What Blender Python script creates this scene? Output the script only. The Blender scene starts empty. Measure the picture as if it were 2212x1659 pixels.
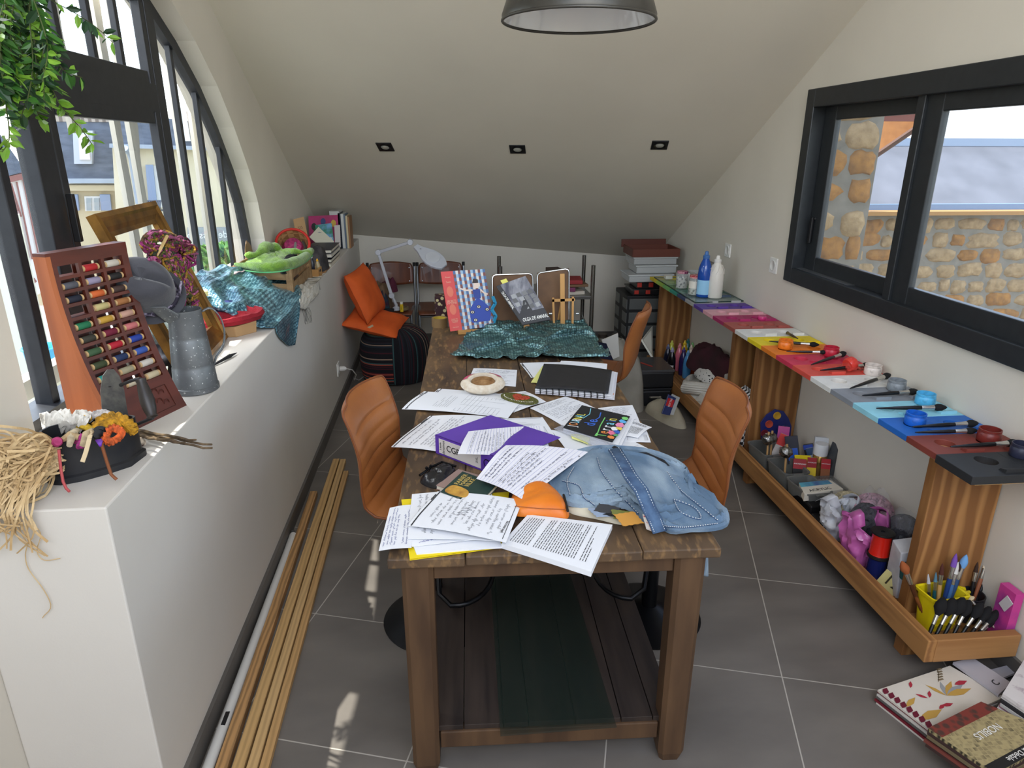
import bpy, bmesh, math, random
import numpy as np
from mathutils import Vector as V, Matrix, noise
import bpy
sc = bpy.context.scene
COL = sc.collection
# ------------------------------------------------------------- camera, sky, sun, exposure
CAM = V((0, 0, 1.65)); FPX = 1470.0
MR, MD, MF = V((.99544, -.09533, .00290)), V((-.02835, -.32540, -.94515)), V((.09104, .94076, -.32662))
cd = bpy.data.cameras.new('camera'); cam = bpy.data.objects.new('camera', cd); COL.objects.link(cam)
cd.sensor_width = 36; cd.lens = FPX / 2212 * 36; cd.clip_start = .02; cd.clip_end = 400
cam.matrix_world = Matrix(((MR.x, -MD.x, -MF.x, 0), (MR.y, -MD.y, -MF.y, 0), (MR.z, -MD.z, -MF.z, 1.65), (0, 0, 0, 1)))
sc.camera = cam
w = bpy.data.worlds.new('world'); sc.world = w; w.use_nodes = True
nt = w.node_tree; bg = nt.nodes['Background']
sky = nt.nodes.new('ShaderNodeTexSky'); sky.sky_type = 'NISHITA'; sky.sun_disc = False
sky.sun_elevation = math.radians(66); sky.sun_rotation = math.radians(-68); sky.air_density = 1; sky.dust_density = .4; sky.ozone_density = 1
hs = nt.nodes.new('ShaderNodeHueSaturation'); hs.inputs['Saturation'].default_value = .6
nt.links.new(sky.outputs[0], hs.inputs['Color']); nt.links.new(hs.outputs[0], bg.inputs['Color'])
bg.inputs['Strength'].default_value = .5
SUN = V((.75, -.3, -1.875)).normalized()
sl = bpy.data.lights.new('sun', 'SUN'); sl.energy = 7; sl.angle = .009; sl.color = (1, .93, .82)
so = bpy.data.objects.new('sun', sl); COL.objects.link(so); so.location = (-6, 8, 12)
so.rotation_euler = SUN.to_track_quat('-Z', 'Y').to_euler()
def area(name, loc, to, sx, sy, e, col):
    a = bpy.data.lights.new(name, 'AREA'); a.shape = 'RECTANGLE'; a.size = sx; a.size_y = sy; a.energy = e; a.color = col
    o = bpy.data.objects.new(name, a); COL.objects.link(o); o.location = loc; o.rotation_euler = (V(to) - V(loc)).to_track_quat('-Z', 'Y').to_euler()
area('added_fill_outside_arch', (-2.1, 2.7, 2.9), (.5, 3.0, .7), 2.2, .8, 95, (1, .97, .93))  # added fill lamp outside the arch, boosts the daylight coming in
area('added_fill_behind_camera', (.4, -1.3, 2.9), (.3, 3.4, 1.5), 2.4, 1.2, 36, (1, .96, .90))  # added fill lamp behind the camera, no window stands there
sc.view_settings.view_transform = 'Standard'; sc.view_settings.look = 'None'
sc.view_settings.gamma = 1; sc.view_settings.use_curve_mapping = False
sc.view_settings.exposure = .52

# ------------------------------------------------------------- helpers
R = math.radians
def ray(x, y): return MR * (x - 1106) + MD * (y - 829.5) + MF * FPX
def onz(x, y, z): d = ray(x, y); return CAM + d * ((z - 1.65) / d.z)
def onx(x, y, X): d = ray(x, y); return CAM + d * (X / d.x)
def ony(x, y, Y): d = ray(x, y); return CAM + d * (Y / d.y)
def onp(x, y, p, n): d = ray(x, y); return CAM + d * ((p - CAM).dot(n) / d.dot(n))
def lin(c):
    f = lambda u: u / 12.92 if u <= .04045 else ((u + .055) / 1.055) ** 2.4
    return tuple(f(u / 255) for u in c) + (1,)
MATS = {}
def mat(name, c, rough=.6, metal=0, c2=None, sc_=8, st=(1, 1, 1), bump=0, kind='noise', lo=.35, hi=.65, coat=0, alpha=1, trans=0, sheen=0, bs=None, spec=.5, emit=0, ior=1.45):
    if name in MATS: return MATS[name]
    m = bpy.data.materials.new(name); m.use_nodes = True; N = m.node_tree; n = N.nodes; L = N.links
    b = n['Principled BSDF']; b.inputs['Roughness'].default_value = rough; b.inputs['Metallic'].default_value = metal
    b.inputs['Base Color'].default_value = lin(c); b.inputs['Specular IOR Level'].default_value = spec
    b.inputs['Coat Weight'].default_value = coat; b.inputs['Alpha'].default_value = alpha
    b.inputs['Transmission Weight'].default_value = trans; b.inputs['Sheen Weight'].default_value = sheen; b.inputs['IOR'].default_value = ior
    tc = n.new('ShaderNodeTexCoord'); mp = n.new('ShaderNodeMapping'); mp.inputs['Scale'].default_value = st
    L.new(tc.outputs['Object'], mp.inputs[0])
    out = None
    if c2 is not None or bump:
        if kind == 'noise':
            t = n.new('ShaderNodeTexNoise'); t.inputs['Scale'].default_value = sc_; t.inputs['Detail'].default_value = 6; out = t.outputs[0]
        elif kind == 'wave':
            t = n.new('ShaderNodeTexWave'); t.inputs['Scale'].default_value = sc_; t.inputs['Distortion'].default_value = 6; t.inputs['Detail'].default_value = 3; t.inputs['Detail Scale'].default_value = 1.4; out = t.outputs[1]
        elif kind == 'stripe':
            t = n.new('ShaderNodeTexWave'); t.inputs['Scale'].default_value = sc_; out = t.outputs[1]
        elif kind == 'edge':
            t = n.new('ShaderNodeTexVoronoi'); t.feature = 'DISTANCE_TO_EDGE'; t.inputs['Scale'].default_value = sc_; out = t.outputs[0]
        elif kind == 'checker':
            t = n.new('ShaderNodeTexChecker'); t.inputs['Scale'].default_value = sc_; out = t.outputs[1]
        else:
            t = n.new('ShaderNodeTexVoronoi'); t.inputs['Scale'].default_value = sc_; out = t.outputs[0]
        L.new(mp.outputs[0], t.inputs['Vector'])
        r = n.new('ShaderNodeValToRGB'); r.color_ramp.elements[0].position = lo; r.color_ramp.elements[1].position = hi
        r.color_ramp.elements[0].color = lin(c); r.color_ramp.elements[1].color = lin(c2 or c)
        L.new(out, r.inputs[0]); L.new(r.outputs[0], b.inputs['Base Color'])
        if bump:
            if bs:
                t = n.new('ShaderNodeTexNoise'); t.inputs['Scale'].default_value = bs; t.inputs['Detail'].default_value = 5; L.new(mp.outputs[0], t.inputs['Vector']); out = t.outputs[0]
            bp = n.new('ShaderNodeBump'); bp.inputs['Strength'].default_value = bump; bp.inputs['Distance'].default_value = .01
            L.new(out, bp.inputs['Height']); L.new(bp.outputs[0], b.inputs['Normal'])
    if emit:
        b.inputs['Emission Strength'].default_value = emit; b.inputs['Emission Color'].default_value = lin(c)
    MATS[name] = m; return m
def flat(c, rough=.6, metal=0, **k):
    return mat('paint_%d_%d_%d_%d_%d' % (*c, int(rough * 100), int(metal * 100)), c, rough, metal, **k)
def wood(name, c, c2, axis='y', rough=.6, s=9, str_=14, bump=.08):
    st = {'x': (1, str_, str_), 'y': (str_, 1, str_), 'z': (str_, str_, 1)}[axis]
    return mat(name, c, rough, c2=c2, sc_=s / 6, st=st, kind='noise', bump=bump, lo=.3, hi=.7)

def chain(p):
    o = V((0, 0, 0))
    while p: o += p.location; p = p.parent
    return o
class MB:
    def __init__(s): s.v = []; s.f = []; s.m = []
    def add(s, vs, fs, mi=0):
        b = len(s.v); s.v += [V(p) for p in vs]; s.f += [[b + i for i in f] for f in fs]; s.m += [mi] * len(fs); return s
    def box(s, c, d, mi=0, M=None):
        x, y, z = (q / 2 for q in d); vs = [V((i * x, j * y, k * z)) for i in (-1, 1) for j in (-1, 1) for k in (-1, 1)]
        vs = [(M @ p if M else p) + V(c) for p in vs]
        return s.add(vs, [(0, 1, 3, 2), (4, 6, 7, 5), (0, 4, 5, 1), (2, 3, 7, 6), (0, 2, 6, 4), (1, 5, 7, 3)], mi)
    def hexa(s, bot, top, mi=0):
        n = len(bot); vs = list(bot) + list(top)
        fs = [list(range(n))[::-1], list(range(n, 2 * n))] + [(i, (i + 1) % n, n + (i + 1) % n, n + i) for i in range(n)]
        return s.add(vs, fs, mi)
    def prism(s, pts, axis, a, b, mi=0):
        def mk(p, t):
            return {'x': (t, p[0], p[1]), 'y': (p[0], t, p[1]), 'z': (p[0], p[1], t)}[axis]
        return s.hexa([mk(p, a) for p in pts], [mk(p, b) for p in pts], mi)
    def lathe(s, pr, n=20, c=(0, 0, 0), M=None, mi=0, cap=True, sx=1, sy=1):
        vs = []
        for r, z in pr:
            for k in range(n):
                a = 2 * math.pi * k / n; p = V((r * math.cos(a) * sx, r * math.sin(a) * sy, z)); vs.append((M @ p if M else p) + V(c))
        fs = [(j * n + k, j * n + (k + 1) % n, (j + 1) * n + (k + 1) % n, (j + 1) * n + k) for j in range(len(pr) - 1) for k in range(n)]
        if cap: fs += [list(range(n))[::-1], [(len(pr) - 1) * n + k for k in range(n)]]
        return s.add(vs, fs, mi)
    def tube(s, pts, r, n=8, mi=0, closed=False, cap=True):
        pts = [V(p) for p in pts]; m = len(pts); vs = []; up = None
        for i, p in enumerate(pts):
            a = pts[i - 1] if (i or closed) else p; b = pts[(i + 1) % m] if (i < m - 1 or closed) else p
            t = (b - a).normalized() if (b - a).length > 1e-9 else V((0, 0, 1))
            if up is None: up = V((0, 0, 1)) if abs(t.z) < .9 else V((1, 0, 0))
            e = t.cross(up).normalized(); up = e.cross(t).normalized()
            rr = r[i] if isinstance(r, (list, tuple)) else r
            vs += [p + (e * math.cos(2 * math.pi * k / n) + up * math.sin(2 * math.pi * k / n)) * rr for k in range(n)]
        q = m if closed else m - 1
        fs = [(i * n + k, i * n + (k + 1) % n, ((i + 1) % m) * n + (k + 1) % n, ((i + 1) % m) * n + k) for i in range(q) for k in range(n)]
        if cap and not closed: fs += [list(range(n))[::-1], [(m - 1) * n + k for k in range(n)]]
        return s.add(vs, fs, mi)
    def grid(s, fn, nu, nv, mi=0):
        vs = [fn(i / nu, j / nv) for j in range(nv + 1) for i in range(nu + 1)]
        return s.add(vs, [(j * (nu + 1) + i, j * (nu + 1) + i + 1, (j + 1) * (nu + 1) + i + 1, (j + 1) * (nu + 1) + i) for j in range(nv) for i in range(nu)], mi)
    def ribbon(s, pts, wdt, nrm, mi=0):
        for a, b in zip(pts, pts[1:]):
            a, b = V(a), V(b); d = b - a
            if d.length < 1e-7: continue
            e = d.cross(nrm).normalized() * wdt / 2
            s.add([a + e, a - e, b - e, b + e], [(0, 1, 2, 3)], mi)
        return s
    def build(s, name, mats, parent=None, local=False, smooth=False, bevel=0, solid=0, sub=0, loc=None, rot=None):
        me = bpy.data.meshes.new(name); off = V((0, 0, 0))
        if parent is not None and not local: off = chain(parent)
        if parent is None and not local:
            lo = V([min(p[i] for p in s.v) for i in range(3)]); hi = V([max(p[i] for p in s.v) for i in range(3)])
            off = V(((lo.x + hi.x) / 2, (lo.y + hi.y) / 2, lo.z))
        me.from_pydata([p - off for p in s.v], [], s.f)
        for mm in (mats if isinstance(mats, (list, tuple)) else [mats]): me.materials.append(mm)
        for p, mi in zip(me.polygons, s.m): p.material_index = mi; p.use_smooth = smooth
        bm = bmesh.new(); bm.from_mesh(me); bmesh.ops.recalc_face_normals(bm, faces=bm.faces); bm.to_mesh(me); bm.free()
        o = bpy.data.objects.new(name, me); COL.objects.link(o)
        if parent is not None: o.parent = parent
        elif not local: o.location = off
        if loc is not None: o.location = loc
        if rot is not None: o.rotation_euler = rot
        if solid: q = o.modifiers.new('thick', 'SOLIDIFY'); q.thickness = solid; q.offset = 0
        if bevel: q = o.modifiers.new('bevel', 'BEVEL'); q.width = bevel; q.segments = 2; q.limit_method = 'ANGLE'; q.angle_limit = R(40)
        if sub: q = o.modifiers.new('sub', 'SUBSURF'); q.levels = sub; q.render_levels = sub
        if smooth and (bevel or True):
            try: me.set_sharp_from_angle(angle=R(45))
            except Exception: pass
        return o
def cr(P, t):
    n = len(P) - 1; t = min(max(t, 0), .9999) * n; i = int(t); k = t - i; a, b_, c, d = P[max(i - 1, 0)], P[i], P[min(i + 1, n)], P[min(i + 2, n)]
    return (b_ * 2 + (c - a) * k + (a * 2 - b_ * 5 + c * 4 - d) * k * k + (b_ * 3 - a - c * 3 + d) * k ** 3) / 2
def tag(o, label, cat, group=None, kind=None):
    o['label'] = label; o['category'] = cat
    if group: o['group'] = group
    if kind: o['kind'] = kind
    return o
def pbd(P, E, k, it, z0, pin=None, grav=.0006, bend=None, kb=.45, top=None, sup=.6):
    """relax a sheet whose edges are k times too long for where it lies: it buckles into creases above z0"""
    P = np.array(P, float); z0 = z0 + (P[:, 2] - z0).clip(0) * sup; E = np.array(E); L0 = np.linalg.norm(P[E[:, 0]] - P[E[:, 1]], axis=1); ok = L0 > 1e-5; E = E[ok]; L0 = L0[ok] * k; n = len(P)
    if bend is not None: B = np.array(bend); LB = np.linalg.norm(P[B[:, 0]] - P[B[:, 1]], axis=1); okb = LB > 1e-5; B = B[okb]; LB = LB[okb] * k
    cnt = np.bincount(E.ravel(), minlength=n)[:, None] + 1e-9; Q = P.copy(); vel = np.zeros_like(P)
    def proj(C, LL, w_, c):
        d = P[C[:, 1]] - P[C[:, 0]]; l = np.linalg.norm(d, axis=1) + 1e-9; g = (d * ((l - LL) / l * .5 * w_)[:, None]); D = np.zeros_like(P)
        for a in range(3): D[:, a] = np.bincount(C[:, 0], g[:, a], n) - np.bincount(C[:, 1], g[:, a], n)
        P[:] += D / c * 1.6
    for i in range(it):
        O = P.copy(); vel *= .9; vel[:, 2] -= grav; P += vel
        for _ in range(5):
            proj(E, L0, 1, cnt)
            if bend is not None: proj(B, LB, kb, cnt)
            if pin is not None: P[pin, :2] = Q[pin, :2]
            P[:, 2] = np.maximum(P[:, 2], z0)
            if top is not None: P[:, 2] = np.minimum(P[:, 2], top)
        vel = P - O; fl = P[:, 2] <= z0 + 1e-4; vel[fl, :2] *= .2
    return [V(p) for p in P]
def crumpled(name, cs, nu, nv, k, z0, m_, label, cat, seed=0, amp=.01, fr=5, it=90, th=.003, top=None, ang=0, ra=1, group=None, smooth=2, grav=.0006):
    f = lambda u, v: cs[0].lerp(cs[1], u).lerp(cs[3].lerp(cs[2], u), v); P = []
    for j in range(nv + 1):
        for i in range(nu + 1):
            u, v = i / nu, j / nv; p = f(u, v); a = u * math.cos(R(ang)) + v * math.sin(R(ang)); b_ = v * math.cos(R(ang)) - u * math.sin(R(ang)); p.z = z0 + amp * (1 - 1.8 * abs(noise.noise(V((a * fr * ra, b_ * fr, seed))))) + amp * .3 * noise.noise(V((u * 14, v * 14, seed))) + amp * .9 * math.sin(min(u, 1 - u) * 6) * math.sin(v * 3.1); P.append(p)
    W_ = nu + 1; ix = lambda i, j: j * W_ + i; E = []; B = []
    for j in range(nv + 1):
        for i in range(nu + 1):
            if i < nu: E.append((ix(i, j), ix(i + 1, j)))
            if j < nv: E.append((ix(i, j), ix(i, j + 1)))
            if i < nu and j < nv: E += [(ix(i, j), ix(i + 1, j + 1)), (ix(i + 1, j), ix(i, j + 1))]
            if i < nu - 1: B.append((ix(i, j), ix(i + 2, j)))
            if j < nv - 1: B.append((ix(i, j), ix(i, j + 2)))
    rim = [ix(i, j) for i in range(nu + 1) for j in range(nv + 1) if (i in (0, nu) or j in (0, nv)) and (i + j) % 3 == 0]
    P = pbd(P, E, k, it, z0 + th / 2, rim, bend=B, top=top, grav=grav); m = MB(); m.add(P, [(ix(i, j), ix(i + 1, j), ix(i + 1, j + 1), ix(i, j + 1)) for j in range(nv) for i in range(nu)])
    return tag(m.build(name, m_, smooth=True, solid=th, sub=1), label, cat, group)
def thing(name, label, cat, loc=(0, 0, 0), rot=(0, 0, 0), group=None):
    o = bpy.data.objects.new(name, None); COL.objects.link(o); o.location = loc; o.rotation_euler = rot; o.empty_display_size = .05
    return tag(o, label, cat, group)
def struct(o): o['kind'] = 'structure'; return o
def kids(o): return [c for c in bpy.data.objects if c.parent == o]
def dup(o, loc=None, rot=None, label=None, group=None, matmap=None, parent=None, scale=None):
    c = o.copy(); COL.objects.link(c)
    if parent is not None: c.parent = parent
    if loc is not None: c.location = loc
    if rot is not None: c.rotation_euler = rot
    if scale is not None: c.scale = scale
    if label: c['label'] = label
    if group: c['group'] = group
    for ch in kids(o): dup(ch, parent=c)
    return c
def text(s, size, m, parent, o, xd, yd, name='lettering', font_sx=1, bold=0, align='CENTER'):
    cu = bpy.data.curves.new(name, 'FONT'); cu.body = s; cu.size = size; cu.extrude = .0002; cu.align_x = align; cu.align_y = 'CENTER'; cu.offset = bold
    t = bpy.data.objects.new(name, cu); COL.objects.link(t)
    bpy.context.view_layer.update()
    me = bpy.data.meshes.new_from_object(t.evaluated_get(bpy.context.evaluated_depsgraph_get()))
    bpy.data.objects.remove(t)
    xd = V(xd).normalized(); yd = V(yd); zd = xd.cross(yd).normalized(); yd = zd.cross(xd)
    O = V(o) - chain(parent) + zd * .0008
    for v in me.vertices: c = v.co.copy(); v.co = O + xd * c.x * font_sx + yd * c.y + zd * c.z
    me.materials.clear(); me.materials.append(m)
    q = bpy.data.objects.new(name, me); COL.objects.link(q); q.parent = parent
    return q
def tlocal(s, size, m, parent, o, xd, yd, **k):      # the same on a parent whose own axes carry the text
    keep = chain(parent); q = text(s, size, m, parent, V(o) + keep, xd, yd, **k); return q
def fbm(p, s=1, seed=0): return noise.noise(V((p[0] * s + seed * 7.3, p[1] * s - seed * 3.1, (p[2] if len(p) > 2 else 0) * s + seed)))
WHITE = flat((228, 226, 220), .7); BLACK = flat((22, 22, 24), .5); STEEL = flat((176, 178, 180), .3, .9); CREAM = flat((226, 216, 190), .7)
INK = flat((58, 62, 84), .7); PRINT = flat((40, 40, 44), .7)
# ------------------------------------------------------------- room shell
PLASTER = mat('wall_plaster', (214, 207, 193), .85, c2=(209, 202, 188), sc_=2, bump=.03, bs=160)
CEIL = mat('ceiling_plaster', (212, 205, 190), .85, c2=(207, 200, 185), sc_=1.5, bump=.02, bs=140)
TILE = mat('floor_tile', (98, 93, 88), .42, c2=(122, 116, 109), sc_=2.2, st=(1, 2.2, 1), bump=.03, lo=.3, hi=.75)
n = TILE.node_tree.nodes; L = TILE.node_tree.links
tc = n.new('ShaderNodeTexCoord'); mp = n.new('ShaderNodeMapping'); ta = .289
ox, oy = -.223 * 1.65, 1.65 * 1.65
mp.inputs['Rotation'].default_value = (0, 0, ta)
mp.inputs['Location'].default_value = (-(ox * math.cos(ta) - oy * math.sin(ta)), -(ox * math.sin(ta) + oy * math.cos(ta)), 0)
L.new(tc.outputs['Object'], mp.inputs[0])
br = n.new('ShaderNodeTexBrick'); br.offset = 0; br.inputs['Scale'].default_value = 1; br.inputs['Brick Width'].default_value = .554; br.inputs['Row Height'].default_value = .554
br.inputs['Mortar Size'].default_value = .0022; br.inputs['Mortar Smooth'].default_value = .2
L.new(mp.outputs[0], br.inputs[0])
mx = n.new('ShaderNodeMix'); mx.data_type = 'RGBA'; b = n['Principled BSDF']
src = b.inputs['Base Color'].links[0].from_socket
L.new(br.outputs['Fac'], mx.inputs[0]); L.new(src, mx.inputs[6]); mx.inputs[7].default_value = lin((176, 170, 160)); L.new(mx.outputs[2], b.inputs['Base Color'])
struct(MB().box((.4, 2.5, -.05), (4.6, 9, .1)).build('floor', TILE, local=True))
NC = V((-.091, -.478, -.874)); PC = V((1.83, 5.92, .735))
def ceilz(x, y): return PC.z - (NC.x * (x - PC.x) + NC.y * (y - PC.y)) / NC.z
XL, XLED, XR, ZL, XW = -1.05, -.742, 1.83, .92, -1.15
def ceil_poly(y0, y1, x0, x1):
    q = [V((x, y, ceilz(x, y))) for x, y in ((x0, y0), (x1, y0), (x1, y1), (x0, y1))]
    return MB().hexa(q, [p + V((0, 0, .25)) for p in q])
struct(ceil_poly(.1, 6.6, -1.35, 1.94).build('ceiling', CEIL))
# left wall with the arched opening: outline strips above the arch
ARCH = [(1.70, ZL), (1.70, 2.08), (1.76, 2.16), (1.90, 2.22), (2.1, 2.265), (2.35, 2.29), (2.6, 2.295), (2.85, 2.27), (3.141, 2.2), (3.37, 2.085), (3.61, 1.925), (3.80, 1.748), (3.98, 1.54), (4.09, 1.36), (4.145, 1.15), (4.16, ZL)]
mb = MB()
for (a, za), (c, zc) in zip(ARCH, ARCH[1:]):
    if c - a < 1e-6: continue
    top = lambda y: ceilz(-1.1, y) + .1
    mb.prism([(a, za), (c, zc), (c, top(c)), (a, top(a))], 'x', XW - .08, XL)
mb.prism([(-1.4, -.1), (1.70, -.1), (1.70, ceilz(-1.1, 1.7) + .1), (.1, ceilz(-1.1, .1) + .1), (-.2, ZL), (-1.4, ZL)], 'x', XW - .08, XL)
mb.prism([(4.16, -.1), (6.3, -.1), (6.3, ceilz(-1.1, 6.3) + .1), (4.16, ceilz(-1.1, 4.16) + .1)], 'x', XW - .08, XL)
mb.prism([(1.70, -.1), (4.16, -.1), (4.16, ZL - .001), (1.70, ZL - .001)], 'x', XW - .08, XL)
wl = struct(mb.build('wall_left', PLASTER))
LEDGE = mat('ledge_plaster', (214, 209, 200), .8, c2=(209, 204, 195), sc_=2, bump=.03, bs=160)
struct(MB().box(((XL + XLED) / 2, (1.37 + 6.05) / 2, ZL / 2), (XLED - XL, 6.05 - 1.37, ZL)).build('trim_1', LEDGE, bevel=.004))
yb0, yb1 = 6.02, 5.91
struct(MB().hexa([V((XL, 6.03, -.1)), V((XR + .2, 5.91, -.1)), V((XR + .2, 6.1, -.1)), V((XL, 6.22, -.1))], [V((XL, 6.03, 1.3)), V((XR + .2, 5.91, 1.1)), V((XR + .2, 6.1, 1.1)), V((XL, 6.22, 1.3))]).build('wall_back', PLASTER))
# right wall with the sliding window opening
WY0, WY1, WZ0, WZ1 = 1.15, 3.46, 1.03, 1.885
mb = MB()
def rw(y0, y1, z0, z1a, z1b): mb.prism([(y0, z0), (y1, z0), (y1, z1b), (y0, z1a)], 'x', XR, XR + .11)
c_ = lambda y: ceilz(1.83, y) + .1
rw(-1.4, .1, -.1, 1.0, 1.0); rw(.1, WY0, -.1, c_(.1), c_(WY0)); rw(WY1, 6.1, -.1, c_(WY1), c_(6.1)); rw(WY0, WY1, -.1, WZ0, WZ0); rw(WY0, WY1, WZ1, c_(WY0), c_(WY1))
struct(mb.build('wall_right', PLASTER))
BASE = mat('baseboard_tile', (84, 80, 76), .45, c2=(100, 96, 91), sc_=3)
struct(MB().box((XLED + .006, 3.7, .037), (.012, 4.66, .075)).build('baseboard_left', BASE))
struct(MB().box((XR - .006, 2.3, .037), (.012, 7.3, .075)).build('baseboard_right', BASE))
struct(MB().hexa([V((XLED, 6.005, 0)), V((XR, 5.905, 0)), V((XR, 5.92, 0)), V((XLED, 6.03, 0))], [V((XLED, 6.005, .075)), V((XR, 5.905, .075)), V((XR, 5.92, .075)), V((XLED, 6.03, .075))]).build('baseboard_back', BASE))
struct(MB().box((.35, -1.5, .8), (3.2, .1, 1.8)).build('rear_light_block', PLASTER))  # unseen wall added behind the camera to cut low light on the pillar
# ------------------------------------------------------------- arched window (structure)
ALU = mat('anthracite_aluminium', (40, 42, 47), .45, .2, c2=(46, 48, 53), sc_=30, bump=.02)
def glass(name, tint=(1, 1, 1, 1), dust=.0):
    m = bpy.data.materials.new(name); m.use_nodes = True; n = m.node_tree.nodes; L = m.node_tree.links; n.clear()
    o = n.new('ShaderNodeOutputMaterial'); t = n.new('ShaderNodeBsdfTransparent'); t.inputs[0].default_value = tint
    g = n.new('ShaderNodeBsdfGlossy'); g.inputs['Roughness'].default_value = .02; lw = n.new('ShaderNodeFresnel'); lw.inputs[0].default_value = 1.35
    ge = n.new('ShaderNodeNewGeometry'); mm = n.new('ShaderNodeMath'); mm.operation = 'SUBTRACT'; mm.use_clamp = True; L.new(lw.outputs[0], mm.inputs[0]); L.new(ge.outputs['Backfacing'], mm.inputs[1])
    a = n.new('ShaderNodeMixShader'); L.new(mm.outputs[0], a.inputs[0]); L.new(t.outputs[0], a.inputs[1]); L.new(g.outputs[0], a.inputs[2])
    src = a.outputs[0]
    if dust:
        d = n.new('ShaderNodeBsdfDiffuse'); d.inputs[0].default_value = (.8, .85, .9, 1); q = n.new('ShaderNodeMixShader')
        tx = n.new('ShaderNodeTexNoise'); tx.inputs['Scale'].default_value = 3; tx.inputs['Detail'].default_value = 8; rr = n.new('ShaderNodeMath'); rr.operation = 'MULTIPLY'; rr.inputs[1].default_value = dust
        L.new(tx.outputs[0], rr.inputs[0]); L.new(rr.outputs[0], q.inputs[0]); L.new(src, q.inputs[1]); L.new(d.outputs[0], q.inputs[2]); src = q.outputs[0]
    L.new(src, o.inputs[0]); return m
GLASS = glass('window_glass', (.97, .99, 1, 1), .10)
w1 = bpy.data.objects.new('window_1', None); COL.objects.link(w1); w1.location = (XW, 2.93, ZL); struct(w1)
mb = MB()
def inner(p, d):
    c = V((2.8, 1.35)); v_ = V(p) - c; return c + v_ * (1 - d / v_.length)
for a, c in zip(ARCH, ARCH[1:]):
    if c[1] < ZL + .01 and a[1] < ZL + .01: continue
    ai, ci = inner(a, .055), inner(c, .055)
    mb.prism([a, c, tuple(ci), tuple(ai)], 'x', XW - .02, XW + .02)
mb.build('arch_frame', ALU, w1)
def zarch(y):
    for (a, za), (c, zc) in zip(ARCH, ARCH[1:]):
        if c > a and a <= y <= c: return za + (zc - za) * (y - a) / (c - a)
    return ZL
def vbar(y, w_, z0=ZL, name='glazing_bar', d=.05, z1=None, x=XW):
    MB().box((x, y, (z0 + (z1 or zarch(y)) - .02) / 2), (d, w_, (z1 or zarch(y)) - .02 - z0)).build(name, ALU, w1, bevel=.003)
vbar(2.16, .10, d=.05, name='mullion'); vbar(3.10, .08, d=.05, name='mullion')
for nm, z_ in (('transom', 1.835),):
    MB().box((XW, 2.63, z_), (.05, .86, .105)).build(nm, ALU, w1, bevel=.003)
MB().box((XW, 1.93, 1.80), (.07, .42, .06)).build('transom', ALU, w1, bevel=.003)
for z0, z1 in ((ZL + .005, 1.79), (1.88, None)):     # casement frames of the middle bay
    mb = MB()
    for y in (2.235, 3.03): mb.box((XW + .008, y, (z0 + (z1 or zarch(y) - .05)) / 2), (.034, .04, (z1 or zarch(y) - .05) - z0))
    mb.box((XW + .008, 2.63, z0 + .025), (.034, .73, .05))
    if z1: mb.box((XW + .008, 2.63, z1 - .025), (.034, .73, .05))
    mb.build('casement_frame', ALU, w1, bevel=.004)
for y in (2.40, 2.62, 2.83): vbar(y, .03, 1.9, d=.022)
for y in (3.32, 3.58, 3.83): vbar(y, .032, d=.022)
vbar(1.95, .035, z1=1.78)
MB().box((XW, 2.93, ZL + .02), (.09, 2.4, .04)).build('sill_rail', ALU, w1)
MB().box((XW + .045, 2.205, 1.45), (.02, .018, .14)).build('hinge', BLACK, w1, bevel=.003)
mb = MB(); q = [(y, z) for y, z in ARCH]
mb.prism(q, 'x', XW - .012, XW - .008); mb.build('pane', GLASS, w1)
# ------------------------------------------------------------- sliding window in the right wall (structure)
ALU2 = mat('charcoal_aluminium', (38, 41, 44), .4, .2, c2=(43, 46, 49), sc_=30, bump=.02)
w2 = bpy.data.objects.new('window_2', None); COL.objects.link(w2); w2.location = (XR, 2.3, WZ0); struct(w2)
def ring(y0, y1, z0, z1, wl_, wr_, wt, wb, x0, x1, name, bev=.004):
    m = MB(); h = (z0 + z1) / 2; xc, xd = (x0 + x1) / 2, x1 - x0
    m.box((xc, y1 - wl_ / 2, h), (xd, wl_, z1 - z0)); m.box((xc, y0 + wr_ / 2, h), (xd, wr_, z1 - z0))
    m.box((xc, (y0 + y1 + wr_ - wl_) / 2, z1 - wt / 2), (xd, y1 - y0 - wl_ - wr_, wt)); m.box((xc, (y0 + y1 + wr_ - wl_) / 2, z0 + wb / 2), (xd, y1 - y0 - wl_ - wr_, wb))
    return m.build(name, ALU2, w2, bevel=bev)
ring(1.1, 3.51, .985, 1.932, .075, .075, .085, .075, XR - .02, XR + .10, 'outer_frame')
ring(2.60, 3.43, 1.045, 1.862, .10, .05, .075, .085, XR + .045, XR + .075, 'sliding_sash')
ring(1.15, 2.67, 1.045, 1.862, .13, .08, .075, .085, XR + .01, XR + .04, 'sliding_sash')
MB().box((XR + .02, 2.655, 1.45), (.045, .045, .81)).build('meeting_stile', ALU2, w2, bevel=.003)
MB().box((XR + .03, 3.2, 1.058), (.05, .5, .006)).build('track', STEEL, w2)
mb = MB(); mb.box((XR + .035, 3.395, 1.26), (.012, .02, .13)); mb.box((XR + .05, 3.385, 1.32), (.03, .03, .012)); mb.build('handle', BLACK, w2, bevel=.003)
for y0, y1, x in ((2.64, 3.35, .06), (1.2, 2.56, .025)):
    MB().box((XR + x, (y0 + y1) / 2, 1.45), (.004, y1 - y0, .7)).build('pane', GLASS, w2)
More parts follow.
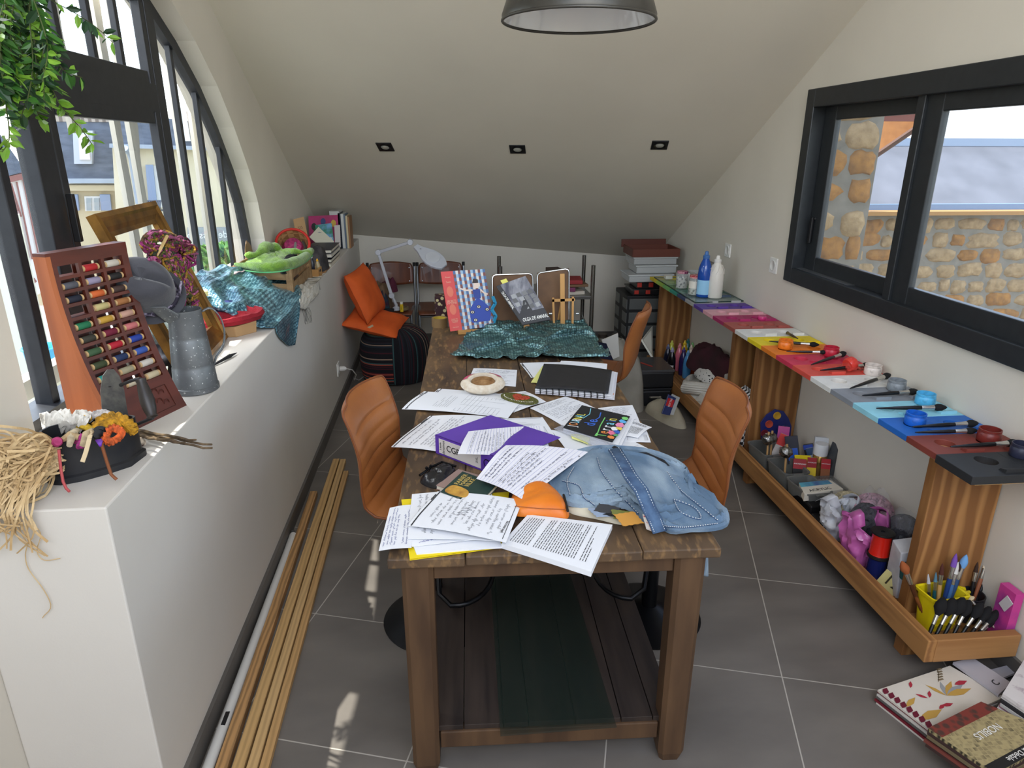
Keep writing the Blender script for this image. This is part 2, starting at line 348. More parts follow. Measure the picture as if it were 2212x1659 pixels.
# ------------------------------------------------------------- downlights, sockets, pendant
def onceil(x, y): return onp(x, y, PC, NC)
dl = thing('recessed_downlight', 'square black recessed spotlight in the sloped ceiling, nearest the left window', 'ceiling light', onceil(832, 317), (0, 0, 0), 'downlights in the sloped ceiling')
dl.rotation_euler = NC.to_track_quat('Z', 'Y').to_euler()
mb = MB(); mb.box((0, 0, .001), (.1, .1, .008)); mb.build('plate', BLACK, dl, local=True, bevel=.002)
MB().lathe([(.037, .004), (.037, .009), (.030, .009), (.026, .006)], 24, cap=False).build('trim_ring', flat((30, 30, 32), .3, .5), dl, local=True, smooth=True)
MB().lathe([(.026, .0052), (.02, .009), (.0, .011)], 20).build('bulb', mat('lamp_glass', (190, 190, 180), .15, .4), dl, local=True, smooth=True)
for p, l in (((1118, 322), 'square black recessed spotlight in the sloped ceiling, middle of the row of three'), ((1425, 313), 'square black recessed spotlight in the sloped ceiling, nearest the right wall')):
    dup(dl, onceil(*p), dl.rotation_euler, l)
LP = V((.372, 2.02, 1.975))
pl = thing('pendant_lamp', 'large pendant lamp with a dark bell shade and white enamel inside', 'pendant lamp', LP)
GUN = mat('gunmetal_enamel', (62, 60, 56), .35, .5, c2=(72, 70, 66), sc_=12)
pr = [(.205, 0), (.207, .012), (.19, .06), (.165, .11), (.125, .16), (.085, .2), (.06, .24), (.055, .3)]
lsh = MB().lathe(pr, 48, cap=False).build('lamp_shade', GUN, pl, local=True, smooth=True)
MB().lathe([(.2045, .0005), (.201, .012), (.185, .058), (.16, .106), (.12, .155), (.08, .195), (0, .21)], 48, cap=False).build('enamel_lining', flat((222, 224, 226), .12, coat=.5), lsh, local=True, smooth=True)['label'] = 'white glossy enamel inside of the shade'
MB().tube([V((.205 * math.cos(a), .205 * math.sin(a), 0)) for a in [k * math.pi / 24 for k in range(48)]], .004, 8, closed=True).build('rim', GUN, lsh, local=True, smooth=True)
MB().lathe([(.0, .1), (.022, .105), (.03, .13), (.024, .17), (.018, .21)], 20).build('bulb', flat((235, 232, 220), .2), pl, local=True, smooth=True)
MB().tube([(0, 0, .3), (0, 0, ceilz(LP.x, LP.y) - LP.z)], .006, 8).build('cord', BLACK, pl, local=True)
def socket(y, z, x, sx, label, cable=False):
    t = thing('wall_socket', label, 'socket', (x, y, z))
    MB().box((sx * .004, 0, 0), (.008, .085, .085)).build('cover_plate', flat((226, 224, 218), .4), t, local=True, bevel=.002)
    MB().lathe([(.031, 0), (.031, .011), (.026, .012), (.024, .010), (.0, .0095)], 28, M=Matrix.Rotation(R(90 * sx), 3, 'Y')).build('socket_ring', flat((214, 212, 206), .4), t, local=True, smooth=True)
    return t
socket(4.316, 1.03, XR, -1, 'white round wall socket right of the blue and white bottles')
socket(3.666, 1.036, XR, -1, 'white round wall socket just left of the black sliding window')
t = socket(4.42, .258, XLED, 1, 'white wall socket with a plugged-in cable low on the ledge wall')
pg = tag(MB().lathe([(.017, 0), (.017, .03), (.008, .045)], 16, M=Matrix.Rotation(R(90), 3, 'Y'), c=(XLED + .0125, 4.42, .258)).tube([(XLED + .055, 4.42, .258), (XLED + .09, 4.46, .235), (XLED + .10, 4.55, .17), (XLED + .07, 4.65, .10), (XLED + .06, 4.72, .09), (XLED + .075, 4.85, .03), (XLED + .09, 5.0, .008)], .0035, 6).build('power_cable', flat((220, 218, 212), .5), smooth=True), 'white plug and cable running from the ledge wall socket to the floor', 'cable')
# ------------------------------------------------------------- street seen through the arched window
d0 = ray(250, 330); d0 = V((d0.x, d0.y, 0)).normalized(); PF = CAM + d0 * 13; NF = -d0
NF = Matrix.Rotation(R(-8), 3, 'Z') @ NF
def fp(x, y, off=0): return onp(x, y, PF + NF * off, NF)
def slab(px, dep, name, m, parent, off=0):
    q = [fp(x, y, off) for x, y in px]
    return MB().hexa([p - NF * dep for p in q], q).build(name, m, parent)
FAC = mat('facade_render', (206, 192, 160), .9, c2=(194, 180, 148), sc_=.8); FAC2 = mat('facade_wing_render', (226, 214, 184), .9, c2=(216, 203, 170), sc_=1)  # the side wing has a paler cream render than the main wall
SLATE = mat('slate_roof', (78, 88, 104), .7, c2=(100, 110, 126), sc_=7, st=(1, 1, 3), bump=.2); ZINC = mat('zinc', (150, 162, 176), .5, .2, c2=(168, 178, 190), sc_=3)
RTILE = mat('clay_tile_roof', (176, 164, 150), .8, c2=(120, 108, 98), sc_=3.4, kind='stripe', st=(1, 1, 5), bump=.4)
SHUT = mat('grey_blue_shutter', (132, 148, 176), .6, c2=(108, 124, 156), sc_=10, kind='stripe', st=(0, 0, 1)); WOOD_W = flat((230, 228, 222), .6); PANE = flat((150, 160, 165), .15)
bd = thing('town_house', 'cream town house with a slate mansard roof across the street', 'house', fp(190, 620))
slab([(70, 400), (345, 392), (470, 386), (560, 660), (60, 660)], .8, 'wall', FAC, bd)
slab([(242, 312), (520, 318), (560, 660), (262, 660)], .5, 'side_wing', FAC2, bd, .5)
slab([(60, 262), (256, 262), (268, 388), (66, 388)], .4, 'mansard_roof', SLATE, bd, .1)
slab([(60, 226), (270, 242), (256, 264), (60, 262)], .4, 'ridge_tiles', RTILE, bd, .12)
slab([(252, 244), (420, 262), (440, 316), (244, 312)], .4, 'side_roof', SLATE, bd, .55)
slab([(60, 386), (272, 386), (272, 396), (60, 396)], .3, 'gutter', ZINC, bd, .25)
slab([(236, 310), (500, 318), (500, 326), (236, 319)], .3, 'gutter', ZINC, bd, .75)
slab([(70, 400), (268, 400), (268, 412), (70, 412)], .2, 'cornice', FAC, bd, .15)
dmr = slab([(157, 282), (200, 282), (198, 354), (160, 354)], .2, 'dormer', flat((190, 196, 204), .6), bd, .25)
slab([(169, 290), (189, 290), (195, 345), (172, 345)], .05, 'window_panel', flat((226, 214, 214), .6), dmr, .3)
for x in (145, 215): slab([(x, 420), (x + 22, 420), (x + 26, 455), (x + 4, 455)], .08, 'shutter', SHUT, bd, .12)
wn = slab([(182, 424), (216, 424), (218, 456), (184, 456)], .06, 'window_frame', WOOD_W, bd, .06)
for x in (186, 203): slab([(x, 428), (x + 11, 428), (x + 12, 455), (x + 1, 455)], .03, 'pane', PANE, wn, .09)
slab([(314, 356), (330, 356), (340, 450), (322, 452)], .08, 'shutter', SHUT, bd, .62); slab([(330, 358), (350, 358), (352, 448), (340, 450)], .05, 'window_frame', WOOD_W, bd, .55)
slab([(385, 232), (400, 232), (412, 305), (398, 305)], .05, 'window_frame', WOOD_W, bd, .62); slab([(402, 240), (420, 240), (430, 305), (414, 305)], .08, 'chimney_brick', flat((170, 140, 130), .8), bd, .6)
mb = MB(); mb.tube([fp(270, 320, .8), fp(280, 330, .7), fp(285, 345, .6), fp(300, 440, .6)], .05, 8); mb.build('downpipe', ZINC, bd, smooth=True)
mb = MB()
for k in range(9): mb.tube([fp(315 + 4 * k, 434, .8), fp(313 + 4 * k, 446, .95), fp(316 + 4 * k, 454, .8)], .012, 5)
mb.tube([fp(312, 434, .8), fp(350, 434, .8)], .015, 5); mb.tube([fp(314, 455, .8), fp(352, 454, .8)], .015, 5); mb.build('balcony_railing', flat((90, 95, 105), .5), bd)
slab([(405, 492), (520, 492), (530, 540), (405, 540)], .1, 'shop_front', flat((160, 165, 168), .7), bd, .6)
text('de passion', .16, flat((240, 240, 238), .6), bd, fp(448, 508, .66), -NF.cross(V((0, 0, 1))) * -1, (0, 0, 1), font_sx=.9)
th = thing('timbered_house', 'white house with red-brown timber lines and pink shutters at the far left', 'house', onx(30, 650, -6))
TI = flat((150, 98, 90), .7); NT = V((.9, -.43, 0)).normalized(); PT = onx(30, 500, -6)
def tp(x, y, off=0): return onp(x, y, PT + NT * off, NT)
def tslab(px, dep, name, m, off=0): q = [tp(x, y, off) for x, y in px]; return MB().hexa([p - NT * dep for p in q], q).build(name, m, th)
tslab([(-60, 405), (62, 380), (92, 560), (110, 620), (-60, 720)], .3, 'wall', flat((236, 234, 230), .8))
tslab([(-60, 398), (60, 372), (64, 384), (-60, 414)], .2, 'eave_beam', TI, .08)
tslab([(-60, 300), (0, 290), (56, 370), (-60, 400)], .2, 'roof', SLATE, .1)
for a, c in (((20, 398), (42, 470)), ((24, 396), (46, 468)), ((36, 393), (70, 560)), ((50, 388), (84, 555)), ((-4, 440), (16, 470)), ((-2, 520), (28, 630))):
    MB().tube([tp(*a, .02), tp(*c, .02)], .012, 4).build('timber_line', TI, th)
for px in ([(5, 470), (16, 468), (44, 592), (36, 596)], [(33, 458), (41, 456), (64, 556), (58, 562)]): tslab(px, .05, 'shutter', mat('pink_shutter', (172, 140, 136), .7, c2=(120, 92, 90), sc_=14, kind='stripe', st=(0, 0, 1)), .05)
tslab([(-10, 660), (74, 600), (80, 608), (-10, 674)], .06, 'string_course', TI, .03)
GR = flat((196, 200, 186), .8)
kb = tag(MB().prism([(onx(45, 660, -2.9).y, .1), (onx(85, 660, -2.9).y, .1), (onx(85, 650, -2.9).y, 1.22), (onx(45, 660, -2.9).y, 1.16)], 'x', -3.2, -2.9).build('street_kiosk', GR), 'pale grey street cabinet outside the window, behind the spool rack', 'cabinet')
struct(MB().box((-22, 12, -2.6), (42, 60, .1)).build('street', mat('pavement', (150, 147, 140), .9, c2=(134, 131, 126), sc_=1), local=True))
GRS = mat('hedge_leaves', (96, 150, 60), .8, c2=(150, 190, 110), sc_=9, bump=.6)
mb = MB(); random.seed(3)
for k in range(260):
    c = fp(425 + random.random() * 75, 535 + random.random() * 40, 1.2 + random.random() * .8); r_ = .12 + random.random() * .1
    a = V((random.random() - .5, random.random() - .5, random.random() - .5)).normalized() * r_; e = a.cross(V((.3, .5, .8))).normalized() * r_ * .6
    mb.add([c + a, c + e, c - a, c - e], [(0, 1, 2, 3)])
tag(mb.build('hedge', GRS), 'sunlit green hedge outside the foot of the arched window', 'hedge', kind='stuff')
# weathered balcony boards just outside the glass, each its own board with cut-out bumps
OLDW = wood('weathered_board', (176, 172, 160), (142, 140, 132), 'z', .85)
bl = None
for i, (yy, z0, z1, wv) in enumerate(((2.30, 1.7, 2.5, 0), (2.50, 1.7, 2.5, 0), (2.82, 1.7, 2.42, 0), (3.16, 1.0, 2.45, 0), (3.30, .95, 2.4, 1), (3.62, .95, 2.3, 0), (3.86, .95, 2.1, 1), (4.1, .95, 1.9, 0))):
    m = MB(); x0 = -1.34; ww = .06 if not wv else .05
    pts = [(yy - ww / 2, z0)]; N_ = 26
    pts += [(yy + ww / 2 + (.035 * max(0, math.sin((k / N_) * 14)) if wv else .004 * math.sin(k * .9)), z0 + (z1 - z0) * k / N_) for k in range(N_ + 1)]
    pts += [(yy - ww / 2, z1)]
    m.prism(pts, 'x', x0 - .02, x0); o = m.build('balcony_board', OLDW)
    tag(o, ['grey weathered board behind the upper pane, first from the hanging plant', 'grey weathered board behind the upper pane, second from the hanging plant', 'grey weathered board behind the upper pane, nearest the right mullion', 'plain weathered board outside, just right of the thick right mullion', 'wavy fretwork board outside the right bay, the taller one', 'plain weathered board outside the middle of the right bay', 'wavy fretwork board outside the right bay, the shorter one', 'short plain weathered board outside the narrow end of the arch'][i], 'balcony board', 'weathered boards outside the arched window')
struct(MB().box((-1.34, 3.3, 2.84), (.05, 2.4, .08)).build('balcony_beam', OLDW)); struct(MB().box((-1.34, 3.3, .93), (.05, 2.4, .06)).build('balcony_rail', OLDW))
BLUE = flat((30, 70, 190), .3); LBL = flat((60, 170, 225), .35)
for (px, py), c, l in (((95, 780), LBL, 'light blue tub outside the left pane, beside the spool rack'), ((118, 850), BLUE, 'dark blue barrel outside the left pane, below the light blue tub')):
    p = onx(px, py, -1.55); tb = thing('plastic_tub', l, 'tub', p - V((0, 0, .06)), group='blue tubs outside the window')
    MB().lathe([(.05, 0), (.06, .11), (.064, .115), (.06, .118), (.055, .11), (.05, .02)], 24).build('tub_body', c, tb, local=True, smooth=True); MB().tube([(.064 * math.cos(a * .3), .064 * math.sin(a * .3), .115) for a in range(21)], .004, 6, closed=True).build('rim', LBL, tb, local=True)
    struct(MB().box((p.x, p.y, (p.z - .06 + .3) / 2), (.16, .2, p.z - .06 - .3)).build('outer_sill', GR))
# ------------------------------------------------------------- courtyard seen through the sliding window
STONE = mat('ochre_stone', (168, 118, 56), .9, c2=(112, 78, 42), sc_=22, bump=.9, lo=.25, hi=.8); STONE2 = mat('pale_stone', (172, 146, 108), .9, c2=(124, 100, 68), sc_=24, bump=.9, lo=.25, hi=.8)
MORT = mat('lime_mortar', (132, 125, 113), .95, c2=(116, 110, 99), sc_=14, bump=.5)
random.seed(11)
def stones(x0, x1, z0, z1, o, ux, nrm, rows, name_parent, wmin, wmax):
    z = z0
    for r_ in range(rows):
        h = (z1 - z0) / rows; x = x0
        while x < x1 - .02:
            ww = min(wmin + random.random() * (wmax - wmin), x1 - x); hh = h * (.74 + .34 * random.random())
            c = o + ux * (x + ww / 2) + V((0, 0, z + h / 2 + (random.random() - .5) * h * .2)); pts = []
            N_ = 14
            for k in range(N_):
                a = 2 * math.pi * k / N_; ca, sa = math.cos(a), math.sin(a); sq = (abs(ca) ** 4.5 + abs(sa) ** 4.5) ** (-1 / 4.5); jr = .80 + .26 * random.random()
                pts.append((ca * sq * ww * .47 * jr, sa * sq * hh * .5 * jr))
            m = MB(); vs = [c + ux * a + V((0, 0, b)) for a, b in pts]; v2 = [c + ux * a * .86 + V((0, 0, b * .86)) + nrm * .014 for a, b in pts]; v3 = [c + ux * a * .45 + V((0, 0, b * .45)) + nrm * (.018 + .008 * random.random()) for a, b in pts]
            m.add(vs + v2 + v3, [(i, (i + 1) % N_, N_ + (i + 1) % N_, N_ + i) for i in range(N_)] + [(N_ + i, N_ + (i + 1) % N_, 2 * N_ + (i + 1) % N_, 2 * N_ + i) for i in range(N_)] + [list(range(2 * N_, 3 * N_))])
            mbs.append(m) ; x += ww
        z += h
def merge(ms, name, mats, parent):
    M_ = MB()
    for m in ms: M_.add(m.v, m.f, random.randrange(len(mats)))
    return M_.build(name, mats, parent, smooth=True)
YW = 5.3
sw = thing('stone_wall', 'low ochre rubble stone wall in the courtyard behind the sliding window', 'wall', (4, YW, -.5))
zt = ony(1960, 462, YW).z
MB().box((4.6, YW + .2, (zt - 1) / 2), (4.4, .4, zt + 1)).build('mortar', MORT, sw)
mbs = []; stones(0, 3.9, .25, zt - .02, V((2.45, YW, 0)), V((1, 0, 0)), V((0, -1, 0)), 7, sw, .10, .34); merge(mbs, 'stones', [STONE, STONE2, STONE2], sw)
MB().box((4.6, YW + .1, zt + .015), (4.4, .5, .03)).build('coping', flat((160, 118, 66), .8), sw)
zr = thing('zinc_roof', 'grey-blue weathered zinc roof sloping behind the courtyard stone wall', 'roof', (4, YW + .1, zt + .03))
z2 = ony(1960, 322, YW + .9).z
MB().hexa([V((2.6, YW + .05, zt + .03)), V((7, YW + .05, zt + .03)), V((7, YW + .9, z2)), V((2.6, YW + .9, z2))], [V((2.6, YW + .05, zt + .06)), V((7, YW + .05, zt + .06)), V((7, YW + .9, z2 + .03)), V((2.6, YW + .9, z2 + .03))]).build('roof_sheet', mat('weathered_zinc', (86, 88, 95), .55, .1, c2=(108, 110, 118), sc_=3, st=(1, 1, .3), lo=.3, hi=.7, bump=.05), zr)
MB().box((4.8, YW + .03, zt + .05), (4.4, .06, .05)).build('gutter', flat((104, 130, 165), .4), zr)
MB().box((4.8, YW + .92, z2 + .05), (4.4, .05, .09)).build('ridge_flashing', flat((140, 155, 176), .4), zr)
z3 = ony(1960, 215, 9).z
tag(MB().hexa([V((2.5, YW + 1.2, z2 + .02)), V((9, YW + 1.2, z2 + .02)), V((9, 9, z3)), V((2.5, 9, z3))], [V((2.5, YW + 1.2, z2 + .1)), V((9, YW + 1.2, z2 + .1)), V((9, 9, z3 + .1)), V((2.5, 9, z3 + .1))]).build('tarpaulin_roof', mat('bright_tarpaulin', (186, 184, 178), .5, c2=(140, 152, 166), sc_=1.2, bump=.2)), 'bright white roof sheeting above the zinc roof', 'roof')
pr_ = thing('stone_pier', 'rough ochre stone pier at the left edge of the sliding window', 'pier', (2.45, 4.2, -.5))
MB().hexa([V((2.07, 4.18, -.5)), V((2.56, 4.02, -.5)), V((2.7, 4.5, -.5)), V((2.07, 4.5, -.5))], [V((2.07, 4.18, 2.6)), V((2.56, 4.02, 2.6)), V((2.7, 4.5, 2.6)), V((2.07, 4.5, 2.6))]).build('mortar', MORT, pr_)
mbs = []; u_ = V((.34, -.11, 0)).normalized(); stones(0, .51, .5, 2.3, V((2.07, 4.18, 0)), u_, V((u_.y, -u_.x, 0)), 11, pr_, .16, .40); merge(mbs, 'stones', [STONE, STONE, STONE2], pr_)
ev = thing('wooden_eave', 'orange boarded eave above the zinc roof, seen in the left sash', 'eave', ony(1880, 340, 4.9))
q = [ony(1874, 345, 5.0), ony(1990, 268, 4.7), ony(1992, 200, 4.7), ony(1880, 200, 5.0)]
MB().hexa(q, [p + V((-.05, .35, .25)) for p in q]).build('boarding', wood('eave_boards', (190, 128, 66), (166, 106, 52), 'x', .6), ev)
MB().tube([ony(1874, 348, 4.98), ony(1992, 268, 4.68)], .02, 6).build('fascia', flat((96, 66, 52), .6), ev)
MB().box(tuple(ony(1935, 250, 4.68)), (.5, .05, .07)).build('beam', flat((120, 62, 50), .7), ev)
struct(MB().box((6, 4, -.6), (8, 12, .2)).build('courtyard_ground', MORT, local=True))
# ------------------------------------------------------------- long work table
TC = V((.290, 2.563, 0)); TA = R(-2.0); TZ = .71
TT = mat('worn_table_top', (62, 49, 39), .55, c2=(112, 87, 60), sc_=3.6, st=(2.2, .8, 1), bump=.12, lo=.34, hi=.72)
TL = mat('brown_painted_wood', (92, 68, 46), .55, c2=(70, 50, 34), sc_=3, st=(6, 6, 1), bump=.06); TS = mat('dark_shelf_plank', (58, 48, 42), .55, c2=(38, 31, 28), sc_=3, st=(8, .8, 1), bump=.08)
# light scuffs and stains on the top
n = TT.node_tree.nodes; L = TT.node_tree.links; b = n['Principled BSDF']; src = b.inputs['Base Color'].links[0].from_socket
t2 = n.new('ShaderNodeTexNoise'); t2.inputs['Scale'].default_value = 28; t2.inputs['Detail'].default_value = 8; tc = n.new('ShaderNodeTexCoord'); mp = n.new('ShaderNodeMapping'); mp.inputs['Scale'].default_value = (2, .5, 1)
L.new(tc.outputs['Object'], mp.inputs[0]); L.new(mp.outputs[0], t2.inputs['Vector']); rr = n.new('ShaderNodeValToRGB'); rr.color_ramp.elements[0].position = .52; rr.color_ramp.elements[1].position = .72; rr.color_ramp.elements[1].color = (.7, .7, .7, 1)
L.new(t2.outputs[0], rr.inputs[0]); mx = n.new('ShaderNodeMix'); mx.data_type = 'RGBA'; L.new(rr.outputs[0], mx.inputs[0]); L.new(src, mx.inputs[6]); mx.inputs[7].default_value = lin((150, 116, 74)); L.new(mx.outputs[2], b.inputs['Base Color'])
tb = thing('work_table', 'long worn dark wooden work table with a planked lower shelf', 'table', TC, (0, 0, TA))
mb = MB(); ws = [.19, .24, .20, .20]; x = -.415
for i, ww in enumerate(ws):
    mb.hexa([V((x + .001, -1.14 + .004 * (i % 2), TZ - .028)), V((x + ww - .001, -1.14 + .004 * (i % 2), TZ - .028)), V((x + ww - .001, 1.14, TZ - .028)), V((x + .001, 1.14, TZ - .028))], [V((x + .001, -1.14 + .004 * (i % 2), TZ)), V((x + ww - .001, -1.14 + .004 * (i % 2), TZ)), V((x + ww - .001, 1.14, TZ)), V((x + .001, 1.14, TZ))]); x += ww
mb.build('tabletop', TT, tb, local=True, bevel=.004)
for sx in (-1, 1):
    for sy in (-1, 1):
        m = MB(); cx, cy = sx * .345, sy * 1.085; a = .04
        def oct_(k, z): return [V((cx + k * px_, cy + k * py_, z)) for px_, py_ in ((-a, -a + .012), (-a + .012, -a), (a - .012, -a), (a, -a + .012), (a, a - .012), (a - .012, a), (-a + .012, a), (-a, a - .012))]
        m.hexa(oct_(.72, 0), oct_(.92, .03)); m.hexa(oct_(.92, .03), oct_(1, TZ - .028)); m.build('leg', TL, tb, local=True)
for y, l in ((-1.115, 'apron'), (1.115, 'apron')): MB().box((0, y + (.02 if y < 0 else -.02), .66), (.61, .022, .064)).build(l, TL, tb, local=True, bevel=.002)
for x in (-.36, .36): MB().box((x, 0, .66), (.022, 2.1, .064)).build('apron', TL, tb, local=True, bevel=.002)
for y in (-1.085, 1.085): MB().box((0, y, .1), (.61, .035, .055)).build('rail', TL, tb, local=True, bevel=.003)
x = -.36
for i, ww in enumerate((.12, .11, .07, .13, .13, .09, .07)):
    MB().box((x + ww / 2, 0, .134), (ww - .003, 2.19, .018)).build('shelf_plank', TS, tb, local=True, bevel=.001); x += ww
sg = [onz(1081, 1587, .151), onz(1332, 1568, .151), onz(1232, 1240, .151), onz(1080, 1245, .151)]
sg[3] = V((sg[0].x + .02, sg[3].y, .151))
tag(MB().hexa([p - V((0, 0, .006)) for p in sg], sg).build('glass_sheet', mat('shelf_glass', (40, 52, 46), .05, alpha=.35, spec=.7)), 'loose sheet of greenish glass lying on the lower shelf of the table', 'glass sheet')
# ------------------------------------------------------------- bar stools
LEA = mat('cognac_leather', (168, 104, 54), .4, c2=(144, 84, 42), sc_=5, bump=.05, bs=90, lo=.3, hi=.75); SEAM = flat((120, 66, 30), .5)
def stool():
    t = thing('bar_stool', '', 'bar stool')
    MB().lathe([(.19, 0), (.192, .006), (.17, .014), (.07, .03), (.035, .05)], 48).build('base', mat('black_metal', (24, 25, 28), .3, .6), t, local=True, smooth=True)
    MB().lathe([(.028, .04), (.028, .30), (.034, .31), (.034, .34), (.02, .345), (.02, .46)], 20).build('gas_lift', MATS['black_metal'], t, local=True, smooth=True)
    pts = [(.03, .0, .30)] + [(.10 + .11 * math.sin(a), .16 * math.cos(a) * -1, .19 + .0 * a) for a in [k * math.pi / 12 for k in range(13)]] + [(.03, 0, .30)]
    MB().tube([(0.02, -.02, .26), (.05, -.12, .20)] + pts[1:-1] + [(.05, .12, .20), (0.02, .02, .26)], .009, 8).build('footrest', MATS['black_metal'], t, local=True, smooth=True)
    MB().box((0, 0, .468), (.2, .2, .02)).build('seat_plate', MATS['black_metal'], t, local=True)
    # one continuous padded shell: seat curving up into the back, channelled across. profile in x-z, +x = front
    prof = [(.20, .505), (.17, .517), (.10, .519), (.02, .517), (-.07, .519), (-.13, .530), (-.168, .562), (-.186, .617), (-.198, .687), (-.212, .757), (-.232, .827), (-.25, .872), (-.256, .890)]
    # resample
    sg_ = [0]
    for a, c in zip(prof, prof[1:]): sg_.append(sg_[-1] + math.hypot(c[0] - a[0], c[1] - a[1]))
    T_ = sg_[-1]
    def pt(s):
        s *= T_
        for i in range(len(prof) - 1):
            if s <= sg_[i + 1] + 1e-9:
                k = (s - sg_[i]) / (sg_[i + 1] - sg_[i]); return V((prof[i][0] + (prof[i + 1][0] - prof[i][0]) * k, 0, prof[i][1] + (prof[i + 1][1] - prof[i][1]) * k))
        return V((prof[-1][0], 0, prof[-1][1]))
    NS, NW = 78, 14; ch = [.13, .27, .40, .52, .605, .69, .775, .86]
    def half(s):
        wd = .20 if s < .45 else .20 - .012 * (s - .45)
        e = min(s, 1 - s); k = .045
        if e < k: wd -= .05 * (1 - math.sqrt(max(0, 1 - (1 - e / k) ** 2)))
        return wd
    m = MB(); vs = []
    for side in (1, -1):
        for i in range(NS + 1):
            s = i / NS; p = pt(s); q = (pt(min(1, s + .01)) - pt(max(0, s - .01))).normalized(); nn = V((q.z, 0, -q.x)) * -1
            if nn.z < 0 and s < .4: nn = -nn
            if s >= .4 and nn.x < 0: nn = -nn
            gr = sum(math.exp(-((s - c) / .0075) ** 2) for c in ch) * .007
            for j in range(NW + 1):
                v = -1 + 2 * j / NW; ed = (1 - abs(v) ** 6) * (1 - abs(2 * s - 1) ** 24)
                dsh = V((.035 * v * v, 0, 0)) if s > .5 else V((0, 0, .012 * v * v))
                th_ = (.019 * ed - gr * ed) if side == 1 else -.019 * ed
                vs.append(p + V((0, half(s) * v, 0)) + dsh * min(1, abs(s - .5) * 4) + nn * th_)
    W_ = NW + 1; off = (NS + 1) * W_; fs = []
    for i in range(NS):
        for j in range(NW):
            a = i * W_ + j; fs += [(a, a + 1, a + W_ + 1, a + W_), (off + a, off + a + W_, off + a + W_ + 1, off + a + 1)]
    for i in range(NS): fs += [(i * W_, (i + 1) * W_, off + (i + 1) * W_, off + i * W_), (i * W_ + NW, off + i * W_ + NW, off + (i + 1) * W_ + NW, (i + 1) * W_ + NW)]
    for j in range(NW): fs += [(j, off + j, off + j + 1, j + 1), (NS * W_ + j, NS * W_ + j + 1, off + NS * W_ + j + 1, off + NS * W_ + j)]
    m.add(vs, fs); psh = m.build('padded_shell', LEA, t, local=True, smooth=True)
    # piping round the outline
    out = []
    for i in range(NS + 1): out.append(vs[i * W_] )
    out += [vs[NS * W_ + j] for j in range(NW + 1)] + [vs[i * W_ + NW] for i in range(NS, -1, -1)] + [vs[j] for j in range(NW, 0, -1)]
    MB().tube(out, .004, 6, closed=True).build('piping', SEAM, psh, local=True, smooth=True)
    return t
s1 = stool(); s1.location = (-.075, 2.12, 0); s1.rotation_euler = (0, 0, R(-14)); s1['group'] = 'cognac leather bar stools round the table'
s1['label'] = 'cognac leather bar stool on the left side of the table'
dup(s1, (.715, 2.07, 0), (0, 0, R(180 - 6)), 'cognac leather bar stool at the right of the table, nearer the camera')
dup(s1, (.79, 3.42, 0), (0, 0, R(180 - 24)), 'cognac leather bar stool at the right of the table, farther from the camera')
# ------------------------------------------------------------- paint bench along the right wall
PINE = mat('pine_grain', (172, 124, 74), .55, c2=(132, 88, 48), sc_=2.4, st=(2.4, 2.4, .42), kind='wave', bump=.03, lo=.0, hi=.6)
PINEX = mat('pine_rail', (170, 122, 72), .55, c2=(138, 94, 54), sc_=5, st=(2.4, .3, 2.4), kind='wave', bump=.03, lo=.1, hi=.95)
BX0, BX1, BT, BB = 1.50, 1.825, .757, .10
bench = thing('paint_bench', 'long low pine bench with a top of coloured boards along the right wall', 'bench', (1.66, 3.2, 0))
for y in (1.87, 3.20, 3.50, 4.86):
    MB().box(((1.575 + BX1) / 2, y + .02, (BT - .022 + .03) / 2), (BX1 - 1.575, .04, BT - .022 - .03)).build('upright', PINE, bench, bevel=.002)
MB().box((1.515, 3.25, .125), (.032, 3.2, .085)).build('front_rail', PINEX, bench, bevel=.003)
MB().box((1.675, 1.665, .125), (.29, .032, .085)).build('end_rail', wood('pine_end', (178, 132, 82), (146, 100, 58), 'x', .55), bench, bevel=.003)
MB().box((1.67, 3.25, .09), (.28, 3.17, .018)).build('base_board', PINEX, bench)
for y in (1.80, 3.08, 3.6, 4.75): MB().box((1.56, y, .045), (.07, .045, .09)).build('foot', PINE, bench, bevel=.002)
MB().box((1.66, 3.26, BT - .024), (.30, 3.25, .006)).build('underboard', flat((196, 158, 108), .6), bench)
PANELS = [('black', (38, 39, 41)), ('brick red', (126, 58, 48)), ('blue', (32, 100, 184)), ('light blue', (148, 210, 226)), ('grey', (136, 140, 146)), ('white', (222, 220, 214)), ('coral red', (214, 80, 66)), ('crimson', (200, 50, 78)), ('orange', (228, 124, 32)), ('yellow', (226, 200, 30)), ('white', (224, 222, 216)), ('terracotta', (166, 84, 74)), ('magenta', (168, 44, 96)), ('pale pink', (222, 164, 170)), ('purple', (92, 62, 150)), ('pale grey', (170, 170, 168)), ('navy', (60, 74, 110)), ('teal', (56, 150, 130)), ('green', (124, 186, 104)), ('lime', (170, 200, 80)), ('yellow', (226, 196, 50))]
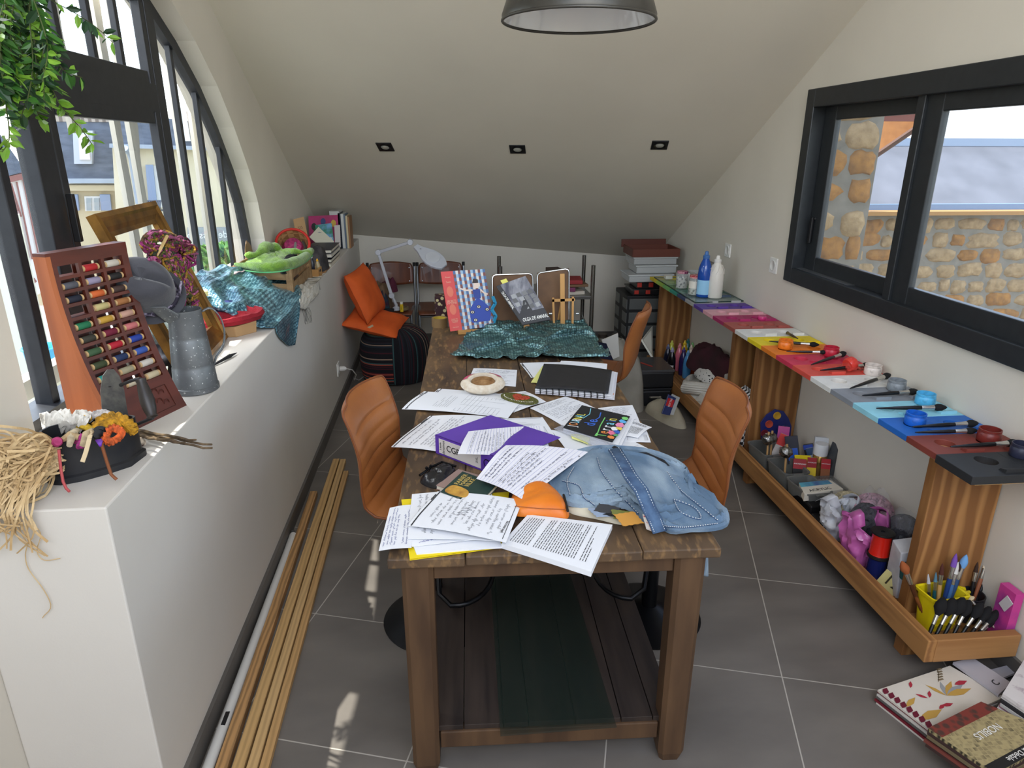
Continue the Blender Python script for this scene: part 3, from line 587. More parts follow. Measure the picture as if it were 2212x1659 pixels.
def plate(x0, x1, y0, y1, holes, z0, z1):
    m = MB(); xs = [x0] + [(a[0] + b[0]) / 2 for a, b in zip(holes, holes[1:])] + [x1]
    for (cx, cy, r), a, b in zip(holes, xs, xs[1:]):
        N_ = 32; ci, re = [], []
        for k in range(N_):
            t = 2 * math.pi * (k + .5) / N_; dx, dy = math.cos(t), math.sin(t); ci.append((cx + r * dx, cy + r * dy))
            s = min(((b - cx) / dx if dx > 0 else (a - cx) / dx), ((y1 - cy) / dy if dy > 0 else (y0 - cy) / dy)); re.append((cx + s * dx, cy + s * dy))
        # snap nearest samples to the corners
        for c in ((a, y0), (a, y1), (b, y0), (b, y1)):
            i = min(range(N_), key=lambda i: (re[i][0] - c[0]) ** 2 + (re[i][1] - c[1]) ** 2); re[i] = c
        vs = [V((*p, z1)) for p in ci] + [V((*p, z1)) for p in re] + [V((*p, z0)) for p in ci] + [V((*p, z0)) for p in re]
        fs = []
        for k in range(N_):
            q = (k + 1) % N_; fs += [(k, q, N_ + q, N_ + k), (2 * N_ + k, 2 * N_ + q, q, k), (N_ + k, N_ + q, 3 * N_ + q, 3 * N_ + k), (2 * N_ + q, 2 * N_ + k, 3 * N_ + k, 3 * N_ + q)]
        m.add(vs, fs)
    return m
for i, (nm, c) in enumerate(PANELS):
    y0 = 1.626 + .1565 * i; y1 = y0 + .1545; pm = mat('board_' + nm.replace(' ', '_'), c, .55, c2=tuple(max(0, int(k * .9)) for k in c), sc_=14, lo=.3, hi=.8)
    o = plate(BX0 - (.012 if i == 0 else 0), BX1, y0, y1, [(1.585, y0 + .088, .030), (1.73, y0 + .088, .030)] if i else [(1.61, y0 + .1, .032), (1.76, y0 + .1, .03)], BT - .021, BT + (.006 if i == 0 else 0)).build('colour_board', pm, bench, bevel=.0015); o['label'] = nm + ' board'
    for x in (1.60, 1.745):
        z = BT + (.006 if i == 0 else 0)
        MB().hexa([V((x, y0 + .012, z)), V((x + .06, y0 + .012, z)), V((x + .06, y0 + .04, z)), V((x, y0 + .04, z))], [V((x, y0 + .012, z + .012)), V((x + .06, y0 + .012, z + .012)), V((x + .06, y0 + .034, z + .006)), V((x, y0 + .034, z + .006))]).build('brush_rest', pm, o)
gl = [onz(1413, 600, .759), onz(1502, 655, .759), onz(1618, 651, .759), V((1.826, 4.80, .759))]; gl[2].x = 1.826
t = thing('glass_shelf', 'clear glass plate lying on the far end of the coloured bench top', 'glass plate', gl[1]); MB().hexa(gl, [p + V((0, 0, .007)) for p in gl]).build('glass_pane', mat('table_glass', (150, 190, 175), .02, alpha=.24, spec=1, coat=1), t); MB().tube([p + V((0, 0, .0035)) for p in gl], .0034, 6, closed=True).build('glass_edge', flat((16, 44, 40), .2), t)
# ---- brushes
def brush_proto(hm, fm, bm_, L_=.19, rb=.011, flatn=1.0, hf=.66):
    t = thing('paint_brush', '', 'paint brush')
    hl = L_ * hf; b0 = hl + .035; bl = L_ - b0
    MB().lathe([(.0015, 0), (.0028, .01), (.0055, hl * .55), (.0065, hl * .85), (.0058, hl)], 10, M=Matrix.Rotation(R(90), 3, 'Y')).build('handle', hm, t, local=True, smooth=True)
    MB().lathe([(.0058, hl), (.0064, hl + .004), (.0064, hl + .02), (.0075, hl + .035)], 12, M=Matrix.Rotation(R(90), 3, 'Y'), sy=1).build('ferrule', fm, t, local=True, smooth=True)
    MB().lathe([(.0072, b0), (rb, b0 + bl * .4), (rb * .96, b0 + bl * .65), (rb * .5, L_ + .002), (.001, L_ + .008)], 12, M=Matrix.Rotation(R(90), 3, 'Y'), sx=flatn).build('bristles', bm_, t, local=True, smooth=True)
    return t
BH = flat((20, 20, 22), .25); BB_ = mat('black_bristle', (14, 14, 15), .9); FER = flat((200, 198, 192), .25, .9)
def aim(o, p, q, L_, ref=None):
    d = q - p; o.location = p; o.rotation_euler = d.to_track_quat('X', 'Z').to_euler(); k = d.length / L_; o.scale = (k, min(k, 1.25), min(k, 1.25))
bp = brush_proto(BH, FER, BB_)
BRS = [((1661, 737), (1770, 745), 'on the orange board, passing behind the orange pot'), ((1698, 759), (1788, 761), 'on the orange board, tip behind the crimson pot'), ((1752, 788), (1828, 762), 'lying aslant across the crimson board'), ((1772, 800), (1884, 788), 'on the coral red board, tip behind the cream pot'), ((1836, 839), (1924, 809), 'lying aslant across the white board'), ((1863, 854), (1985, 845), 'on the grey board, in front of the grey pot'), ((1893, 882), (2046, 880), 'in front of the light blue pot'), ((1971, 922), (2114, 914), 'on the blue board, the farther of the two there'), ((1977, 934), (2112, 930), 'along the front edge of the blue board'), ((2053, 965), (2204, 956), 'in front of the brick red pot')]
for i, (a, c, l) in enumerate(BRS):
    p, q = onz(*a, BT + .014), onz(*c, BT + .018)
    o = bp if i == 0 else dup(bp); o['label'] = 'black paint brush with silver ferrule ' + l; o['group'] = 'brushes on the coloured bench top'; aim(o, p, q, .198)
bd_ = brush_proto(flat((70, 52, 36), .6), flat((120, 100, 60), .5, .5), flat((60, 46, 30), .9), .12, .009); bd_['label'] = 'small brown used brush on the yellow board'; aim(bd_, onz(1724, 732, BT + .012), onz(1699, 718, BT + .012), .128)
# ---- paint pots
PGL = mat('pot_glass', (200, 205, 205), .08, alpha=.35, spec=.7)
def pot(p, c, label, r=.033, h=.042, glassy=True):
    t = thing('paint_pot', label, 'paint pot', p, group='open pots of paint on the bench top')
    cm = mat('pot_paint_%d_%d_%d' % c, c, .35, c2=tuple(int(k * .55) for k in c), sc_=40, lo=.5, hi=.8); im = flat(tuple(min(255, int(k * .8)) for k in c), .3)
    MB().lathe([(r * .94, 0), (r, .003), (r, h * .68), (r * .9, h * .78), (r * .9, h * .84), (r * .96, h * .86), (r * .96, h), (r * .86, h), (r * .84, h * .5)], 32, cap=False).build('jar_wall', cm, t, local=True, smooth=True)
    MB().lathe([(r * .86, h * .5), (r * .4, h * .42), (0, h * .40)], 24, cap=False).build('paint', im, t, local=True, smooth=True)
    MB().lathe([(r * .94, 0), (0, .0005)], 24, cap=False).build('jar_base', cm, t, local=True)
    MB().tube([(r * .91 * math.cos(a), r * .91 * math.sin(a), h * .8) for a in [k * math.pi / 12 for k in range(24)]], .0012, 5, closed=True).build('thread', cm, t, local=True)
    return t
for px, c, l in (((1696, 752), (226, 120, 34), 'orange paint pot on the orange board'), ((1794, 768), (190, 36, 58), 'crimson paint pot at the wall end of the orange and crimson boards'), ((1884, 808), (214, 202, 192), 'cream white paint pot with smeared glass on the white board'), ((1935, 842), (130, 136, 140), 'grey paint pot with dark drips on the grey board'), ((1997, 872), (84, 176, 220), 'light blue paint pot on the light blue board'), ((1975, 916), (28, 96, 190), 'blue paint pot in front of the light blue one, the biggest'), ((2134, 952), (112, 40, 34), 'brick red paint pot on the brick red board')):
    pot(onz(*px, BT + .0005), c, l, .034)
p = onz(2203, 985, BT + .007); p.x = min(p.x, 1.79); t = pot(p, (40, 42, 60), 'black paint pot on the black board at the very end of the bench', .03)
t = thing('paint_pot', 'toppled red paint pot in cling film on the coral board', 'paint pot', onz(1838, 785, BT + .03), (0, 0, .3)); MB().lathe([(.026, -.02), (.03, -.012), (.028, .012), (.02, .02), (.018, .012), (.0, .01)], 20, M=Matrix.Rotation(R(70), 3, 'Y')).build('jar_wall', flat((206, 60, 50), .2), t, local=True, smooth=True)
m = MB(); random.seed(5); m.grid(lambda u, v: V(((u - .5) * .085 , (v - .5) * .07, -.02 + .045 * math.exp(-((u - .45) ** 2 + (v - .5) ** 2) * 9) + .010 * noise.noise(V((u * 6, v * 6, 2))))), 14, 12); m.build('cling_film', mat('red_film', (214, 70, 60), .15, alpha=.5), t, local=True, smooth=True)
tag(MB().lathe([(.022, 0), (.024, .004), (.024, .016), (.02, .02), (0, .02)], 24, c=onz(1646, 690, BT)).build('bottle_cap', flat((190, 50, 110), .25), smooth=True), 'shiny magenta pot lid on the magenta board', 'lid')
# ---- on the glass shelf
def bottle(p, r, h, c, cc, label, group=None, rough=.3, lab=None, name='paint_bottle', cat='bottle', flutes=False):
    t = thing(name, label, cat, p, group=group)
    bm_ = flat(c, rough, coat=.3)
    pr = [(r * .92, 0), (r, r * .12), (r, h * .50), (r * .96, h * .54), (r * .93, h * .62), (r * .72, h * .73), (r * .46, h * .82), (r * .42, h * .84)]
    MB().lathe(pr, 24).build('bottle_body', bm_, t, local=True, smooth=True)
    MB().lathe([(r * .46, h * .84), (r * .48, h * .85), (r * .48, h * .905), (r * .40, h * .91), (r * .28, h * .93), (r * .26, h * .975), (r * .18, h), (0, h)], 20).build('cap', flat(cc, .35), t, local=True, smooth=True)
    if lab:
        m = MB(); N_ = 12
        m.grid(lambda u, v: V((r * 1.012 * math.cos(lab[1] + (u - .5) * 2.2), r * 1.012 * math.sin(lab[1] + (u - .5) * 2.2), h * (.06 + .32 * v))), N_, 1); m.build('label', flat(lab[0], .5), t, local=True, smooth=True)
    return t
zg = .7665
b1 = onz(1518, 640, zg); b2 = onz(1543, 642, zg)
t = bottle(b1, .044, .285, (24, 74, 160), (66, 110, 170), 'tall blue bottle of liquid standing on the glass plate', rough=.08, lab=((150, 200, 230), R(-115)))
t = bottle(b2, .046, .262, (222, 216, 204), (226, 222, 214), 'white paint-covered bottle beside the blue bottle on the glass plate', rough=.4)
m = MB(); 
for k in range(9):
    a = k * .7; m.tube([(.0455 * math.cos(a), .0455 * math.sin(a), .15), (.043 * math.cos(a + .3), .043 * math.sin(a + .3), .175), (.03 * math.cos(a + .5), .03 * math.sin(a + .5), .205)], .002, 5)
m.build('moulded_ribs', flat((214, 208, 196), .4), t, local=True, smooth=True)
def jar(p, r, h, lc, label, fill, lab=False):
    t = thing('glass_jar', label, 'jar', p, group='jars on the glass plate')
    MB().lathe([(r * .9, 0), (r, .006), (r, h * .78), (r * .85, h * .86), (r * .85, h * .88)], 24, cap=False).build('jar_glass', PGL, t, local=True, smooth=True)
    MB().lathe([(r * .93, .004), (r * .95, h * .7), (0, h * .74)], 20).build('contents', fill, t, local=True, smooth=True)
    MB().lathe([(r * .9, h * .86), (r * .92, h * .87), (r * .92, h * .99), (r * .8, h), (0, h)], 24).build('lid', lc, t, local=True, smooth=True)
    if lab: m = MB(); m.grid(lambda u, v: V((r * 1.01 * math.cos(R(-120) + (u - .5) * 2), r * 1.01 * math.sin(R(-120) + (u - .5) * 2), h * (.36 + .36 * v))), 10, 1); m.build('label', flat((226, 220, 205), .6), t, local=True, smooth=True)
    return t
GV = mat('vichy_lid', (210, 150, 160), .5, c2=(120, 50, 90), sc_=60, kind='checker'); GV2 = mat('vichy_red_lid', (226, 170, 165), .5, c2=(180, 60, 70), sc_=60, kind='checker')
jar(onz(1472, 622, zg), .04, .115, GV, 'glass jar of black and white beads with a purple checked lid', mat('bead_fill', (36, 34, 34), .3, c2=(220, 216, 206), sc_=60, kind='voronoi', lo=.2, hi=.5))
jar(onz(1499, 636, zg), .04, .125, GV2, 'glass jar with a cream label and a red checked lid', mat('green_bead_fill', (70, 84, 50), .3, c2=(210, 210, 190), sc_=60, kind='voronoi', lo=.2, hi=.5), True)
jar(onz(1524, 612, zg) + V((.03, 0, 0)), .042, .15, flat((110, 105, 98), .4, .3), 'jar half hidden behind the tall blue bottle', flat((110, 104, 92), .5))
tag(MB().box(onz(1443, 602, zg) + V((0, 0, .012)), (.05, .05, .024)).build('small_box', flat((208, 206, 196), .6), bevel=.002), 'tiny white box lying on the far end of the glass plate', 'box')
tag(MB().hexa([V((1.60, 4.55, zg)), V((1.67, 4.55, zg)), V((1.67, 4.61, zg)), V((1.60, 4.61, zg))], [V((1.595, 4.545, zg + .075)), V((1.675, 4.545, zg + .075)), V((1.675, 4.615, zg + .075)), V((1.595, 4.615, zg + .075))]).build('white_pot', flat((226, 224, 220), .5), bevel=.004), 'square white plastic pot behind the checked jars', 'pot')
t = thing('plastic_tray', 'clear open tray with orange bits near the wall on the glass plate', 'tray', (1.745, 4.5, zg))
bx = lambda x0, x1, y0, y1, z0, z1, th_=.004: (lambda m: (m.box(((x0 + x1) / 2, (y0 + y1) / 2, z0 + th_ / 2), (x1 - x0, y1 - y0, th_)), m.box((x0, (y0 + y1) / 2, (z0 + z1) / 2), (th_, y1 - y0, z1 - z0)), m.box((x1, (y0 + y1) / 2, (z0 + z1) / 2), (th_, y1 - y0, z1 - z0)), m.box(((x0 + x1) / 2, y0, (z0 + z1) / 2), (x1 - x0, th_, z1 - z0)), m.box(((x0 + x1) / 2, y1, (z0 + z1) / 2), (x1 - x0, th_, z1 - z0)), m)[-1])(MB())
CLR = mat('clear_plastic', (200, 204, 204), .25, alpha=.55)
bx(1.68, 1.815, 4.40, 4.60, zg, zg + .09).build('tray_body', CLR, t); MB().lathe([(.05, 0), (.045, .02), (0, .03)], 12, c=(1.745, 4.5, zg + .045)).build('orange_bits', mat('orange_bits', (206, 96, 54), .6, c2=(230, 200, 180), sc_=30), t, smooth=True)
# ---- tower of storage boxes beyond the bench
t = thing('drawer_tower', 'black tower of clear plastic drawers in the far right corner', 'drawer tower', (1.56, 5.25, 0))
MB().box((1.56, 5.25, .29), (.36, .36, .58)).build('tower_frame', flat((20, 21, 23), .5), t, bevel=.006)
for k in range(5):
    z = .045 + k * .107
    dr = MB().hexa([V((1.40, 5.066, z)), V((1.72, 5.066, z)), V((1.72, 5.08, z)), V((1.40, 5.08, z))], [V((1.40, 5.054, z + .085)), V((1.72, 5.054, z + .085)), V((1.72, 5.08, z + .085)), V((1.40, 5.08, z + .085))]).build('drawer', mat('frosted_drawer', (92, 94, 92), .35), t, bevel=.003)
    for y in (5.12, 5.35): MB().box((1.379, y, z + .042), (.006, .12, .075)).build('side_panel', MATS['frosted_drawer'], t)
for i, (z, x, y, sx, sy, h, c, l) in enumerate(((.58, 1.58, 5.2, .32, .26, .05, (34, 34, 36), 'dark organiser case with red clips, bottom of the boxes on the drawer tower'), (.63, 1.60, 5.2, .3, .26, .06, (30, 31, 33), 'dark case with clear lid, second of the boxes on the drawer tower'), (.69, 1.55, 5.16, .36, .26, .06, (178, 180, 178), 'clear shallow box sticking out toward the table on the drawer tower'), (.75, 1.60, 5.2, .33, .26, .065, (172, 174, 172), 'clear box under the topmost clear box by the bench end'), (.815, 1.59, 5.22, .35, .28, .06, (164, 165, 163), 'topmost clear box, under the brown wooden tray'))):
    q = thing('storage_box', l, 'box', (x, y, z), group='boxes stacked on the drawer tower')
    MB().box((x, y, z + h * .4), (sx * .95, sy * .95, h * .78)).build('box_body', flat(c, .3), q, bevel=.008)
    MB().box((x, y, z + h * .88), (sx, sy, h * .2)).build('lid', flat(tuple(min(255, k + 14) for k in c), .25), q, bevel=.004)
    if i < 2:
        for dx in (-.09, .0): MB().box((x + dx - .04, y - sy / 2 - .006, z + h * .6), (.035, .012, h * .6)).build('clip', flat((170, 50, 40), .4), q, bevel=.002)
t = thing('wooden_tray', 'open dark brown wooden tray on top of the stacked clear boxes', 'tray', (1.585, 5.22, .875)); bx(1.41, 1.77, 5.08, 5.36, .876, .935, .01).build('tray_body', flat((96, 48, 34), .5), t); MB().box((1.57, 5.37, .945), (.36, .012, .06)).build('tray_lid', flat((88, 42, 30), .5), t)
# ---- things kept under the bench: far bay
def under(px, py, z, x0=1.55, x1=1.80): p = onz(px, py, z); k = min(max(p.x, x0), x1); return V((k, p.y, BB))
random.seed(2)
BOT = [((1444, 745), (22, 24, 44), (90, 95, 130), 'navy'), ((1453, 752), (20, 18, 22), (160, 155, 190), 'black, lilac-capped and butterfly-labelled'), ((1452, 737), (190, 200, 70), (206, 210, 90), 'lime yellow'), ((1469, 743), (214, 110, 130), (226, 140, 150), 'rose pink'), ((1480, 737), (220, 180, 40), (226, 190, 50), 'golden yellow'), ((1478, 752), (44, 34, 84), (74, 60, 120), 'dark purple'), ((1487, 758), (80, 150, 205), (110, 170, 215), 'sky blue'), ((1494, 746), (226, 206, 186), (230, 214, 196), 'cream'), ((1499, 734), (40, 110, 110), (50, 120, 120), 'teal'), ((1503, 753), (206, 84, 40), (214, 90, 48), 'orange'), ((1510, 741), (90, 170, 84), (120, 190, 110), 'green'), ((1519, 752), (214, 70, 100), (224, 140, 150), 'raspberry'), ((1518, 764), (150, 50, 60), (170, 60, 70), 'dark red')]
used = []
for i, (px, c, cc, nm) in enumerate(BOT):
    p = under(*px, .30, 1.57, 1.79); p.y = min(p.y, 4.80)
    for _ in range(60):
        bad = [u for u in used if (u - p).length < .062]
        if not bad: break
        d = p - bad[0]; d.z = 0; p = p + (d.normalized() if d.length > 1e-4 else V((1, 0, 0))) * .012; p.x = min(max(p.x, 1.57), 1.795); p.y = min(p.y, 4.82)
    used.append(p.copy())
    t = bottle(p, .029, .205, c, cc, nm + ' paint bottle in the row under the far end of the bench', 'paint bottles under the bench', .2, ((212, 210, 204), R(-140)) if i < 2 else None)
    if i == 1:
        m = MB(); f = lambda u, v: V((.0298 * math.cos(R(-140) + u), .0298 * math.sin(R(-140) + u), .045 + v))
        for sx in (-1, 1):
            for pts in ([(0, 0), (.55, .026), (.75, .018), (.5, -.002)], [(0, 0), (.5, -.004), (.6, -.02), (.3, -.024)]): m.add([f(sx * a, b_) for a, b_ in pts], [(0, 1, 2, 3)])
        m.build('butterfly_emblem', PRINT, t, local=True)
def mound(name, out, z0, h, m_, label, cat, seed=0, fold=.25, freq=9, p=2.2, rings=12, parent=None, group=None, skew=(0, 0), ang=0, ra=1, fine=.35, pw=.6, crk=0, cri=60, sup=.6):
    """soft heap over an outline of world points; a closed lump with crease noise"""
    n = len(out); c = sum((V((q[0], q[1], 0)) for q in out), V()) / n; c += V((skew[0], skew[1], 0)); mb = MB(); N_ = max(40, n * 4)
    def ol(t):
        t *= n; i = int(t) % n; k = t - int(t); P = [V((*out[(i + j) % n][:2], 0)) for j in (-1, 0, 1, 2)]
        return ((P[1] * 2) + (P[2] - P[0]) * k + (P[0] * 2 - P[1] * 5 + P[2] * 4 - P[3]) * k * k + (P[1] * 3 - P[0] - P[2] * 3 + P[3]) * k ** 3) / 2
    vs = []
    for r_ in range(rings + 1):
        s = r_ / rings
        for k in range(N_):
            q = c + (ol(k / N_) - c) * s; w_ = .05 * noise.noise(V((q.x * freq * .6, q.y * freq * .6, seed))); ca, sa = math.cos(R(ang)), math.sin(R(ang)); qa = (q.x * ca + q.y * sa + w_) * freq * ra; qb = (q.y * ca - q.x * sa + w_) * freq; f = noise.noise(V((qa, qb, seed * 5.7))); f2 = noise.noise(V((qa * 2.3, qb * 2.3, seed * 3.3 + 9)))
            z = h * max(0, 1 - s ** p) ** pw; z += h * fold * (1 - abs(f) * 2.6) * (1 - s ** 6) * .6 + h * fold * fine * (1 - 2 * abs(f2)) * (1 - s ** 6) * .7
            q.z = z0 + max(.001, z); vs.append(q)
    if crk:
        E = [(r_ * N_ + k, r_ * N_ + (k + 1) % N_) for r_ in range(1, rings + 1) for k in range(N_)] + [(r_ * N_ + k, (r_ + 1) * N_ + k) for r_ in range(rings) for k in range(N_)] + [(r_ * N_ + k, (r_ + 1) * N_ + (k + 1) % N_) for r_ in range(rings) for k in range(N_)] + [(r_ * N_ + (k + 1) % N_, (r_ + 1) * N_ + k) for r_ in range(rings) for k in range(N_)]
        B = [(r_ * N_ + k, r_ * N_ + (k + 2) % N_) for r_ in range(2, rings + 1) for k in range(N_)] + [(r_ * N_ + k, (r_ + 2) * N_ + k) for r_ in range(rings - 1) for k in range(N_)]
        vs = pbd([tuple(q) for q in vs], E, crk, cri, z0 + .001, list(range(N_)) + list(range(rings * N_, (rings + 1) * N_)), bend=B, grav=.0003, sup=sup)
        cz = sum(q.z for q in vs[:N_]) / N_
        for q in vs[:N_]: q.z = cz
    b = [V((q.x, q.y, z0)) for q in vs[-N_:]]
    mb.add(vs + b, [(r_ * N_ + k, r_ * N_ + (k + 1) % N_, (r_ + 1) * N_ + (k + 1) % N_, (r_ + 1) * N_ + k) for r_ in range(rings) for k in range(N_)] + [(rings * N_ + k, rings * N_ + (k + 1) % N_, (rings + 1) * N_ + (k + 1) % N_, (rings + 1) * N_ + k) for k in range(N_)] + [[(rings + 1) * N_ + k for k in range(N_)]])
    o = mb.build(name, m_, parent, smooth=True)
    if label: tag(o, label, cat, group)
    return o
def bxy(*ps): return [(min(max(x, 1.545), 1.815), y) for x, y in ps]
CANV = mat('white_canvas', (206, 202, 192), .85, c2=(192, 188, 178), sc_=12, bump=.1, bs=60)
mound('canvas_cloth', bxy((1.55, 4.02), (1.60, 4.3), (1.72, 4.32), (1.80, 4.1), (1.79, 3.75), (1.66, 3.68), (1.55, 3.82)), BB, .13, CANV, 'white folded canvas spilling over the front rail of the bench', 'cloth', 3, .3, 10, rings=20, crk=1.1, cri=50)
m = MB(); sp = [(.055 * (1 - k / 40) * math.cos(k * .36) + .01, .055 * (1 - k / 40) * math.sin(k * .36)) for k in range(34)]
for a, b_ in zip(sp, sp[1:]): m.add([V((1.50 + a[0], 3.98, .205 + a[1])), V((1.50 + b_[0], 3.98, .205 + b_[1])), V((1.74 + b_[0], 3.86, .21 + b_[1])), V((1.74 + a[0], 3.86, .21 + a[1]))], [(0, 1, 2, 3)])
tag(m.build('canvas_roll', CANV, smooth=True, solid=.002), 'rolled white canvas with its open end over the bench rail', 'cloth roll')
mound('scarf', [(1.64, 4.22), (1.72, 4.30), (1.80, 4.15), (1.81, 3.95), (1.72, 3.93), (1.64, 4.05)], .22, .07, mat('black_white_print', (18, 18, 20), .8, c2=(215, 212, 205), sc_=50, kind='voronoi', lo=.24, hi=.27), 'black fabric with white flecks on top of the white canvas', 'fabric', 5, .3, 16)
mound('dark_cloth', [(1.62, 4.3), (1.68, 4.45), (1.80, 4.42), (1.815, 4.1), (1.81, 3.8), (1.72, 3.9), (1.66, 4.15)], .24, .16, mat('maroon_velvet', (44, 24, 26), .9, c2=(70, 26, 38), sc_=6), 'dark maroon-brown cloth heaped under the bench against the wall', 'cloth', 6, .35, 9)
tag(MB().hexa([V((1.60, 3.62, BB)), V((1.81, 3.62, BB)), V((1.81, 3.66, BB)), V((1.60, 3.66, BB))], [V((1.61, 3.64, .40)), V((1.815, 3.64, .46)), V((1.815, 3.67, .46)), V((1.61, 3.67, .40))]).build('paper_bag', mat('grey_paper', (188, 182, 172), .8, c2=(174, 168, 158), sc_=5, bump=.15), bevel=.006), 'upright grey paper bag leaning beside the middle uprights', 'bag')
tag(MB().hexa([V((1.50, 4.72, .18)), V((1.56, 4.93, .18)), V((1.57, 4.93, .19)), V((1.51, 4.72, .19))], [V((1.43, 4.80, .30)), V((1.55, 4.95, .36)), V((1.56, 4.95, .37)), V((1.44, 4.80, .31))]).build('paper_sheet', flat((214, 214, 202), .7)), 'pale sheet wedged between the drawer tower and the bench', 'paper')
# between the twin uprights
t = thing('backpack', 'black and grey backpack lying between the two middle uprights', 'backpack', (1.62, 3.36, BB))
mound('bag_body', [(1.50, 3.26), (1.50, 3.48), (1.62, 3.49), (1.80, 3.47), (1.80, 3.26), (1.62, 3.25)], BB, .26, mat('black_nylon', (26, 26, 29), .6, c2=(40, 40, 44), sc_=10, bump=.2), None, None, 4, .3, 9, parent=t)
MB().tube([(1.50, 3.255, .13), (1.47, 3.25, .22), (1.53, 3.245, .32), (1.64, 3.25, .33)], .014, 8).build('strap', flat((96, 98, 104), .6), t, smooth=True)
tag(MB().hexa([V((1.56, 3.243, .12)), V((1.58, 3.246, .12)), V((1.58, 3.36, .12)), V((1.56, 3.36, .12))], [V((1.545, 3.243, .40)), V((1.60, 3.246, .44)), V((1.60, 3.36, .44)), V((1.545, 3.36, .40))]).build('netting', mat('white_net', (30, 30, 32), .7, c2=(214, 214, 214), sc_=60, kind='checker')), 'piece of black and white net fabric beside the backpack', 'fabric')
# ---- near bay
tub = mat('grey_tub', (104, 105, 102), .5, c2=(92, 93, 90), sc_=10)
def grey_tub(cx, cy, l, yaw):
    t = thing('storage_tub', l, 'tub', (cx, cy, BB), (0, 0, yaw), 'grey tubs along the front rail under the bench')
    def rr(a, b_, z, r=.018): return [V((sx * (a - r) + r * math.cos(q), sy * (b_ - r) + r * math.sin(q), z)) for sx, sy, q0 in ((1, 1, 0), (-1, 1, 90), (-1, -1, 180), (1, -1, 270)) for q in [R(q0 + k * 22.5) for k in range(5)]]
    m = MB(); lv = [rr(.05, .075, 0), rr(.062, .088, .105), rr(.066, .092, .107), rr(.066, .092, .114), rr(.058, .084, .112), rr(.048, .073, .01)]; n_ = 20; vs = sum(lv, [])
    m.add(vs, [(j * n_ + k, j * n_ + (k + 1) % n_, (j + 1) * n_ + (k + 1) % n_, (j + 1) * n_ + k) for j in range(5) for k in range(n_)] + [list(range(n_)), [5 * n_ + k for k in range(n_)]]); m.build('tub_body', tub, t, local=True, smooth=True)
    for s in (-1, 1): MB().box((0, s * .094, .108), (.05, .014, .008)).build('grip', tub, t, local=True, bevel=.003)
    return t
grey_tub(1.605, 3.04, 'grey tub holding foil-topped sticks, farthest of the three tubs', R(6)); grey_tub(1.612, 2.83, 'grey tub full of packets, middle of the three tubs', R(4)); grey_tub(1.612, 2.63, 'grey tub with black-backed red cards, nearest of the three tubs', R(4))
FOIL = mat('crumpled_foil', (190, 190, 190), .18, 1, c2=(120, 120, 120), sc_=40, bump=.9)
for i, (px, l) in enumerate((((1640, 946), 'foil-wrapped ball on a stick, left of the pair at the back'), ((1662, 943), 'foil-wrapped ball on a stick, right of the pair at the back'), ((1655, 970), 'foil-wrapped ball on a stick, in front of the other two'))):
    p = onz(*px, .295); p.x = max(p.x, 1.57) + (.0, .012, .02)[i]; p.y += (0, 0, -.02)[i]; t = thing('foil_lolly', l, 'foil ball', V((p.x, p.y, .15)), group='foil-topped sticks in the tub'); m = MB(); random.seed(i + 20)
    vs = []; N_ = 12
    m.grid(lambda u, v: V((p.x, p.y, .285)) + V((math.cos(u * 6.2832) * math.sin(v * 3.14159), math.sin(u * 6.2832) * math.sin(v * 3.14159), math.cos(v * 3.14159))) * (.029 + .006 * noise.noise(V((math.cos(u * 6.28) * 3, math.sin(u * 6.28) * 3, v * 7 + i)))), 18, 12); m.build('foil', FOIL, t, smooth=True)
    MB().tube([(p.x + .01, p.y, .151), (p.x, p.y, .325)], .005, 6).build('stick', flat((190, 150, 100), .6), t)
def card(px, py, z, w_, h, c, label, name='supply_pack', cat='pack', yaw=0, tilt=-12, roll=0, txt=None, top=None, th_=.012, tc_=None, grp='packets and boxes under the near bay', bar=None):
    p = onz(px, py, z + h / 2); M = Matrix.Rotation(R(yaw), 3, 'Z') @ Matrix.Rotation(R(roll), 3, 'Y') @ Matrix.Rotation(R(tilt), 3, 'X'); t = thing(name, label, cat, p, group=grp)
    MB().box((0, 0, 0), (w_, th_, h), M=M).build('pack_body', flat(c, .35), t, local=True, bevel=.0015)
    f = M @ V((0, -th_ / 2 - .0006, 0)); X, Z_ = M @ V((1, 0, 0)), M @ V((0, 0, 1))
    if top: a = f + Z_ * h * .3; m = MB(); m.add([a + X * sx * w_ * .5 + Z_ * sz * h * .2 for sx, sz in ((-1, -1), (1, -1), (1, 1), (-1, 1))], [(0, 1, 2, 3)]); m.build('header', flat(top, .35), t, local=True)
    if bar: a = f - Z_ * h * .15; m = MB(); m.add([a + X * sx * w_ * .38 + Z_ * sz * h * .22 for sx, sz in ((-1, -1), (1, -1), (1, 1), (-1, 1))], [(0, 1, 2, 3)]); m.build('window', flat(bar, .3), t, local=True)
    if txt: tlocal(txt, w_ / len(txt) * 1.45, flat(tc_ or (240, 240, 238), .5), t, f + Z_ * h * (.3 if top else .1), X, Z_)
    return t
card(1690, 952, .16, .055, .15, (214, 120, 160), 'pink-topped clear packet in the middle tub', top=(196, 80, 150), bar=(160, 150, 150), yaw=-25)
card(1684, 968, .15, .05, .15, (206, 200, 196), 'white packet with a red edge in the middle tub', top=(214, 60, 60), yaw=-35, roll=15); card(1696, 985, .15, .03, .12, (216, 212, 206), 'narrow white tube pack leaning in the middle tub', yaw=-20, roll=10, txt='PRO', tc_=(40, 60, 110))
card(1712, 972, .18, .06, .14, (40, 44, 60), 'dark candle packet with blue candles', bar=(40, 90, 190), yaw=-20, roll=-12); card(1748, 972, .20, .045, .06, (26, 26, 30), 'small black box with a blue end', top=(30, 70, 170), yaw=-30, roll=-20, th_=.035)
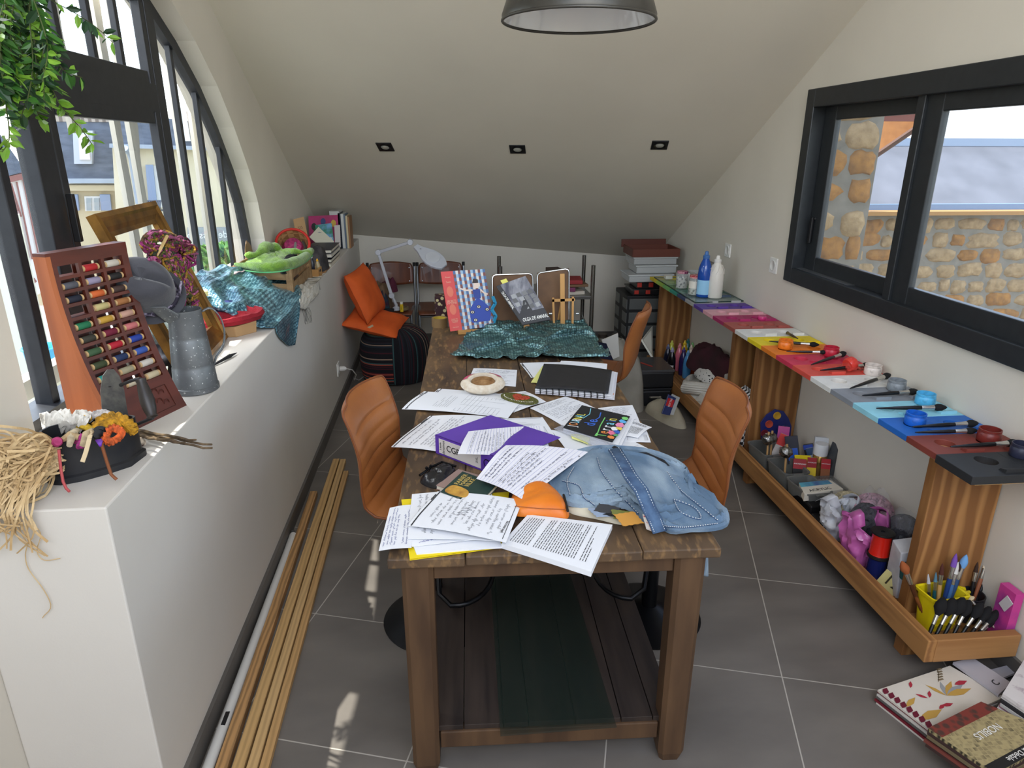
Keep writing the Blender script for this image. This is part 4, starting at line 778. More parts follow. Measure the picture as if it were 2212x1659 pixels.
card(1762, 985, .17, .075, .09, (196, 206, 218), 'pale blue-white blister pack', yaw=-25, roll=-20, top=(50, 80, 120)); card(1765, 935, .16, .075, .17, (206, 204, 200), 'white and black paint set box with a window of colours', name='paint_set_box', cat='box', yaw=-35, roll=-18, th_=.045, txt='PANO', tc_=(24, 24, 26), bar=(220, 170, 50))
card(1778, 975, .18, .09, .14, (206, 210, 216), 'white moulded pack with a pearl knob beside the spray can', yaw=-25, th_=.03)
card(1800, 1000, .12, .05, .2, (66, 68, 72), 'dark slim box standing beside the spray can', yaw=-80, th_=.05, name='dark_box', cat='box')
for px, py, l, c2, bb in ((1692, 992, 'red-headed card lying in the middle tub', (150, 30, 40), (190, 180, 170)), (1726, 1018, 'red-headed card with a black body in the nearest tub', (158, 28, 40), (16, 16, 18)), (1752, 1015, 'red-headed card with a yellow tube', (158, 28, 40), (226, 196, 40)), (1782, 1018, 'red-headed card with a brown tube', (170, 34, 44), (140, 84, 50))):
    card(px, py, .13, .06 if 'black' in l else .042, .12, bb, l, name='paint_tube_card', top=c2, yaw=-18, roll=0, txt='AMSTERDAM', tilt=-18)
card(1734, 990, .22, .075, .03, (232, 208, 40), 'yellow-topped card lying over the red cards', yaw=-12, tilt=-60)
t = thing('spray_can', 'golden spray can with a white cap against the wall under the bench', 'spray can', (1.785, 2.86, BB)); MB().lathe([(.03, 0), (.032, .004), (.032, .145), (.028, .152)], 24).build('can_body', flat((196, 158, 92), .25, .7), t, local=True, smooth=True); MB().lathe([(.032, .15), (.032, .2), (.029, .207), (0, .208)], 24).build('cap', flat((222, 224, 228), .35), t, local=True, smooth=True); tlocal('nett', .026, flat((90, 60, 30), .5), t, (-.012, -.0335, .115), (1, -.25, 0), (0, 0, 1))
t = thing('marker_set', 'clear box of grey marker pens near the wall under the bench', 'marker box', (1.745, 2.70, BB)); MB().box((1.745, 2.70, .14), (.12, .14, .08)).build('case', mat('grey_clear_case', (120, 122, 120), .2, alpha=.45), t)
for k in range(6): MB().tube([(1.70 + .018 * k, 2.645, .165), (1.70 + .018 * k, 2.755, .165)], .008, 8).build('marker', flat((176, 178, 176), .4), t)
q = [onz(1726, 1043, .215), onz(1795, 1037, .215), onz(1822, 1056, .215), onz(1738, 1068, .215)]
t = thing('acrylic_paint_box', 'cream acrylic paint box lying across black trays under the bench', 'box', q[3] - V((0, 0, .035)))
MB().hexa([p_ - V((0, 0, .035)) for p_ in q], q).build('carton', flat((216, 210, 196), .5), t, bevel=.002); MB().hexa([q[0].lerp(q[1], .0), q[0].lerp(q[1], .9), q[3].lerp(q[2], .9).lerp(q[0].lerp(q[1], .9), .62), q[3].lerp(q[2], 0).lerp(q[0], .62)], [p_ + V((0, 0, .0008)) for p_ in (q[0].lerp(q[1], .0), q[0].lerp(q[1], .9), q[3].lerp(q[2], .9).lerp(q[0].lerp(q[1], .9), .62), q[0].lerp(q[3], .38))]).build('printed_band', mat('blue_band', (60, 70, 140), .5, c2=(90, 170, 190), sc_=14), t)
text('ACRYLIC', .028, PRINT, t, (q[3] * 1.3 + q[2] + q[0] * .35 + q[1] * .35) / 3.0, q[2] - q[3], V((0, .5, 1)).normalized() * 0 + (q[0] - q[3]), align='CENTER')
tag(MB().box((1.63, 2.585, .14), (.15, .17, .075)).build('black_tray', flat((18, 18, 20), .4), bevel=.008), 'black plastic tray under the cream acrylic box', 'tray'); tag(MB().box((1.60, 2.43, .125), (.1, .12, .05)).build('black_case', flat((22, 22, 24), .4), bevel=.008), 'small black case between the acrylic box and the white carrier bag', 'case')
PLB = mat('blue_plastic', (42, 52, 120), .2, c2=(36, 44, 104), sc_=6)
t = thing('plastic_palette', 'blue plastic palette with paint wells leaning on the middle upright', 'palette', (1.70, 3.17, .11)); m = MB(); pts = [(.0, .12), (.03, .16), (.075, .185), (.12, .175), (.15, .14), (.17, .10), (.17, .03), (.13, .0), (.06, .0), (.01, .04)]; PAL = lambda a, b_, d=0: V((1.62 + a, 3.16 + b_ * .12 - d, .16 + b_ * 1.1))
m.hexa([PAL(a, b_, -.004) for a, b_ in pts], [PAL(a, b_, .004) for a, b_ in pts]); m.build('palette_board', PLB, t)
for a, b_, c in ((.085, .155, (206, 160, 50)), (.045, .115, (190, 80, 60)), (.025, .07, (120, 40, 50)), (.13, .09, (60, 66, 120))): MB().lathe([(.021, .0), (.02, .006), (.015, .004), (0, .003)], 16, c=PAL(a, b_, .004), M=Matrix.Rotation(R(90), 3, 'X')).build('paint_well', flat(c, .4), t, smooth=True)
# yarns and bags
def yarn(out, z0, h, c, label, seed, cat='yarn', name='yarn_bundle', film=None, n=26, r=.007, group=None):
    t = thing(name, label, cat, V((*(sum((V((*q, 0)) for q in out), V()) / len(out))[:2], z0)), group=group); random.seed(seed)
    c0 = t.location; rx = max(abs(q[0] - c0.x) for q in out); ry = max(abs(q[1] - c0.y) for q in out); m = MB()
    for k in range(n):
        a0 = random.random() * 6.28; el = random.random(); pts = []
        ax = V((random.gauss(0, 1), random.gauss(0, 1), random.gauss(0, .6))).normalized(); e1 = ax.cross(V((.3, .2, .9))).normalized(); e2 = ax.cross(e1)
        for j in range(15):
            a = a0 + j * .30; d = e1 * math.cos(a) + e2 * math.sin(a); d = (d + ax * (el - .5) * .9).normalized()
            pts.append(c0 + V((d.x * rx, d.y * ry, h * .5 + d.z * h * .5)) * 1 - V((0, 0, 0)))
        m.tube(pts, r, 6)
    m.lathe([(0, 0.02 * h), (rx * .7, h * .15), (rx * .92, h * .5), (rx * .7, h * .85), (0, h * .97)], 16, c=c0, sy=ry / rx); o = m.build('strands', mat('yarn_%d_%d_%d' % c, c, .95, c2=tuple(int(k * .7) for k in c), sc_=60, bump=.4), t, smooth=True)
    if film: mound('wrapper', [(c0.x + (q[0] - c0.x) * 1.06, c0.y + (q[1] - c0.y) * 1.06) for q in out], z0, h * 1.08, mat('cling_film', (214, 216, 220), .08, alpha=.14, spec=.7), None, None, seed, .2, 14, 3, parent=t)
    return t
ell = lambda cx, cy, rx, ry: [(cx + rx * math.cos(k * .785), cy + ry * math.sin(k * .785)) for k in range(8)]
yarn(ell(1.70, 2.47, .07, .06), BB, .15, (206, 194, 160), 'cream yarn hank under the bench beside the acrylic box', 31)
yarn(ell(1.735, 2.345, .075, .085), .13, .17, (206, 160, 176), 'pink yarn in a clear wrapper on top of the bags', 32, film=True)
yarn(ell(1.742, 2.155, .07, .08), .12, .19, (64, 64, 70), 'dark grey yarn ball in a clear bag nearest the near upright', 33, film=True)
yarn(ell(1.655, 2.27, .05, .055), .15, .15, (86, 86, 92), 'chunky grey yarn poking out of the pink carrier bag', 34, r=.012, n=18)
yarn(ell(1.69, 2.10, .035, .035), BB, .12, (196, 176, 138), 'small beige wool ball behind the red ribbon spool', 35, n=14)
def bag(cx, cy, rx, ry, h, m_, label, seed, lean=0):
    t = thing('carrier_bag', label, 'carrier bag', (cx, cy, BB)); m = MB(); N_ = 40; rows = 16
    def f(u, v):
        a = u * 6.2832; sq = (abs(math.cos(a)) ** 3 + abs(math.sin(a)) ** 3) ** (-1 / 3); k = .86 + .18 * math.sin(v * 2.6); q = V((cx + rx * k * sq * math.cos(a), cy + ry * k * sq * math.sin(a), BB + h * v * (1 + .16 * math.cos(2 * a) * v ** 3)))
        cr = noise.noise(V((math.cos(a) * 2.4, math.sin(a) * 2.4, v * 4 + seed))); c2_ = noise.noise(V((math.cos(a) * 6, math.sin(a) * 6, v * 9 + seed * 2)))
        d = V((math.cos(a), math.sin(a), 0)); return q + d * (.022 * (1 - 2 * abs(cr)) + .008 * c2_) * (.3 + v)
    m.grid(f, N_, rows); m.build('bag_film', m_, t, smooth=True, solid=.0008)
    for s in (-1, 1):
        m = MB(); q0 = f((.0 if s > 0 else .5) + .12, 1); q1 = f((.0 if s > 0 else .5) + .0, 1) ; q1b = f((1 if s > 0 else .5) - .12, 1); tp = (q0 + q1b) / 2 + V((s * .012, -.03, .045)); hp_ = [q0, q0.lerp(tp, .6) + V((0, 0, .012)), tp, q1b.lerp(tp, .6) + V((0, 0, .012)), q1b]; w_ = V((s * .012, .006, -.012)); m.add([cr(hp_, k / 12) - w_ for k in range(13)] + [cr(hp_, k / 12) + w_ * 1.6 for k in range(13)], [(k, k + 1, 14 + k, 13 + k) for k in range(12)]); m.build('bag_handle', m_, t, smooth=True, solid=.001)
    return t
bag(1.605, 2.21, .05, .07, .18, mat('pink_film', (186, 92, 160), .22, c2=(202, 110, 172), sc_=7, coat=.3), 'glossy pink plastic carrier bag leaning over the front rail', 3); bag(1.605, 2.38, .042, .05, .15, mat('white_film', (206, 208, 212), .3, c2=(190, 192, 198), sc_=7), 'white plastic carrier bag just beyond the pink bag', 8)
def spool_big(p, c, l):
    t = thing('ribbon_spool', l, 'ribbon spool', p, group='two big ribbon spools stacked under the bench'); MB().lathe([(.036, .006), (.034, .012), (.034, .088), (.036, .094)], 32).build('ribbon', mat('ribbon_%d_%d_%d' % c, c, .22, c2=tuple(int(k * .6) for k in c), sc_=30, kind='stripe', st=(0, 0, 1), coat=.3), t, local=True, smooth=True)
    for z in (0, .094): MB().lathe([(.041, z), (.042, z + .003), (.041, z + .006), (.03, z + .007), (.008, z + .0055), (.008, z + .001)], 32).build('flange', flat((20, 20, 22), .4), t, local=True, smooth=True)
spool_big(V((1.60, 2.085, BB)), (24, 34, 90), 'navy ribbon spool at the bottom, under the red one'); spool_big(V((1.60, 2.085, BB + .10)), (206, 34, 22), 'shiny red ribbon spool with a black top flange')
t = thing('white_paper_bag', 'white paper bag with a teal bundle beside the near upright', 'bag', (1.63, 1.985, BB)); MB().hexa([V((1.60, 1.95, BB)), V((1.70, 1.93, BB)), V((1.71, 2.02, BB)), V((1.61, 2.04, BB))], [V((1.585, 1.955, .29)), V((1.70, 1.93, .32)), V((1.71, 2.0, .33)), V((1.60, 2.03, .30))]).build('bag_body', mat('crinkled_white_paper', (208, 208, 210), .5, c2=(188, 188, 194), sc_=14, bump=.4), t, bevel=.004); MB().lathe([(0, -.04), (.02, -.03), (.024, 0), (.015, .03), (0, .036)], 14, c=(1.60, 1.925, .235)).build('teal_bundle', mat('teal_cloth', (24, 84, 84), .8, c2=(18, 60, 62), sc_=20, bump=.6), t, smooth=True)
card(1990, 1108, .16, .07, .2, (150, 40, 70), 'raspberry coloured packet against the near upright', yaw=-10, tilt=-5); card(1982, 1122, .15, .045, .12, (220, 140, 50), 'orange folded packet in front of the raspberry one', yaw=-20, roll=8); card(1968, 1138, .13, .03, .06, (206, 84, 74), 'small coral packet beside the orange one', yaw=-20, th_=.03)
t = card(1925, 1262, .10, .085, .075, (206, 194, 130), 'pale yellow card with small print tucked behind the front rail', name='price_card', cat='card', yaw=-52, roll=22, th_=.002, txt='12', tc_=(60, 54, 30)); card(1955, 1252, .11, .07, .09, (196, 186, 184), 'pinkish white card beside the yellow card', name='price_card', cat='card', yaw=-45, roll=10, th_=.002)
# ---- near end: yellow basket of brushes, black brush fan
YB = mat('yellow_plastic', (226, 206, 24), .35, c2=(214, 192, 18), sc_=10)
t = thing('brush_basket', 'bright yellow rectangular plastic basket full of used brushes', 'basket', (1.645, 1.805, BB), (0, 0, R(6)))
def rr(a, b_, z, r=.016): return [V((sx * (a - r) + r * math.cos(q), sy * (b_ - r) + r * math.sin(q), z)) for sx, sy, q0 in ((1, 1, 0), (-1, 1, 90), (-1, -1, 180), (1, -1, 270)) for q in [R(q0 + k * 22.5) for k in range(5)]]
lv = [rr(.054, .033, 0), rr(.066, .042, .125), rr(.071, .047, .127), rr(.073, .049, .138), rr(.069, .045, .14), rr(.064, .04, .136), rr(.052, .031, .008)]; n_ = 20; m = MB(); m.add(sum(lv, []), [(j * n_ + k, j * n_ + (k + 1) % n_, (j + 1) * n_ + (k + 1) % n_, (j + 1) * n_ + k) for j in range(6) for k in range(n_)] + [list(range(n_)), [6 * n_ + k for k in range(n_)]]); m.build('basket_body', YB, t, local=True, smooth=True)
for k in range(4): MB().box((0, -.037 - .0023 * k, .025 + .026 * k), (.08, .006, .005), M=Matrix.Rotation(R(0), 3, 'X')).build('moulded_rib', YB, t, local=True)
MB().tube([(.07, -.02, .13), (.098, -.01, .125), (.104, .0, .10), (.098, .01, .125), (.07, .02, .13)], .006, 8).build('side_handle', YB, t, local=True, smooth=True)
HC = [(30, 60, 120), (24, 80, 90), (40, 40, 46), (190, 150, 90), (110, 70, 40), (70, 110, 160)]; TC_ = [(120, 80, 170), (110, 160, 210), (210, 205, 195), (70, 40, 26), (60, 34, 24), (50, 40, 34), (30, 110, 110), (190, 120, 40)]
protos = {}
def ubrush(p, q, hc, tc_, label, grp, rb=.006, fl=1.0, hf=.66):
    key = (hc, tc_, rb, fl)
    if key in protos: o = dup(protos[key])
    else: protos[key] = o = brush_proto(flat(hc, .35), FER, flat(tc_, .9), .19, rb, fl, hf)
    o['label'] = label; o['group'] = grp; aim(o, p, q, .198); return o
A_ = t.location
WET = [((1948, 1212), (-.055, .0), (78, 44, 26), (150, 80, 40), .012, 'wide flat brush with brown bristles sticking out to the left of the yellow basket'), ((1958, 1242), (-.058, -.02), (120, 70, 36), (110, 70, 40), .009, 'ochre brush leaning out low at the left of the yellow basket'), ((2005, 1240), (-.03, 0), (40, 40, 46), (180, 180, 185), .005, 'silver-tipped tool in the yellow basket'), ((2022, 1236), (-.01, .01), (24, 80, 90), (80, 120, 140), .005, 'teal-handled brush in the yellow basket'), ((2036, 1217), (.01, .01), (190, 150, 90), (80, 40, 30), .006, 'brush with a natural wooden handle in the yellow basket'), ((2066, 1196), (.03, .01), (30, 60, 120), (120, 80, 170), .007, 'brush with a purple tip in the yellow basket'), ((2088, 1198), (.045, .0), (40, 70, 110), (110, 160, 210), .010, 'brush with a pale blue flat tip in the yellow basket'), ((2070, 1214), (.035, -.01), (60, 100, 150), (214, 210, 205), .006, 'brush with a white round tip in the yellow basket'), ((2080, 1208), (.05, .01), (30, 34, 40), (50, 34, 30), .008, 'brush with a dark brown tip in the yellow basket')]
for (px, dx, hc, tc_, rb, l) in WET:
    p = A_ + V((dx[0] * .6, dx[1] * .6, .012)); q = ony(*px, A_.y + .03); ubrush(p, q, hc, tc_, l, 'brushes in the yellow basket', rb)
FAN = [((2006, 1372), (2040, 1290), .016), ((2022, 1372), (2062, 1292), .017), ((2040, 1371), (2083, 1290), .016), ((2060, 1370), (2096, 1296), .015), ((2078, 1369), (2122, 1302), .015), ((2098, 1368), (2140, 1310), .013), ((2116, 1366), (2158, 1318), .012), ((2130, 1364), (2170, 1334), .010)]
for i, (a, c, rb) in enumerate(FAN):
    q = ony(*c, 1.735 + .004 * (i % 2)); d_ = (q - ony(*a, 1.697)).normalized(); p = q - d_ * min(.2, (q.z - .108) / max(.2, d_.z)); q.x = min(q.x, 1.80)
    ubrush(p, q, (20, 20, 22), (14, 14, 16), 'big soft black brush of the fan in the bench corner, ' + ('leftmost, touching the yellow basket', 'second from the yellow basket', 'third from the yellow basket', 'fourth from the yellow basket', 'fifth from the yellow basket', 'sixth from the yellow basket', 'seventh from the yellow basket', 'rightmost')[i], 'black brushes fanned out at the bench end', rb * 1.25, 1.0, .5)
t = thing('brush_pot', 'dark pot holding mixed brushes right of the yellow basket', 'pot', (1.775, 1.83, BB)); MB().lathe([(.036, 0), (.042, .004), (.046, .10), (.042, .1), (.038, .01)], 24).build('pot_wall', flat((30, 30, 34), .4), t, local=True, smooth=True)
for (px, hc, tc_, rb, l) in (((2112, 1214), (24, 24, 26), (60, 40, 30), .006, 'thin dark brush left in the dark pot'), ((2135, 1204), (150, 90, 60), (226, 210, 180), .007, 'cream pointed brush in the dark pot'), ((2146, 1212), (26, 26, 28), (44, 24, 22), .009, 'dark round brush in the dark pot'), ((2160, 1210), (190, 160, 130), (200, 170, 140), .006, 'beige tool in the dark pot'), ((2172, 1226), (20, 84, 88), (70, 190, 180), .009, 'brush with a turquoise tip in the dark pot'), ((2186, 1240), (40, 40, 44), (90, 74, 50), .011, 'wide olive-brown brush at the right of the dark pot'), ((2178, 1262), (120, 120, 124), (190, 150, 80), .008, 'brush with a golden tip in the dark pot')):
    q = ony(*px, 1.87); p = V((1.775 + (q.x - 1.775) * .2, 1.83, BB + .012)); ubrush(p, q, hc, tc_, l, 'brushes in the dark pot', rb)
p = onz(2135, 1300, .2); t = brush_proto(flat((200, 190, 170), .5), FER, mat('cream_bristle', (214, 196, 156), .9), .16, .02); t['label'] = 'thick cream bristled brush lying on the black brushes'; t['group'] = 'black brushes fanned out at the bench end'; aim(t, V((1.80, 1.72, .13)), V((1.735, 1.80, .215)), .168)
t = thing('craft_pack', 'pink and purple boxed craft pack against the wall at the bench end', 'box', (1.805, 1.73, BB)); MB().box((1.808, 1.715, .2), (.03, .065, .2)).build('carton', mat('pink_purple_print', (196, 60, 140), .4, c2=(70, 44, 120), sc_=7, lo=.4, hi=.6), t); MB().box((1.789, 1.705, .25), (.003, .03, .05), M=Matrix.Rotation(R(25), 3, 'X')).build('hang_tag', flat((196, 190, 192), .5), t)
# ------------------------------------------------------------- papers and things on the work table
PAPER = mat('white_paper', (226, 228, 232), .75); RULE = flat((150, 156, 200), .8); PINKR = flat((220, 150, 160), .8); PENC = flat((120, 122, 128), .8); PAPER2 = mat('ruled_paper', (224, 223, 228), .75)
def sheet(px, z, label, marks=None, th=.0012, bend=.004, m_=None, name='paper_sheet', cat='paper', group='loose papers on the work table', seed=0, ink=None, inset=.09, rows=None, bend2=0, hdr=False):
    zs = z if isinstance(z, (list, tuple)) else [z] * 4; q = [onz(x, y, zz) for (x, y), zz in zip(px, zs)]
    random.seed(seed + 77); ph = random.random() * 3
    def S(u, v, d=0):
        p = q[0].lerp(q[1], u).lerp(q[3].lerp(q[2], u), v); p.z += bend * (math.sin(math.pi * u) * .6 + math.sin(math.pi * v) * .6 + .25 * math.sin(u * 5 + v * 3 + ph)) + bend2 * abs(u - .5) + d; return p
    t = thing(name, label, cat, S(.5, .5), group=group)
    m = MB(); m.grid(lambda u, v: S(u, v, 0), 14, 14); m.grid(lambda u, v: S(u, v, -th), 14, 14); n_ = 15; off = n_ * n_; ed = [i for i in range(n_)] + [j * n_ + n_ - 1 for j in range(1, n_)] + [(n_ - 1) * n_ + i for i in range(n_ - 2, -1, -1)] + [j * n_ for j in range(n_ - 2, 0, -1)]
    m.f += [[a, b_, b_ + off, a + off] for a, b_ in zip(ed, ed[1:] + ed[:1])]; m.m += [0] * len(ed)
    m.build('sheet', m_ or PAPER, t, smooth=True); L_ = (q[1] - q[0]).length; H_ = (q[3] - q[0]).length; up = V((0, 0, 1)); E_ = .0009
    mk = (marks or '').split()
    if 'lined' in mk:
        g = MB(); k = inset
        while k < .97: g.ribbon([S(u / 8, k, E_ * .6) for u in range(9)], .0008, up); k += .0105 / max(H_, .1)
        g.build('ruled_lines', RULE, t)
    if 'holes' in mk:
        g = MB()
        for k in (.12, .37, .63, .88): g.lathe([(.003, 0), (0, 0)], 10, c=S(k, .03, E_), cap=False)
        g.build('punched_hole', flat((60, 56, 52), .8), t)
    if 'hand' in mk or 'notes' in mk:
        g = MB(); rh = (.0115 if 'hand' in mk else .017) / max(H_, .1); v = inset + .02; nr = 0
        while v < .93 and (rows is None or nr < rows):
            u = .06 + random.random() * (.05 if 'hand' in mk else .3); ue = .62 + random.random() * .33
            while u < ue:
                wl_ = (.012 + random.random() * .03) / L_; pts = []; k = 0; st = .0022 / L_
                while k * st < wl_: pts.append(S(u + k * st, v + rh * (.16 * (1 if k % 2 else -1) * (.5 + random.random()) + (.28 * random.choice((-1, 1)) if random.random() < .14 else 0)), E_)); k += 1
                if len(pts) > 1 and 0 < u < .97 - wl_: g.ribbon(pts, .0008, up)
                u += wl_ + .005 / L_
            v += rh * (1 if random.random() < .86 else 2.2); nr += 1
        if g.v: g.build('handwriting', ink or INK, t)
    if 'print' in mk:
        g = MB(); rh = .0068 / max(H_, .1); v = inset
        while v < .91:
            u = .13; ue = .9 if random.random() < .85 else .4 + random.random() * .3
            while u < ue:
                wl_ = (.004 + random.random() * .011) / L_; g.ribbon([S(u, v, E_), S(min(u + wl_, ue), v, E_)], .0017, up); u += wl_ + .0022 / L_
            v += rh * (1 if random.random() < .93 else 2.4)
        g.build('printed_text', PRINT, t)
    if 'form' in mk:
        g = MB(); g.ribbon([S(.03, .045, E_), S(.97, .045, E_)], .003, up)
        for k in range(7): a = .15 + random.random() * .1; g.ribbon([S(a, .26 + k * .022, E_), S(a + .2 + random.random() * .5, .26 + k * .022, E_)], .001, up)
        for k in range(11): v = .48 + k * .04; g.ribbon([S(.06, v, E_), S(.94, v, E_)], .0009, up)
        for u in (.06, .4, .7, .94): g.ribbon([S(u, .48, E_), S(u, .88, E_)], .0009, up)
        g.build('printed_form', flat((110, 114, 122), .8), t)
    if 'head' in mk:
        g = MB(); g.ribbon([S(k / 10, .035, E_) for k in range(11)], .0036, up); g.ribbon([S(.72, .016, E_), S(.9, .016, E_)], .004, up); g.build('header_bar', PRINT, t)
    if 'foot' in mk:
        g = MB(); g.ribbon([S(.05 + k * .08, .955, E_) for k in range(12)], .0016, up); g.build('footer_line', PRINT, t); text('julie.asso.org', .011, PRINT, t, S(.3, .925, E_), q[1] - q[0], q[0] - q[3])
    if 'zig' in mk:
        g = MB(); g.ribbon([S(.38 + .035 * k, .42 + (.05 if k % 2 else -.05) + .012 * k, E_) for k in range(9)], .0012, up); g.build('pencil_zigzag', PENC, t)
    return t
Z0 = TZ + .0016
sheet([(905, 874), (948, 840), (1142, 857), (1112, 890)], Z0, 'white sheet mostly under the printed form at the left edge of the table', 'head', seed=1)
sheet([(868, 884), (916, 844.5), (1127, 869), (1097, 903)], Z0 + .004, 'printed form with a ruled grid lying left of the felt bowl', 'form head', seed=2, bend=.008)
sheet([(1000, 908), (1172, 901), (1202, 947), (1010, 962)], Z0, 'printed sheet sticking out behind the purple ring binder', 'form', seed=3, bend=.002)
sheet([(845, 967), (928, 899), (1095, 905), (1005, 985)], [Z0, Z0 + .002, Z0 + .002, Z0], 'curling letter with handwriting overhanging the left table edge beside the purple binder', 'hand head', seed=4, bend=.012, rows=9)
sheet([(1023, 795.5), (1117, 799), (1114, 835), (1010, 828)], Z0, 'small handwritten note behind the felt bowl', 'hand', seed=5, bend=.002, inset=.1)
# felted bowl
FELT = mat('white_felt', (218, 208, 190), .95, c2=(206, 190, 166), sc_=60, bump=.6); FRED = mat('raspberry_felt', (170, 50, 84), .95, c2=(196, 96, 120), sc_=70, bump=.5)
fb = onz(1043, 846, TZ + .006); fb = thing('felt_bowl', 'small felted wool pouch in white with raspberry spots and a round opening', 'felt bowl', fb, (R(24), 0, R(2)))
fb.location.z += .014; m = MB(); m.lathe([(.0, -.006), (.05, -.002), (.08, .016), (.086, .026), (.078, .040), (.062, .049), (.053, .049), (.047, .042), (.043, .02), (.0, .010)], 40, cap=False, sx=1.06, sy=.66); o = m.build('felt_wall', FELT, fb, local=True, smooth=True)
m = MB(); m.lathe([(.0455, .040), (.0425, .021), (0, .0115)], 32, cap=False, sx=1.05, sy=.65); m.build('felt_lining', mat('tan_felt', (140, 104, 66), .95, c2=(176, 140, 96), sc_=40), fb, local=True, smooth=True)
for a0, a1, r0, r1 in ((20, 66, .061, .079), (118, 168, .061, .078)):
    m = MB(); m.grid(lambda u, v: V(((r0 + (r1 - r0) * v) * math.cos(R(a0 + (a1 - a0) * u)) * 1.065, (r0 + (r1 - r0) * v) * .665 * math.sin(R(a0 + (a1 - a0) * u)), .0505 - .0105 * v ** 1.3)), 12, 6); m.build('felt_spot', FRED, fb, local=True, smooth=True)
t = sheet([(1072, 852), (1134, 845), (1180, 868), (1112, 889)], Z0 + .003, 'white card under the beaded heart patch', 'hand', seed=6, bend=.004)
pc = onz(1122, 861, TZ + .014); t = thing('beaded_patch', 'olive green beaded patch with an orange heart lying on a white card', 'patch', pc); ux = (onz(1150, 868, TZ) - onz(1085, 852, TZ)).normalized(); uy = V((-ux.y, ux.x, 0)); ln = .085
pp = lambda a, b_, z=0: pc + ux * a * ln + uy * b_ * ln + V((0, 0, z))
BEAD = mat('olive_beads', (104, 104, 44), .5, c2=(76, 78, 30), sc_=160, bump=.5, kind='voronoi'); m = MB(); e = [(1.0 * math.cos(a), .52 * math.sin(a)) for a in [k * .2618 for k in range(24)]]; m.hexa([pp(a, b_, -.003) for a, b_ in e], [pp(a, b_, .003) for a, b_ in e]); m.build('patch_base', BEAD, t)
e = [(.30 * math.sin(k) ** 3 * 1.5, .05 + .025 * (13 * math.cos(k) - 5 * math.cos(2 * k) - 2 * math.cos(3 * k) - math.cos(4 * k))) for k in [j * .2618 for j in range(24)]]; MB().hexa([pp(a, b_, .003) for a, b_ in e], [pp(a, b_, .006) for a, b_ in e]).build('beaded_heart', mat('orange_beads', (196, 80, 50), .5, c2=(160, 54, 34), sc_=160, bump=.5, kind='voronoi'), t)
m = MB()
for k in range(26): a = 3.3 + k * .11; m.lathe([(.0015, 0), (.0015, .002), (0, .003)], 6, c=pp(.82 * math.cos(a), .40 * math.sin(a), .003))
m.build('white_beads', flat((228, 224, 214), .3), t)
# right-hand papers and the field journal
sheet([(1145, 882), (1221, 857), (1292, 884), (1218, 920)], Z0, 'handwritten sheet left of the black journal', 'hand', seed=7, bend=.006)
sheet([(1292, 882), (1366, 874.5), (1384, 917), (1325, 935)], Z0, 'handwritten sheet peeking out behind the black journal', 'hand', seed=8, bend=.003)
sheet([(1330, 926), (1396, 929), (1406, 955), (1322, 957)], Z0 + .001, 'bottom white sheet fanned out right of the black journal', 'form', seed=9, bend=.003)
sheet([(1338, 903), (1408, 922), (1378, 947), (1320, 940)], Z0 + .006, 'printed letter fanned out right of the black journal, the one reaching past the table edge', 'print', seed=10, bend=.008)
sheet([(1190, 929), (1292, 944), (1332, 962), (1238, 992)], Z0 + .001, 'white sheet below the black journal with the yellow sticky note on it', None, seed=11, bend=.004)
sheet([(1286, 967), (1362, 949), (1458, 1004), (1395, 1022)], Z0 + .002, 'gridded form in a clear sleeve, partly under the jeans', 'form', seed=12, bend=.005)
q = [onz(1196, 926, TZ + .012), onz(1215, 918, TZ + .012), onz(1420, 1005, TZ + .016), onz(1385, 1015, TZ + .016)]
tag(MB().grid(lambda u, v: q[0].lerp(q[1], u).lerp(q[3].lerp(q[2], u), v) + V((0, 0, .007 * math.sin(3 * v))), 4, 12).build('plastic_sleeve', mat('sleeve_film', (220, 224, 236), .08, alpha=.35, coat=.6), smooth=True, solid=.0008), 'clear plastic sleeve running from the lined sheets to the jeans', 'plastic sleeve')
sheet([(1231, 938), (1277, 940), (1270, 960), (1236, 947)], Z0 + .012, 'pale yellow sticky note in front of the black journal', 'notes', seed=13, bend=.003, m_=flat((226, 226, 140), .7), name='sticky_note', cat='sticky note', group=None, rows=2)
jq = [onz(1217, 922.5, TZ + .022), onz(1257, 875, TZ + .022), onz(1361, 899, TZ + .026), onz(1323, 954, TZ + .026)]
jr = thing('field_journal', 'black booklet lettered Journal de Terrain in coloured chalk colours', 'booklet', jq[0].lerp(jq[2], .5) - V((0, 0, .022)))
m = MB(); m.hexa([p - V((0, 0, .003)) for p in jq], jq); jcv = m.build('cover', flat((28, 29, 32), .6), jr, bevel=.0006)
for k in range(5): m = MB(); z = V((0, 0, -.006 - .003 * k)); jj = [jq[0] + z, jq[1] + z, jq[2] + z + (jq[2] - jq[1]) * (.03 + .05 * (k % 3)), jq[3] + z + (jq[3] - jq[0]) * (.06 + .05 * ((k + 1) % 3))]; m.hexa([p - V((0, 0, .0015)) for p in jj], jj); m.build('page', PAPER, jr)
X, Y = (jq[1] - jq[0]), (jq[0] - jq[3]); JP = lambda u, v: jq[0] + X * u - Y * v
def word(s, u, v, size, cols, sx=.85):
    du = 0
    for i, c in enumerate(s):
        text(c, size, flat(cols[i % len(cols)], .6), jcv, JP(u + du, v), X, Y, font_sx=sx); du += size * (.34 if c in 'il' else .62) * sx / X.length
Yl, Wh, Or, Gn, Bl, Cy = (240, 226, 90), (240, 240, 240), (232, 140, 70), (120, 200, 110), (60, 110, 210), (130, 210, 230)
